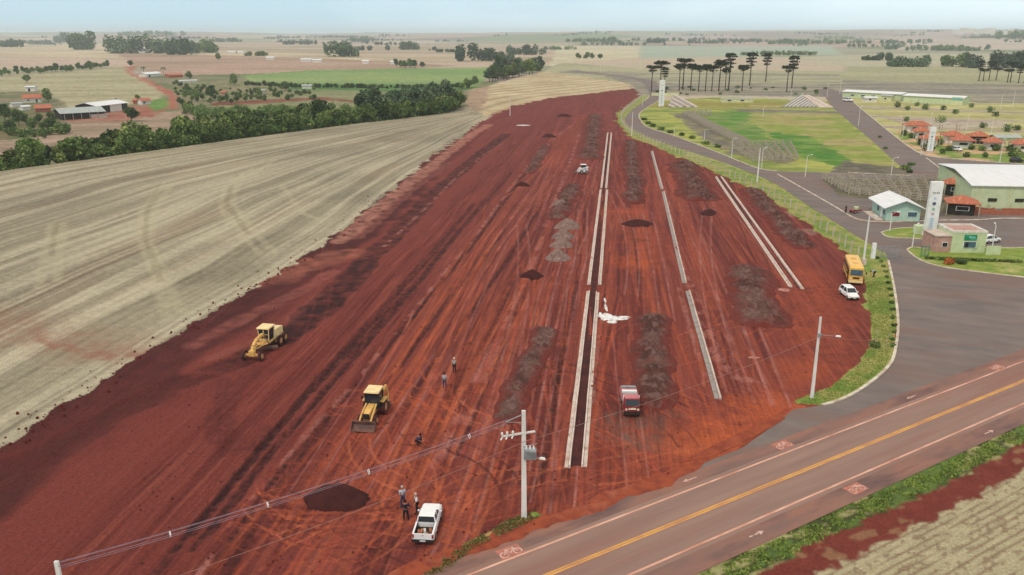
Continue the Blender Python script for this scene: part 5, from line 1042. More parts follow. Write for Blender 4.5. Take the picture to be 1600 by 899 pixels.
def windrow(pts, wd, h, label, mat='gravel_dark', seed=1):
    "long row of tipped, lumpy soil following a street"
    pl = smooth(PP(pts), 8); cum = [0]
    for a, b_ in zip(pl[:-1], pl[1:]): cum.append(cum[-1]+math.dist(a, b_))
    L_ = cum[-1]; ns_ = max(12, int(L_/.28)); nw = 34; co = np.zeros((ns_, nw, 3)); s = np.linspace(0, L_, ns_); px = np.interp(s, cum, [p_[0] for p_ in pl]); py = np.interp(s, cum, [p_[1] for p_ in pl]); dx = np.gradient(px); dy = np.gradient(py); dl = np.hypot(dx, dy); nx, ny = -dy/dl, dx/dl
    v = np.linspace(-1, 1, nw); end = np.clip(np.minimum(s, L_-s)/(wd*.6), 0, 1)**.5
    hwl = wd*(.9+.8*(fbm(s/4, s*0+seed, 3, seed)-.5))*(.4+.6*end); hwr = wd*(.9+.8*(fbm(s/4, s*0+seed+50, 3, seed+9)-.5))*(.4+.6*end)
    hw = np.where(v[None, :] > 0, hwl[:, None], hwr[:, None])
    X = px[:, None]+nx[:, None]*hw*v; Y = py[:, None]+ny[:, None]*hw*v
    dome = np.clip(1-np.abs(v)**1.6, 0, 1)[None, :]*end[:, None]; bumps = fbm(X/1.1, Y/.8, 3, seed); cr = np.abs(2*fbm(X/.9+9, Y/.7, 3, seed+4)-1)
    z = h*.95*dome*(.1+1.5*bumps+.55*cr-.25)+.03*dome-.02; z[:, 0] = -.1; z[:, -1] = -.1; z[0] = -.1; z[-1] = -.1
    co = np.stack([X, Y, z], 2).reshape(-1, 3)-np.array([pl[0][0], pl[0][1], 0]); I = np.arange(ns_*nw).reshape(ns_, nw); f = np.stack([I[:-1, :-1], I[1:, :-1], I[1:, 1:], I[:-1, 1:]], -1).reshape(-1, 4)
    tt = np.clip(dome*1.5-.35+1.6*(fbm(X/1.3, Y/1.3, 3, seed+30)-.5), 0, 1)[..., None]; gv = fbm(X/2.5, Y/2.5, 3, seed+40)[..., None]; gl = ss(.56, .68, fbm(X/.5, Y/.5, 2, seed+44))[..., None]
    g_ = np.array(S(80, 53, 49))*(1-ss(.35, .65, gv))+np.array(S(102, 76, 70))*ss(.35, .65, gv); g_ = g_*(1-.5*gl)+np.array(S(134, 108, 102))*.5*gl; cc = np.array(S(108, 52, 46))*(1-tt)+g_*tt
    o = link(bpy.data.objects.new('soil_windrow', np_mesh('soil_windrow', co, f, [M['rough_soil']], cc.reshape(-1, 3), smooth=True))); o.location = (pl[0][0], pl[0][1], 0); tag(o, label, 'soil heap', 'rows of dumped soil between the streets')
windrow([(1024, 640), (1022, 570), (1020, 530), (1018, 492)], 2.9, 1.0, 'long lumpy soil row just above the red truck', seed=2)
windrow([(1192, 512), (1178, 465), (1160, 416)], 4.4, 1.1, 'wide lumpy soil row left of the short kerb pair', seed=5)
windrow([(1258, 390), (1222, 352), (1180, 305), (1168, 296)], 3.2, 1.1, 'dark soil row beside the fence near the road', seed=7)
windrow([(1095, 315), (1080, 285), (1066, 255)], 5.2, 1.4, 'dark soil row at the top right, beneath the road bend', seed=9)
windrow([(990, 320), (990, 280), (985, 222)], 3.0, 1.2, 'dark soil row between the far kerb strips', seed=11)
windrow([(785, 660), (812, 600), (840, 548), (855, 512)], 1.9, .7, 'thin dark soil row left of the nearest kerb pair', seed=13)
windrow([(922, 250), (925, 215), (930, 180)], 4.4, .9, 'dark soil row at the top, left of the far kerbs', seed=15)
windrow([(826, 272), (842, 245), (852, 228)], 2.2, .7, 'short dark soil row left of the white loader', seed=17)
windrow([(868, 345), (880, 318), (897, 290)], 3.0, 1.0, 'soil row above the pale gravel heaps', seed=19)
for i, (px, py, a, b_, h, rz, lb) in enumerate(((872, 404, 2.3, 2.2, 1.4, .2, 'pale gravel heap, nearest of the column'), (878, 384, 2.2, 1.9, 1.3, .5, 'pale gravel heap, second from the near end'), (879, 371, 2.3, 2.0, 1.3, .1, 'pale gravel heap, third from the near end'), (886, 355, 2.8, 2.4, 1.5, .4, 'largest pale gravel heap, fourth from the near end'), (876, 322, 2.0, 2.2, 1.3, .9, 'small pale gravel heap at the far end'))):
    heap('gravel_heap', P(px, py), a, b_, h, 'gravel_grey', lb, 'gravel heap', 'column of pale gravel heaps', rz, i+2, .2, lump=.9)
for i, (px, py, a, b_, h, mt, lb) in enumerate(((526, 780, 2.7, 2.0, 1.5, 'soil_dark', 'big dark soil heap nearest the camera, under the power cables'), (831, 432, 2.0, 1.5, 1.1, 'soil_dark', 'dark soil heap left of the road crossing'), (996, 350, 3.4, 2.8, .8, 'soil_dark', 'flat dark soil heap between the kerb strips'), (816, 290, 1.9, 2.0, .9, 'soil_dark', 'dark soil heap left of the white loader'),
                                              (858, 214, 2.6, 3.0, 1.0, 'soil_dark', 'small dark soil heap high on the site'), (882, 182, 2.6, 4.0, 1.0, 'soil_dark', 'farthest small dark soil heap'), (1108, 333, 3.6, 1.6, .7, 'soil_dark', 'low dark soil heap below the top right soil row'))):
    heap('soil_heap', P(px, py), a, b_, h, mt, lb, 'soil heap', None, .2*i, i+20, .12 if i in (0, 1) else .3, lump=1.2, peak=.5 if i in (0, 1) else 1)
def lime():
    c = P(955, 497); o = c; t = thing('lime_spill', (c[0], c[1], 0), 0, 'splash of white lime powder beside the nearest kerb pair', 'lime powder')
    for k, (px, py, a, b_) in enumerate(((955, 498, 1.2, .9), (966, 499, 1.1, .4), (974, 496, .8, .3), (948, 493, .55, .7), (941, 494, .5, .4), (947, 481, .17, 1.5), (945.5, 470, .13, .9), (938, 491, .18, .5), (956, 504, .5, .35))):
        q = P(px, py); h_ = heap('powder_patch', (0, 0), a*1.15, b_*1.15, .07, 'lime', None, None, None, 0, 40+k, .4, lump=.4, n=44); h_.parent = t; h_.location = (q[0]-c[0], q[1]-c[1], .03+.004*k)
lime()
M['limepale'] = noisy('pale_clay', S(186, 142, 130), S(150, 92, 82), 1.5, .95, .1, .3, coord='w')
for px, py, a, b_, lb in ((818, 196, 3.2, 1.6, 'far white patch of lime on the red earth'), (1225, 453, .9, .8, 'small pale patch of lime near the end of the short kerb pair'), (1200, 453, .7, .6, 'tiny pale patch of lime left of the short kerb pair'), (1178, 559, .8, .3, 'thin pale patch of lime right of the single kerb strip')):
    heap('lime_patch', P(px, py), a, b_, .10, 'lime' if py < 300 else 'limepale', lb, 'lime powder', None, 0, int(px), .3, lump=.6, n=22)
def clods():
    rng = np.random.RandomState(4); V = []; F_ = []; n = 1500; k = 0
    cubev = np.array([(-1, -1, -1), (1, -1, -1), (1, 1, -1), (-1, 1, -1), (-.7, -.6, 1), (.6, -.7, 1), (.7, .6, 1), (-.6, .7, 1)], float); cf = np.array([(0, 3, 2, 1), (4, 5, 6, 7), (0, 1, 5, 4), (1, 2, 6, 5), (2, 3, 7, 6), (3, 0, 4, 7)])
    while k < n:
        if k % 5 == 0: t = rng.rand()*8; i = min(int(t), 7); a, b_ = EDGE_L[i+1], EDGE_L[i+2] if i+2 < len(EDGE_L) else EDGE_L[-1]; f = t-i; x = a[0]+(b_[0]-a[0])*f+rng.normal()*1.2; y = a[1]+(b_[1]-a[1])*f+rng.normal()*1.2; s = .05+.10*rng.rand()**2
        else: x, y = P(rng.uniform(200, 1300), rng.uniform(430, 899)); s = .02+.06*rng.rand()**3
        if not pip(np.array([x]), np.array([y]), SITE)[0] and k % 5: continue
        V.append(cubev*s*rng.uniform(.7, 1.3, (8, 3))+np.array([x, y, s*.6])); F_.append(cf+8*k); k += 1
    me = np_mesh('clods', np.concatenate(V), np.concatenate(F_), [M['soil_red']]); tag(link(bpy.data.objects.new('soil_clods', me)), 'loose clods scattered over the red earth', 'clods', kind='stuff')
clods()
def tufts(name, region, n, hgt, mat, label, seed=1, wid=.045, plan=False):
    rng = np.random.RandomState(seed); pl = region if plan else PP(region); A_ = np.array(pl); lo, hi = A_.min(0), A_.max(0); pts = []
    while len(pts) < n:
        q = lo+(hi-lo)*rng.rand(4000, 2); q = q[pip(q[:, 0], q[:, 1], pl)]; q = q[fbm(q[:, 0]/.9, q[:, 1]/.9, 2, seed) > (.38 if seed != 6 else .2)]; pts += list(q)
    p_ = np.array(pts[:n]); h = hgt*(.4+.9*rng.rand(n)); a = rng.rand(n)*6.28; lean = (rng.rand(n, 2)-.5)*hgt*1.2; d = np.stack([np.cos(a), np.sin(a)], 1)*wid*(1+rng.rand(n)[:, None]*2)
    z0 = np.zeros(n); q = np.stack([np.c_[p_-d, z0-.02], np.c_[p_+d, z0-.02], np.c_[p_+lean+d*.4, z0+h], np.c_[p_+lean-d*.4, z0+h]], 1)
    val = np.repeat(np.clip(.6*fbm(p_[:, 0]/1.1, p_[:, 1]/1.1, 2, seed+9)+.5*rng.rand(n)-.1, 0, 1), 4); me = np_mesh(name, q.reshape(-1, 3), np.arange(n*4).reshape(-1, 4), [M[mat]], np.stack([val]*3, 1)); return tag(link(bpy.data.objects.new(name, me)), label, 'grass', kind='stuff')
M['blade'] = leaf_mat('grass_blades', S(58, 92, 36), S(92, 122, 52), S(156, 152, 92)); M['blade2'] = leaf_mat('dry_grass_blades', S(92, 116, 52), S(160, 146, 92), S(186, 160, 112))
M['blade3'] = leaf_mat('mown_blades', S(98, 122, 54), S(122, 142, 66), S(158, 156, 92))
HS_ = lambda n0, n1, l0, l1: [HXY(n0, l0), HXY(n0, l1), HXY(n1, l1), HXY(n1, l0)]
tufts('roadside_grass', [HXY(33.5, 15), HXY(33.5, 110), HXY(31.7, 110), HXY(31.7, 15)], 9000, .13, 'blade3', 'rough green grass along the far side of the highway', 3, plan=True)
tufts('roadside_grass', [(660, 900), (700, 868), (790, 815), (840, 797), (848, 806), (800, 830), (735, 860), (695, 895)], 1300, .14, 'blade2', 'tufted grass strip at the foot of the near utility pole', 4)
tufts('roadside_grass', [(1240, 634), (1300, 604), (1345, 568), (1364, 530), (1352, 440), (1385, 440), (1397, 500), (1395, 540), (1383, 572), (1340, 608), (1290, 630)], 8000, .05, 'blade3', 'mown grass tongue between the red earth and the apron', 6)
# ---------------------------------------------------------------- vehicles
M['cream_paint'] = noisy('machine_yellow', S(226, 184, 108), S(206, 158, 88), 1.5, .5, .4, c3=S(176, 116, 80), s3=1.0, thr3=(.58, .75)); M['cream_roof'] = noisy('machine_cream', S(240, 216, 158), S(226, 200, 146), 1.5, .5, .4)
M['bus_yellow'] = noisy('bus_yellow', S(232, 186, 92), S(222, 170, 80), .6, .4, .5, c3=S(196, 140, 88), s3=.5, thr3=(.6, .8)); M['white_car'] = noisy('car_white', S(238, 240, 241), S(226, 226, 226), .6, .25, .6)
M['truck_red'] = noisy('truck_red', S(150, 40, 48), S(128, 34, 42), .8, .4, .5); M['pinkish'] = noisy('boards_pink', S(196, 122, 126), S(176, 104, 108), 1, .7, .3); M['tyre'] = noisy('tyre_dusty', S(56, 40, 40), S(92, 58, 54), 2, .9, .1); M['rim'] = noisy('wheel_rim', S(170, 160, 152), S(130, 112, 104), 2, .6, .4); M['rimy'] = noisy('wheel_rim_yellow', S(196, 150, 96), S(150, 100, 76), 2, .6, .4)
M['red_lamp'] = new_mat('tail_lamp_red', S(150, 26, 28), .3, .5); M['lamp_clear'] = new_mat('head_lamp_glass', S(232, 226, 200), .2, .6); M['plate'] = new_mat('number_plate', S(206, 206, 200), .5, .3); M['steel'] = noisy('worn_steel', S(120, 84, 76), S(84, 62, 60), 1.5, .6, .4)
def wheel(root, x, y, r, w_, name='wheel', rim='rim', ang=0.0):
    t = MB().tube((0, -w_/2, 0), (0, w_/2, 0), r, n=20).build(name, M['tyre'], root, bevel=w_*.15); t.location = (x, y, r); t.rotation_euler.z = ang
    q = MB().tube((0, -w_/2-.015, 0), (0, w_/2+.015, 0), r*.55, n=14).build('rim', M[rim], t); return t
def sec(x, hw, z0, z1, tum=0.0, c=.12):
    hwt = hw-tum; return [(x, -hw+c, z0), (x, hw-c, z0), (x, hw, z0+c), (x, (hw+hwt)/2+tum*.3, (z0+z1)/2), (x, hwt, z1-c), (x, hwt-c, z1), (x, -hwt+c, z1), (x, -hwt, z1-c), (x, -(hw+hwt)/2-tum*.3, (z0+z1)/2), (x, -hw, z0+c)]
def car_body(root, secs, mat, name='body', smooth_=True):
    o = MB().loft([sec(*s) for s in secs]).build(name, M[mat], root, smooth=False, bevel=.03); return o
def pickup():
    a = P(659, 853); b_ = P(674, 803); rz = math.atan2(b_[1]-a[1], b_[0]-a[0]); c = ((a[0]+b_[0])/2, (a[1]+b_[1])/2); t = thing('pickup_truck', (c[0]+.1, c[1]+.1, 0), rz, 'white pickup with an open loaded bed, parked on the red earth near the highway', 'pickup'); mw = 'white_car'
    car_body(t, [(.15, .80, .34, .95, .05), (1.2, .81, .32, .98, .05), (1.9, .80, .32, .95, .06), (2.2, .74, .36, .80, .08), (2.28, .66, .42, .66, .05)], mw, 'hood')
    car_body(t, [(-.62, .80, .34, .98, .04), (.2, .81, .34, .98, .04)], mw, 'door_panel')
    for s in (-1, 1): MB().loft([[(x, s*(.80), .36), (x, s*.815, .7), (x, s*.79, .98), (x, s*.66, 1.0), (x, s*.64, .5), (x, s*.64, .36)] for x in (-2.1, -1.4, -.6)]).build('bed_side', M[mw], t)
    MB().box((-1.36, 0, .52), (1.5, 1.3, .08)).build('bed_floor', M['black'], t); MB().box((-.57, 0, .78), (.06, 1.32, .5)).build('bed_front', M['black'], t)
    for s in (-1, 1): MB().box((-1.36, s*.645, .77), (1.48, .03, .44)).build('bed_liner', M['black'], t)
    tg = MB().box((-2.13, 0, .72), (.07, 1.5, .52)).build('tailgate', M[mw], t); MB().box((-2.175, 0, .86), (.02, .12, .06)).build('badge', M['grey'], tg)
    MB().box((-2.18, 0, .42), (.16, 1.6, .2)).build('bumper', M['black'], t); MB().box((-2.27, 0, .46), (.02, .42, .12)).build('number_plate', M['plate'], t)
    for s in (-1, 1): MB().box((-2.15, s*.72, .78), (.06, .12, .3)).build('tail_lamp', M['red_lamp'], t)
    MB().loft([[(-.62, -.68, .97), (-.62, .68, .97), (-.50, .58, 1.40), (-.50, -.58, 1.40)], [(.30, -.70, .97), (.30, .70, .97), (.20, .60, 1.42), (.20, -.60, 1.42)], [(1.05, -.68, .96), (1.05, .68, .96), (.42, .58, 1.40), (.42, -.58, 1.40)]]).build('window_glass', M['glass'], t)
    MB().loft([[(-.56, -.61, 1.40), (-.56, .61, 1.40), (-.52, .56, 1.46), (-.52, -.56, 1.46)], [(-.1, -.62, 1.42), (-.1, .62, 1.42), (-.1, .57, 1.49), (-.1, -.57, 1.49)], [(.46, -.60, 1.40), (.46, .60, 1.40), (.40, .55, 1.45), (.40, -.55, 1.45)]]).build('roof', M[mw], t, bevel=.02)
    for s in (-1, 1):
        for p_, q_, r_ in (((-.60, s*.69, .97), (-.5, s*.60, 1.42), .05), ((.22, s*.70, .98), (.18, s*.60, 1.42), .035), ((1.06, s*.68, .97), (.44, s*.58, 1.42), .04)): MB().tube(p_, q_, r_, n=5).build('pillar', M[mw], t)
        MB().box((.85, s*.86, 1.0), (.10, .13, .11)).build('mirror', M[mw], t); MB().box((2.2, s*.58, .62), (.1, .26, .16)).build('headlight', M['lamp_clear'], t)
        for x in (-1.35, 1.4): wheel(t, x, s*.74, .31, .19)
    q = Matrix.Rotation(rz, 3, 'Z')@Vector((-1.45, 0, 0)); k = thing('cargo', (c[0]+.1+q.x, c[1]+.1+q.y, .56), rz, 'reddish sacks and boxes lying in the bed of the white pickup', 'cargo'); M['sack'] = noisy('cargo_sack', S(188, 128, 96), S(150, 92, 72), 4, .9, .1); rng = random.Random(2)
    for i in range(5): MB().box((rng.uniform(-.45, .25), -.42+.21*i, .12+.04*(i % 2)), (.5, .2, .22), rng.uniform(-.4, .4), top=.8).build('sack', M['sack'] if i != 2 else M['plate'], k)
pickup()
def hatchback(px, py, rz, label, mat='white_car', sc_=1.0, cat='car', group=None):
    x, y = P(px, py); t = thing('parked_car', (x, y, .02), rz, label, cat, group); t.scale = (sc_,)*3
    car_body(t, [(-1.95, .66, .35, .78, .04), (-1.85, .78, .28, .92, .05), (-.6, .82, .26, .95, .06), (.9, .82, .26, .93, .06), (1.7, .78, .28, .80, .08), (1.95, .66, .35, .62, .06)], mat)
    MB().loft([[(-1.75, -.70, .9), (-1.75, .70, .9), (-1.40, .58, 1.40), (-1.40, -.58, 1.40)], [(0, -.74, .92), (0, .74, .92), (0, .60, 1.44), (0, -.60, 1.44)], [(1.0, -.70, .9), (1.0, .70, .9), (.32, .57, 1.40), (.32, -.57, 1.40)]]).build('window_glass', M['glass'] if sc_ != 1.01 else M['bluewin'], t)
    MB().loft([[(-1.50, -.60, 1.38), (-1.50, .60, 1.38), (-1.45, .55, 1.44), (-1.45, -.55, 1.44)], [(-.4, -.62, 1.43), (-.4, .62, 1.43), (-.4, .56, 1.49), (-.4, -.56, 1.49)], [(.36, -.59, 1.39), (.36, .59, 1.39), (.30, .54, 1.44), (.30, -.54, 1.44)]]).build('roof', M[mat], t)
    for s in (-1, 1):
        for p_, q_, r_ in (((1.02, s*.70, .9), (.34, s*.58, 1.42), .04), ((-1.76, s*.70, .9), (-1.42, s*.58, 1.41), .06), ((-.35, s*.74, .93), (-.35, s*.61, 1.42), .035)): MB().tube(p_, q_, r_, n=5).build('pillar', M[mat], t)
        MB().box((1.83, s*.56, .62), (.16, .28, .14)).build('headlight', M['lamp_clear'], t); MB().box((.75, s*.88, .98), (.14, .16, .12)).build('mirror', M[mat], t); MB().box((-1.9, s*.62, .7), (.08, .2, .24)).build('tail_lamp', M['red_lamp'], t)
        for xx in (-1.2, 1.25): wheel(t, xx, s*.74, .30, .19)
    MB().box((1.93, 0, .40), (.1, 1.2, .18)).build('bumper', M['black'], t); MB().box((2.0, 0, .42), (.02, .4, .11)).build('number_plate', M['plate'], t); return t
hatchback(1326, 464, R(-90), 'white hatchback parked in front of the yellow bus')
hatchback(1546, 379, R(20), 'white car half hidden behind the gatehouse')
hatchback(1588, 254, R(8), 'dark car parked at the right frame edge by the kiosks', 'black')
hatchback(1494, 236, R(-70), 'white car parked in front of the middle kiosks')
hatchback(1325, 159, R(-62), 'white van driving down the diagonal road near the long sheds', sc_=1.5, cat='van')
def bus():
    a = P(1336, 446); b_ = P(1323, 412); rz = math.atan2(a[1]-b_[1], a[0]-b_[0]); L_ = 7.6; c = Vector(a)-Vector((math.cos(rz), math.sin(rz)))*L_/2; t = thing('school_bus', (c.x, c.y, 0), rz, 'small yellow bus with a flat front parked at the edge of the red earth', 'bus'); y = 'bus_yellow'
    MB().loft([sec(-3.75, 1.02, .5, 2.72, .08), sec(-3.6, 1.08, .45, 2.8, .08), sec(3.3, 1.08, .45, 2.8, .08), sec(3.75, 1.02, .5, 2.66, .1)]).build('body', M[y], t, bevel=.05)
    MB().box((3.76, 0, 1.95), (.1, 1.78, .86), top=.94).build('windshield', M['bluewin'], t); MB().box((3.74, 0, .55), (.2, 2.0, .34)).build('bumper', M['cream_roof'], t); MB().box((3.80, 0, 1.12), (.05, .9, .22)).build('grille', M['black'], t)
    for s in (-1, 1):
        MB().box((3.79, s*.72, .98), (.06, .3, .2)).build('headlight', M['lamp_clear'], t); MB().tube((3.6, s*1.05, 2.3), (3.95, s*1.28, 2.15), .025, n=5).box((3.98, s*1.3, 2.0), (.06, .18, .34)).build('mirror', M['black'], t)
        for k in range(6): MB().box((-3.0+k*1.1, s*1.055, 2.02), (.92, .06, .72)).build('side_window', M['glass'], t)
        for x in (-2.2, 2.5): wheel(t, x, s*.95, .42, .24, rim='rimy')
        MB().box((0, s*1.085, 1.3), (7.2, .03, .14)).build('stripe', M['black'], t)
    MB().box((3.1, -1.09, 1.35), (.8, .05, 1.8)).build('door', M['glass'], t)
    for x in (-1.4, 1.4): MB().box((x, 0, 2.84), (.8, .7, .12)).build('roof_hatch', M['cream_paint'], t)
bus()
def truck():
    x, y = P(984, 640); t = thing('flatbed_truck', (x, y, 0), R(-92), 'red truck facing the camera with pale pinkish boards stacked behind the cab', 'truck'); r_ = 'truck_red'; t.scale = (.70, .82, .9)
    MB().loft([sec(1.2, .95, .75, 1.9, .08), sec(1.4, .98, .55, 2.15, .08), sec(2.3, .98, .55, 2.15, .1), sec(2.75, .92, .6, 1.45, .06)]).build('cab', M[r_], t, bevel=.04)
    MB().loft([[(2.38, -.86, 1.42), (2.38, .86, 1.42), (2.3, .76, 2.04), (2.3, -.76, 2.04)], [(2.78, -.86, 1.44), (2.78, .86, 1.44), (2.42, .78, 2.06), (2.42, -.78, 2.06)]]).build('windshield', M['glass'], t)
    MB().box((1.85, 0, 2.2), (1.05, 1.7, .1)).build('cab_roof', M['pinkish'], t, bevel=.03); MB().box((2.8, 0, 1.12), (.08, 1.0, .18), top=.8).build('grille', M['lamp_clear'], t); MB().box((2.8, 0, .62), (.2, 1.9, .3)).build('bumper', M['dark'], t); MB().box((2.2, 0, 1.9), (.5, .5, .02)).build('visor', M['white'], t)
    for s in (-1, 1):
        MB().tube((2.78, s*.7, 1.05), (2.86, s*.7, 1.05), .13, n=10).build('headlight', M['lamp_clear'], t); MB().tube((2.3, s*.98, 1.8), (2.5, s*1.25, 1.85), .02, n=5).box((2.5, s*1.27, 1.75), (.06, .18, .32)).build('mirror', M['black'], t)
        for x_ in (-2.0, 1.95): wheel(t, x_, s*.82, .42, .28)
    MB().box((-1.1, 0, .85), (4.6, 1.0, .2)).build('chassis', M['dark'], t); MB().box((-1.15, 0, 1.05), (4.5, 2.0, .14)).build('bed_floor', M['wood'], t)
    for s in (-1, 1): MB().box((-1.15, s*.98, 1.36), (4.5, .06, .5)).build('bed_side', M['pinkish'], t)
    MB().box((-3.4, 0, 1.36), (.06, 2.0, .5)).build('tailboard', M['pinkish'], t); MB().box((1.05, 0, 1.6), (.08, 2.0, 1.0)).build('headboard', M['white'], t)
    q = thing('board_stack', (x, y, 1.02), R(-92), 'stack of pale boards and boxes riding on the red truck bed', 'boards'); q.scale = (.70, .82, .9)
    for k in range(6): MB().box((.6-k*.72, 0, .28+.05*(k % 2)), (.5, 1.8, .5+.1*(k % 2))).build('board', M[['white', 'pinkish', 'grey'][k % 3]], q)
truck()
def grader():
    f0 = P(403, 557); r0 = P(433, 533); rz = math.atan2(f0[1]-r0[1], f0[0]-r0[0]); c = ((f0[0]+r0[0])/2, (f0[1]+r0[1])/2); t = thing('motor_grader', (c[0], c[1], 0), rz, 'yellow motor grader working beside the dark furrow at the field edge', 'grader'); y = 'cream_paint'
    t.scale = (.92,)*3
    pts = [(4.0, 0, 1.1), (3.7, 0, 1.75), (2.6, 0, 2.25), (1.2, 0, 2.35), (.2, 0, 1.9)]; b = MB()
    for p, q in zip(pts[:-1], pts[1:]): b.tube(p, q, .24, .26, 6)
    b.box((4.05, 0, .95), (.5, .7, .7)); b.build('frame', M[y], t); MB().box((4.0, 0, .72), (.28, 2.0, .24)).build('front_axle', M[y], t)
    for s in (-1, 1):
        w1 = wheel(t, 4.0, s*1.12, .62, .34, rim='rimy'); w1.rotation_euler.x = s*.12
        for x in (-2.9, -1.45): wheel(t, x, s*1.05, .66, .38, rim='rimy')
        MB().box((-2.15, s*.72, .68), (2.2, .2, .34)).build('tandem_case', M[y], t)
        MB().tube((1.2, s*.35, 2.3), (.9, s*.75, 1.0), .07, n=6).build('lift_ram', M['steel'], t)
    cb = MB().loft([[(x, -.62, .0+1.35), (x, .62, 1.35), (x, w_, 2.95), (x, -w_, 2.95)] for x, w_ in ((-.75, .72), (.75, .72))]); o = cb.build('cab', M['glass'], t)
    b = MB()
    for sx in (-.75, .75):
        for s in (-1, 1): b.tube((sx, s*.64, 1.3), (sx, s*.74, 2.95), .06, n=5)
        b.box((sx, 0, 2.2), (.06, 1.4, .06)); b.box((sx, 0, 1.5), (.08, 1.34, .3))
    b.box((.76, 0, 2.2), (.05, .08, 1.4)); b.build('cab_frame', M['cream_roof'], t); MB().box((0, 0, 3.05), (1.9, 1.75, .16), top=.95).build('cab_roof', M['cream_roof'], t, bevel=.03); MB().box((0, 0, 1.15), (1.6, 1.2, .4)).build('cab_base', M[y], t)
    MB().loft([[(x, -.55, .9), (x, .55, .9), (x, .5, z), (x, -.5, z)] for x, z in ((-.8, 2.15), (-2.6, 2.1), (-3.7, 1.9))]).build('engine_hood', M['cream_roof'], t, bevel=.05); MB().box((-3.75, 0, 1.3), (.2, 1.2, .7)).build('radiator_grille', M['black'], t); MB().tube((-1.8, .2, 2.1), (-1.8, .2, 2.7), .06, n=6).build('exhaust', M['black'], t); MB().tube((-2.5, -.25, 2.1), (-2.5, -.25, 2.4), .14, n=8).build('air_filter', M['white'], t)
    MB().tube((1.2, 0, 1.15), (1.2, 0, 1.25), .72, n=20).build('turntable', M[y], t); MB().tube((3.8, 0, 1.2), (1.4, .45, 1.2), .08, n=6).tube((3.8, 0, 1.2), (1.4, -.45, 1.2), .08, n=6).build('drawbar', M[y], t)
    bl = MB(); prof = [(0, .0), (.12, .12), (.14, .35), (.05, .62), (0, .62), (.08, .35), (.06, .12)]; bl.loft([[(px_, yy, pz+.12) for px_, pz in prof] for yy in (-1.8, 1.8)]); o = bl.build('mouldboard', M['steel'], t); o.location = (1.1, 0, 0); o.rotation_euler.z = R(28)
grader()
def backhoe():
    x, y = P(580, 655); t = thing('backhoe_loader', (x, y, 0), R(-98), 'backhoe loader with a cream cab roof facing the camera, wide bucket lowered', 'loader'); c = 'cream_paint'
    MB().loft([[(q, -.36, .7), (q, .36, .7), (q, w_, z), (q, -w_, z)] for q, z, w_ in ((-.5, 1.45, .34), (.6, 1.42, .34), (1.35, 1.25, .3))]).build('engine_hood', M[c], t, bevel=.04); MB().box((1.4, 0, .95), (.1, .6, .5)).build('radiator_grille', M['black'], t); MB().box((-.4, 0, .6), (3.4, .6, .3)).build('chassis', M[c], t)
    MB().loft([[(q, -.68, .95), (q, .68, .95), (q+o_, .70, 2.55), (q+o_, -.70, 2.55)] for q, o_ in ((-1.9, .1), (-.5, -.12))]).build('cab', M['glass'], t)
    b = MB()
    for q in (-1.85, -.55):
        for s in (-1, 1): b.tube((q, s*.70, .95), (q, s*.72, 2.55), .05, n=5)
    b.build('cab_frame', M['black'], t); MB().box((-1.2, 0, 2.64), (1.75, 1.55, .16), top=.94).build('cab_roof', M['cream_roof'], t, bevel=.03)
    for s in (-1, 1):
        wheel(t, -1.5, s*.88, .72, .42, rim='rimy'); wheel(t, 1.0, s*.78, .46, .30, rim='rimy')
        MB().box((-1.5, s*.88, 1.5), (1.3, .46, .08)).build('fender', M[c], t); MB().tube((-.3, s*.5, 1.5), (1.1, s*.55, 1.05), .09, n=6).tube((1.1, s*.55, 1.05), (2.1, s*.55, .5), .09, n=6).build('loader_arm', M[c], t); MB().tube((.2, s*.42, .9), (1.6, s*.45, .85), .05, n=6).build('lift_ram', M['steel'], t); MB().box((-.4, s*.95, 2.1), (.05, .2, .3)).build('mirror', M['black'], t)
    bk = MB(); pr = [(0, .1), (.75, .02), (.78, .06), (.2, .2), (.08, .45), (.2, .85), (.12, .88), (-.06, .5)]; bk.loft([[(px_+2.05, yy, pz) for px_, pz in pr] for yy in (-1.15, 1.15)])
    for s in (-1, 1): bk.add([(2.05, s*1.17, .1), (2.8, s*1.17, .04), (2.25, s*1.17, .88), (2.02, s*1.17, .55), (2.05, s*1.13, .1), (2.8, s*1.13, .04), (2.25, s*1.13, .88), (2.02, s*1.13, .55)], [(0, 1, 2, 3), (7, 6, 5, 4), (0, 4, 5, 1), (1, 5, 6, 2), (2, 6, 7, 3), (3, 7, 4, 0)])
    bk.build('bucket', M['steel'], t); MB().tube((-2.3, .2, .8), (-2.6, .8, 2.5), .14, n=6).tube((-2.6, .8, 2.5), (-2.9, .9, 1.5), .12, n=6).build('boom', M[c], t); MB().tube((-2.9, .9, 1.5), (-2.7, .95, .7), .1, n=6).build('dipper', M[c], t); MB().box((-2.6, .95, .55), (.5, .5, .45), top=.7).build('digging_bucket', M['steel'], t); MB().box((-2.2, 0, .6), (.3, 1.6, .6)).build('rear_frame', M[c], t)
backhoe()
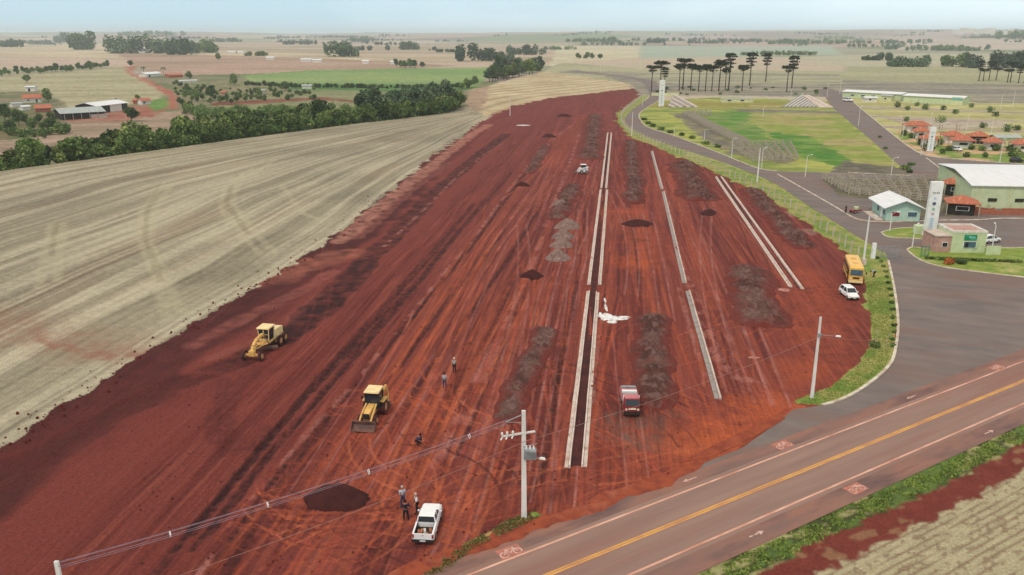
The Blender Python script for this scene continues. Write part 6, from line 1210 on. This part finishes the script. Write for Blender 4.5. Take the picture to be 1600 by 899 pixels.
def skid():
    x, y = P(912, 271); t = thing('skid_steer', (x, y, 0), R(185), 'small white loader standing between the far soil rows', 'loader'); MB().box((0, 0, .75), (2.0, 1.1, .9), top=.9).build('body', M['white'], t, bevel=.05); MB().box((.1, 0, 1.6), (1.1, 1.0, .9), top=.92).build('cab', M['glass'], t); MB().box((.1, 0, 2.08), (1.3, 1.15, .1)).build('cab_roof', M['white'], t)
    for s in (-1, 1):
        MB().tube((-1.0, s*.7, 1.5), (.9, s*.7, 1.2), .1, n=6).tube((.9, s*.7, 1.2), (1.5, s*.7, .4), .1, n=6).build('loader_arm', M['white'], t)
        for q in (-.6, .6): wheel(t, q, s*.72, .4, .28)
    MB().box((1.75, 0, .3), (.6, 1.7, .5), top=.7).build('bucket', M['steel'], t); t.scale = (1.15,)*3
    x, y = P(1336, 333); t = thing('farm_implement', (x, y, 0), R(20), 'small red implement standing beside the kerb left of the mint house', 'implement'); MB().box((0, 0, .6), (2.2, .9, .3)).build('frame', M['truck_red'], t); MB().tube((.2, 0, .7), (.2, 0, 1.3), .45, .55, 10).build('hopper', M['green_wall'], t)
    for s in (-1, 1): wheel(t, -.6, s*.6, .35, .16)
    MB().tube((1.1, 0, .6), (1.9, 0, .5), .06, n=6).build('drawbar', M['truck_red'], t)
skid()
# ---------------------------------------------------------------- poles, wires, lights
def concrete_pole(x, y, h, w0, w1, label, lean=(0, 0), d0=None):
    t = thing('utility_pole', (x, y, 0), 0, label, 'utility pole'); b = MB(); d0 = d0 or w0*.7; d1 = d0*.6; n = 4; secs = []
    for z, f in ((-.6, 0), (h, 1)): w_, d_ = w0+(w1-w0)*f, d0+(d1-d0)*f; ox = lean[0]*f; oy = lean[1]*f; secs.append([(-w_/2+ox, -d_/2+oy, z), (w_/2+ox, -d_/2+oy, z), (w_/2+ox, d_/2+oy, z), (-w_/2+ox, d_/2+oy, z)])
    MB().loft(secs).build('shaft', M['pole'], t, bevel=.02); return t
def lamp_arm(t, z, dx, dy, r=.035, head=.5, up=.4):
    b = MB().path([(0, 0, z), (dx*.5, dy*.5, z+up*.9), (dx, dy, z+up)], r, 6); b.build('lamp_arm', M['grey'], t); a = math.atan2(dy, dx)
    MB().box((dx+math.cos(a)*head*.4, dy+math.sin(a)*head*.4, z+up+.02), (head, head*.42, .16), a, top=.7).build('lamp_head', M['white'], t, bevel=.03)
NP = P(819, 809); PT = concrete_pole(NP[0], NP[1], 9.2, .44, .30, 'tall pale concrete pole with transformer and crossarm beside the highway', (-.08, 0))
def dress():
    t = PT; ax = Vector((-math.cos(R(24)), -math.sin(R(24)), 0))
    a = Vector((-.07, 0, 8.9)); e = a+ax*1.5+Vector((0, 0, -.35)); MB().tube(a, e, .05, n=6).tube((-.07, 0, 8.2), e, .03, n=5).build('bracket', M['grey'], t)
    b = MB().box((-.45, -.18, 7.35), (2.6, .12, .12), R(18)); cr_ = b.build('crossarm', M['pole'], t); ins = []
    for k, q in enumerate((-1.6, -1.2, -.75)):
        xx = -.45+(q+.3)*math.cos(R(18)); yy = -.18+(q+.3)*math.sin(R(18)); o = MB().tube((xx, yy, 7.4), (xx, yy, 7.55), .05, n=6).tube((xx, yy, 7.55), (xx, yy, 7.68), .1, .06, 8).tube((xx, yy, 7.25), (xx-.1, yy-.12, 7.1), .06, n=6).build('insulator', M['white'], t)
    tr = MB().box((.42, -.12, 5.65), (.95, .6, .8)).build('transformer', M['grey'], t, bevel=.05); f = MB()
    for k in range(5): f.box((.1+k*.16, -.46, 5.65), (.03, .1, .6))
    f.build('cooling_fins', M['grey'], tr)
    for k in range(3): MB().tube((.15+k*.27, -.12, 6.05), (.15+k*.27, -.12, 6.32), .07, .045, 8).build('bushing', M['white'], tr)
    MB().tube((-.1, -.2, 6.25), (.95, .2, 6.35), .03, n=5).build('fuse_bar', M['grey'], t)
    lamp_arm(t, 5.0, 1.15, -.35, .03, .5)
dress()
BP = P(1268.5, 622); P2 = concrete_pole(BP[0], BP[1], 8.9, .34, .2, 'pale concrete pole standing in the grass tongue at the entrance', (-.1, 0)); lamp_arm(P2, 7.0, 1.55, -.3, .03, .55, -.05); MB().box((-.06, -.16, 7.0), (.3, .2, .35)).build('cable_box', M['grey'], P2)
lx, ly = P(88, 877, 9.3); LP = concrete_pole(lx, ly, 9.3, .34, .24, 'concrete pole rising from the bottom left edge, only its tip in view')
def cable(p0, p1, sag, r, n=26): return [tuple(Vector(p0).lerp(Vector(p1), i/n)-Vector((0, 0, sag*4*(i/n)*(1-i/n)))) for i in range(n+1)]
M['cable'] = noisy('cable_grey', S(150, 136, 150), S(128, 112, 126), 2, .6, .3); M['cable2'] = noisy('cable_pinkish', S(160, 120, 112), S(138, 100, 94), 2, .6, .3)
def wires():
    A0 = Vector((NP[0]-.07, NP[1], 8.9))+Vector((-math.cos(R(24)), -math.sin(R(24)), -.25))*1.3; B0 = Vector((lx, ly, 9.05)); t = thing('power_cables', tuple(A0), 0, 'bundle of parallel power cables sagging across the lower left of the site', 'cable')
    d = (B0-A0).normalized(); nn = Vector((-d.y, d.x, 0)).normalized()
    for k, (o_, z_) in enumerate(((-.17, 0), (.17, 0), (0, -.22), (0, .16))): q = Vector((nn.x*o_, nn.y*o_, z_)); b = MB(); b.path([tuple(Vector(p_)-A0+q) for p_ in cable(A0, B0, .45, 0)], .014, 4); b.build('cable', M['cable'], t)
    for px in (725, 583, 427, 265):
        best = min(range(27), key=lambda i: abs(800+FOC*cable(A0, B0, .45, 0)[i][0]/(cable(A0, B0, .45, 0)[i][1]*cp-(cable(A0, B0, .45, 0)[i][2]-CAM_H)*sp)-px)); p_ = Vector(cable(A0, B0, .45, 0)[best])-A0
        b = MB(); b.path([tuple(p_+Vector((nn.x*o_, nn.y*o_, z_))) for o_, z_ in ((-.17, 0), (0, -.22), (.17, 0), (0, .16), (-.17, 0))], .026, 5); b.build('spacer', M['white'], t)
    B1 = Vector((lx, ly, 6.0)); A1 = Vector((NP[0], NP[1]-.15, 6.9-.2)); C1 = Vector((BP[0]-.08, BP[1], 6.75)); D1 = Vector((*P(1640, 541, 6.6), 6.6))
    for nm, a, b_, sg, lb in (('telephone_cable', A1, B1, .5, 'thin pinkish cable from the transformer pole to the lower left'), ('telephone_cable', A1, C1, .5, 'thin pinkish cable spanning from the transformer pole to the entrance pole'), ('telephone_cable', C1, D1, .3, 'thin cable running right from the entrance pole over the asphalt apron')):
        b = MB(); b.path([tuple(Vector(p_)-a) for p_ in cable(a, b_, sg, 0)], .018, 4); o = b.build(nm, M['cable2']); o.location = a; tag(o, lb, 'cable')
wires()
def hgt(px, py, yt):
    x, y = P(px, py); return CAM_H-math.hypot(0, y)*math.tan(PITCH-math.atan((449.5-yt)/FOC))
for px, yb, yt, w0, lb in ((1348.5, 413, 338, .34, 'pale pole left of the sliding gate behind the bus'), (1183, 285, 231, .34, 'tall pale pole at the fence above the dark soil row'), (987, 213, 175, .3, 'pale pole on the verge at the far road bend'), (797, 181, 150, .34, 'lone pale pole at the far left corner of the red earth')):
    x, y = P(px, yb); q = concrete_pole(x, y, hgt(px, yb, yt), w0, w0*.6, lb)
    if px > 1100: lamp_arm(q, hgt(px, yb, yt)-.6, 1.3, .8)
x, y = P(1348.5, 413); tag(MB().box((x, y-.25, .45), (.7, .5, 1.0), top=.8).build('concrete_block', M['conc']), 'grey block at the foot of the pole behind the bus', 'block')
def street_lamp(h=7.0):
    t = thing('street_lamp', (0, 0, 0)); MB().tube((0, 0, -.3), (0, 0, h), .11, .06, 8).build('post', M['pole'], t); MB().path([(0, 0, h-.1), (.6, 0, h+.35), (1.3, 0, h+.45)], .04, 6).build('lamp_arm', M['pole'], t); MB().box((1.5, 0, h+.44), (.6, .24, .12), top=.8).build('lamp_head', M['white'], t); return t
lamps = [(1190, 262, 232, .6, 'street lamp just right of the tall fence pole'), (1143, 246, 217, .6, 'street lamp with its arm over the road, right of the cattle race'), (1100, 224, 203, .6, 'street lamp beside the cattle race'), (1053, 214, 198, .6, 'street lamp on the green slope nearest the bend'), (1258, 277, 243, .4, 'street lamp at the junction by the cattle pens'),
         (1392, 276, 247, .4, 'street lamp at the lower end of the diagonal road'), (1341, 197, 166, .8, 'street lamp halfway up the diagonal road'), (1410, 216, 196, .8, 'street lamp at the kiosk corner, the first one'), (1439, 243, 209, .8, 'green footed street lamp on the kiosk lawn'), (1562, 254, 218, .8, 'street lamp in front of the right kiosks'),
         (1425, 388, 352, .8, 'dark thin lamp post left of the gatehouse'), (1550, 388, 352, 1.2, 'pale lamp post right of the gatehouse'), (1390, 362, 333, .3, 'thin post in front of the mint house'), (1292, 153, 132, 1, 'street lamp at the top of the diagonal road'), (1312, 147, 125, 1, 'tall light mast behind the terrace'), (1192, 184, 168, 1, 'small lamp post inside the showground'),
         (1004, 166, 150, 1, 'lamp post at the far bend beside the totem'), (1563, 170, 150, 1, 'light mast on the right, the left one of the pair'), (1582, 168, 143, 1, 'light mast on the right, the right one of the pair'), (1452, 205, 178, 1, 'lamp post behind the open shelter'), (1510, 205, 182, 1, 'lamp post behind the dark walled kiosk'), (1548, 212, 186, 1, 'lamp post behind the right kiosks'), (1000, 110, 92, 1, 'far lamp post beside the first pines'), (938, 112, 96, 1, 'far lamp post on the road beyond the striped field'), (1235, 158, 140, 1, 'lamp post behind the striped terrace')]
sl0 = None
for px, yb, yt, a, lb in lamps:
    x, y = P(px, yb); h = hgt(px, yb, yt)
    if sl0 is None: sl0 = street_lamp(); o = sl0; o.location = (x, y, 0); o.rotation_euler.z = a
    else: o = dup(sl0, (x, y, 0), a)
    o.scale = (1, 1, max(.4, h/7.3)); tag(o, lb, 'street lamp', 'street lamps')
# farm pole, small shrubs, signs
x, y, z = PH(140, 158); t = thing('farm_pole', (x, y, z), 0, 'thin wooden pole standing behind the open barn', 'pole'); MB().tube((0, 0, -1), (0, 0, 7.5), .14, .1, 6).build('shaft', M['wood'], t); MB().box((0, 0, 7.0), (1.4, .1, .1)).build('crossarm', M['wood'], t)
def shrub(px, py, r, label, mat='leaf', group=None, z=0.0, n=260, size=.14, flat=.8, proto=[None]):
    x, y = P(px, py); rng = random.Random(int(px*13+py)); lobes = [(rng.uniform(-.5, .5)*r, rng.uniform(-.5, .5)*r, r*.45*flat, r*.6, r*.6, r*.5*flat) for k in range(4)]; o = link(bpy.data.objects.new('shrub', crown_mesh('shrub', rng, lobes, n, size*r**.5, M[mat]))); o.location = (x, y, z); return tag(o, label, 'shrub', group)
M['orange_leaf'] = leaf_mat('orange_foliage', S(150, 84, 44), S(186, 112, 60), S(206, 150, 90))
shrub(1482, 413, 1.1, 'orange red shrub on the lawn in front of the gatehouse', 'orange_leaf', z=.13); shrub(1499, 413, 1.0, 'dark green shrub beside the orange one on the lawn', z=.13)
for k, (px, py) in enumerate(((1006, 188), (1013, 194), (1020, 198), (1033, 203), (1049, 208), (1065, 212), (1082, 217), (1103, 226), (1124, 231))): shrub(px, py, 1.5, 'small dark shrub in the row along the road bend', group='row of shrubs along the road bend', n=200)
for k in range(17): px = 1448+k*9.0; shrub(px, 406+k*.35, .6, 'low clipped bush in the hedge line before the gatehouse', group='hedge bushes before the gatehouse', z=.13, n=130, flat=.7)
for k, (px, py) in enumerate([(1372, 404), (1378, 410), (1382, 417), (1385, 425), (1387, 434), (1389, 443), (1391, 453), (1393, 463), (1395, 474), (1396, 485), (1397, 497), (1398, 509), (1398, 520), (1397, 531), (1396, 541)]): shrub(px-1.5, py, .42, 'small dark bush in the line along the apron kerb', group='bushes along the apron kerb', n=120, flat=.8)
shrub(1366, 543, .55, 'spiky dark plant on the grass tongue beside two thin stakes', n=160, flat=1.6)
for px, py, r in ((1415, 265, 1.6), (1420, 270, 1.2), (1424, 258, 1.0), (1385, 233, 1.0), (1375, 215, .9)): shrub(px, py, r, 'scrubby bush at the edge of the diagonal road', group='scrub along the diagonal road')
for k, (px, py) in enumerate(((1404, 168), (1418, 172), (1432, 166), (1446, 172), (1474, 172), (1492, 178), (1545, 176), (1415, 190), (1535, 200), (1574, 206), (1590, 204), (1518, 168), (1470, 192), (1556, 182))): shrub(px, py, 1.6 if k % 3 else 2.2, 'small dark tree on the dry fairground grass', group='small trees of the dry fairground', n=220, flat=1.4)
for k, (px, py, r) in enumerate(((1414, 212, 1.6), (1424, 216, 1.4), (1436, 226, 1.8), (1447, 236, 2.0), (1470, 240, 1.3), (1484, 236, 1.4), (1516, 234, 1.3), (1535, 236, 1.3), (1558, 236, 1.6), (1580, 244, 2.2), (1590, 246, 2.4), (1576, 236, 1.6), (1467, 226, 1.6), (1540, 246, 1.2), (1510, 246, 1.2))): shrub(px, py, r, 'leafy bush between the clay roofed kiosks', group='bushes between the kiosks', n=240, flat=1.3)
rngx = random.Random(8)
for k in range(24): px = rngx.uniform(1010, 1290); shrub(px, rngx.uniform(137, 149), rngx.uniform(1.2, 2.4), 'dark bush at the foot of the pines', group='bushes at the foot of the pines', n=130)
for px, py, h in ((1366, 543, 2.2), (1384, 545, 1.9)): x, y = P(px, py); tag(MB().tube((x, y, -.1), (x+.1, y, h), .035, n=6).box((x+.1, y, h-.2), (.1, .05, .2)).build('stake', M['wood']), 'thin dark stake on the grass tongue, '+('left' if px < 1370 else 'right')+' one of two', 'stake')
# ---------------------------------------------------------------- people
SK = noisy('skin', S(176, 120, 92), S(160, 106, 80), 4, .6, .3)
def cloth(nm, c): return noisy(nm, c, tuple(v*.8 for v in c), 6, .9, .1)
def skin_obj(name, joints, edges, mat, parent, root=0):
    me = bpy.data.meshes.new(name); me.from_pydata([j[0] for j in joints], edges, []); o = link(bpy.data.objects.new(name, me)); s = o.modifiers.new('skin', 'SKIN'); s.use_smooth_shade = True
    for i, j in enumerate(joints): r = j[1]; me.skin_vertices[0].data[i].radius = (r, r) if not isinstance(r, tuple) else r
    me.skin_vertices[0].data[root].use_root = True; me.materials.append(mat); d = o.modifiers.new('sub', 'SUBSURF'); d.levels = d.render_levels = 1; o.parent = parent; return o
def person(px, py, rz, pose, shirt, legs, hair, label, cap=None):
    x, y = P(px, py); t = thing('person', (x, y, 0), rz, label, 'person')
    # local frame: +x forward
    hip = .92; lean = 0.0; kneel = False
    if pose == 'stand': J = dict(pel=(0, 0, .95), sp=(0, 0, 1.18), ch=(0, 0, 1.38), nk=(0, 0, 1.50), hd=(.01, 0, 1.63), hl=(0, .1, .90), kl=(.04, .12, .50), al=(0, .13, .08), tl=(.14, .14, .05), hr=(0, -.1, .90), kr=(.0, -.12, .50), ar=(-.05, -.13, .08), tr=(.1, -.14, .05), sl=(0, .19, 1.40), el=(.02, .25, 1.14), wl=(.12, .24, .92), sr=(0, -.19, 1.40), er=(.02, -.25, 1.14), wr=(.14, -.22, .92))
    if pose == 'akimbo': J = dict(pel=(0, 0, .95), sp=(0, 0, 1.18), ch=(0, 0, 1.38), nk=(0, 0, 1.50), hd=(.01, 0, 1.63), hl=(0, .1, .90), kl=(.02, .15, .50), al=(0, .17, .08), tl=(.14, .18, .05), hr=(0, -.1, .90), kr=(.0, -.15, .50), ar=(-.02, -.18, .08), tr=(.12, -.19, .05), sl=(0, .19, 1.40), el=(-.1, .38, 1.18), wl=(.06, .22, 1.02), sr=(0, -.19, 1.40), er=(-.08, -.38, 1.18), wr=(.06, -.22, 1.02))
    if pose == 'point': J = dict(pel=(0, 0, .95), sp=(.02, 0, 1.18), ch=(.05, 0, 1.38), nk=(.07, 0, 1.50), hd=(.1, 0, 1.62), hl=(0, .1, .90), kl=(.08, .12, .50), al=(.06, .13, .08), tl=(.2, .14, .05), hr=(0, -.1, .90), kr=(.0, -.12, .50), ar=(-.12, -.13, .08), tr=(.02, -.14, .05), sl=(.04, .19, 1.40), el=(.16, .36, 1.2), wl=(.32, .48, 1.06), sr=(.04, -.19, 1.40), er=(.1, -.3, 1.16), wr=(.26, -.24, .98))
    if pose == 'bend': J = dict(pel=(-.12, 0, .88), sp=(.10, 0, 1.02), ch=(.30, 0, 1.04), nk=(.42, 0, 1.0), hd=(.54, 0, .94), hl=(-.1, .1, .84), kl=(.04, .12, .46), al=(-.02, .13, .08), tl=(.12, .14, .05), hr=(-.1, -.1, .84), kr=(.0, -.12, .46), ar=(-.08, -.13, .08), tr=(.06, -.14, .05), sl=(.32, .18, 1.0), el=(.42, .22, .74), wl=(.52, .16, .52), sr=(.32, -.18, 1.0), er=(.42, -.22, .74), wr=(.52, -.16, .52))
    if pose == 'squat': J = dict(pel=(-.2, 0, .36), sp=(-.1, 0, .58), ch=(.06, 0, .74), nk=(.14, 0, .86), hd=(.22, 0, .98), hl=(-.16, .1, .34), kl=(.24, .2, .5), al=(0, .16, .08), tl=(.15, .18, .05), hr=(-.16, -.1, .34), kr=(.24, -.2, .5), ar=(0, -.16, .08), tr=(.15, -.18, .05), sl=(.06, .19, .76), el=(.26, .26, .56), wl=(.44, .14, .42), sr=(.06, -.19, .76), er=(.26, -.26, .56), wr=(.44, -.14, .42))
    K = ['pel', 'sp', 'ch', 'nk', 'hd', 'hl', 'kl', 'al', 'tl', 'hr', 'kr', 'ar', 'tr', 'sl', 'el', 'wl', 'sr', 'er', 'wr']; rad = dict(pel=.125, sp=.12, ch=.14, nk=.055, hd=.098, hl=.095, kl=.06, al=.042, tl=.035, sl=.06, el=.042, wl=.03)
    for k in ('hr', 'kr', 'ar', 'tr', 'sr', 'er', 'wr'): rad[k] = rad[k[0]+'l']
    E_ = [('pel', 'sp'), ('sp', 'ch'), ('ch', 'nk'), ('nk', 'hd'), ('pel', 'hl'), ('hl', 'kl'), ('kl', 'al'), ('al', 'tl'), ('pel', 'hr'), ('hr', 'kr'), ('kr', 'ar'), ('ar', 'tr'), ('ch', 'sl'), ('sl', 'el'), ('el', 'wl'), ('ch', 'sr'), ('sr', 'er'), ('er', 'wr')]
    jj = [(J[k], rad[k]) for k in K]; ee = [(K.index(a), K.index(b_)) for a, b_ in E_]
    hd_ = Vector(J['hd']); top = hd_+(hd_-Vector(J['nk'])).normalized()*.09; jj.append((tuple(top), .075)); ee.append((K.index('hd'), len(jj)-1))
    for s in ('l', 'r'):          # hand: palm with five fingers
        w_ = Vector(J['w'+s]); e_ = Vector(J['e'+s]); d = (w_-e_).normalized(); sd = Vector((0, 0, 1)).cross(d); sd = sd.normalized() if sd.length > .1 else Vector((0, 1, 0)); pm = w_+d*.07; jj.append((tuple(pm), (.038, .022))); pi = len(jj)-1; ee.append((K.index('w'+s), pi))
        for f in range(4): q = pm+d*(.075+.012*(f in (1, 2)))+sd*(.018*(f-1.5)); jj.append((tuple(q), .009)); ee.append((pi, len(jj)-1))
        jj.append((tuple(w_+d*.07+sd*.055), .010)); ee.append((pi, len(jj)-1))
    skin_obj('person_body', jj, ee, SK, t)
    def sub(ks, es, grow, nm, mt): ks_ = list(ks); skin_obj(nm, [(J[k], rad[k]+grow) for k in ks_], [(ks_.index(a), ks_.index(b_)) for a, b_ in es], mt, t)
    sub(['pel', 'sp', 'ch', 'sl', 'el', 'sr', 'er'], [('pel', 'sp'), ('sp', 'ch'), ('ch', 'sl'), ('sl', 'el'), ('ch', 'sr'), ('sr', 'er')], .022, 'shirt', shirt)
    sub(['pel', 'hl', 'kl', 'al', 'hr', 'kr', 'ar'], [('pel', 'hl'), ('hl', 'kl'), ('kl', 'al'), ('pel', 'hr'), ('hr', 'kr'), ('kr', 'ar')], .024, 'trousers', legs)
    for s in ('l', 'r'): a = Vector(J['a'+s]); b_ = Vector(J['t'+s]); MB().tube((a.x-.05, a.y, .06), (b_.x+.05, b_.y, .05), .055, .045, 8).build('shoe', M['black'], t)
    f = (hd_-Vector(J['nk'])).normalized(); c = hd_+f*.045; MB().ball(tuple(c+Vector((-.025, 0, .02))), .118, 1.0, .92, .95, 10, 7).build('hair' if not cap else 'cap', hair, t, smooth=True)
    if cap: MB().box((c.x+.13, c.y, c.z+.03), (.12, .14, .02)).build('cap_peak', hair, t)
    fb = MB()
    for s in (-1, 1): fb.ball((hd_.x+.095, s*.035, hd_.z+.02), .012, n=6, k=4)
    fb.ball((hd_.x+.105, 0, hd_.z-.015), .016, n=6, k=4); fb.build('face_detail', M['dark'], t); return t
C1 = cloth('shirt_pale_blue', S(186, 198, 214)); C2 = cloth('shirt_navy', S(38, 40, 58)); C3 = cloth('shirt_white', S(214, 218, 226)); C4 = cloth('jeans_blue', S(66, 76, 104)); C5 = cloth('trousers_dark', S(44, 42, 50)); C6 = cloth('shirt_grey', S(172, 178, 186)); C7 = cloth('shirt_dark_blue', S(52, 66, 112)); HB = cloth('hair_dark', S(34, 26, 24)); HG = cloth('hair_grey', S(186, 180, 176)); HW = cloth('cap_white', S(216, 216, 214))
person(629.5, 790, R(-60), 'stand', C1, C4, HG, 'person in pale blue shirt and jeans, farthest of three by the white pickup')
person(634.5, 813, R(100), 'akimbo', C2, C5, HB, 'person in dark navy clothes, arms out, nearest of three beside the white pickup')
person(652, 801, R(200), 'point', C3, C5, HG, 'person in a white shirt and dark trousers just in front of the white pickup')
person(654, 694, R(-30), 'squat', C7, C5, HB, 'person in dark blue squatting on the red earth above the cables')
person(695, 606, R(-90), 'stand', C6, C4, HB, 'person in grey shirt and bluish trousers, the nearer of the pair walking up the site')
person(710, 582, R(80), 'stand', C6, C5, HW, 'person in grey shirt with a pale cap, the farther of the pair', cap=True)
person(1365, 433, R(180), 'bend', C6, C5, HB, 'person in grey bending over on the grass right of the bus')
person(1321, 334, R(-60), 'stand', C5, C5, HB, 'small dark clothed person at the kerb beside the red implement')
person(1328, 440, R(200), 'stand', C2, C5, HB, 'person in dark clothes standing at the left side of the yellow bus')
bpy.context.view_layer.update()
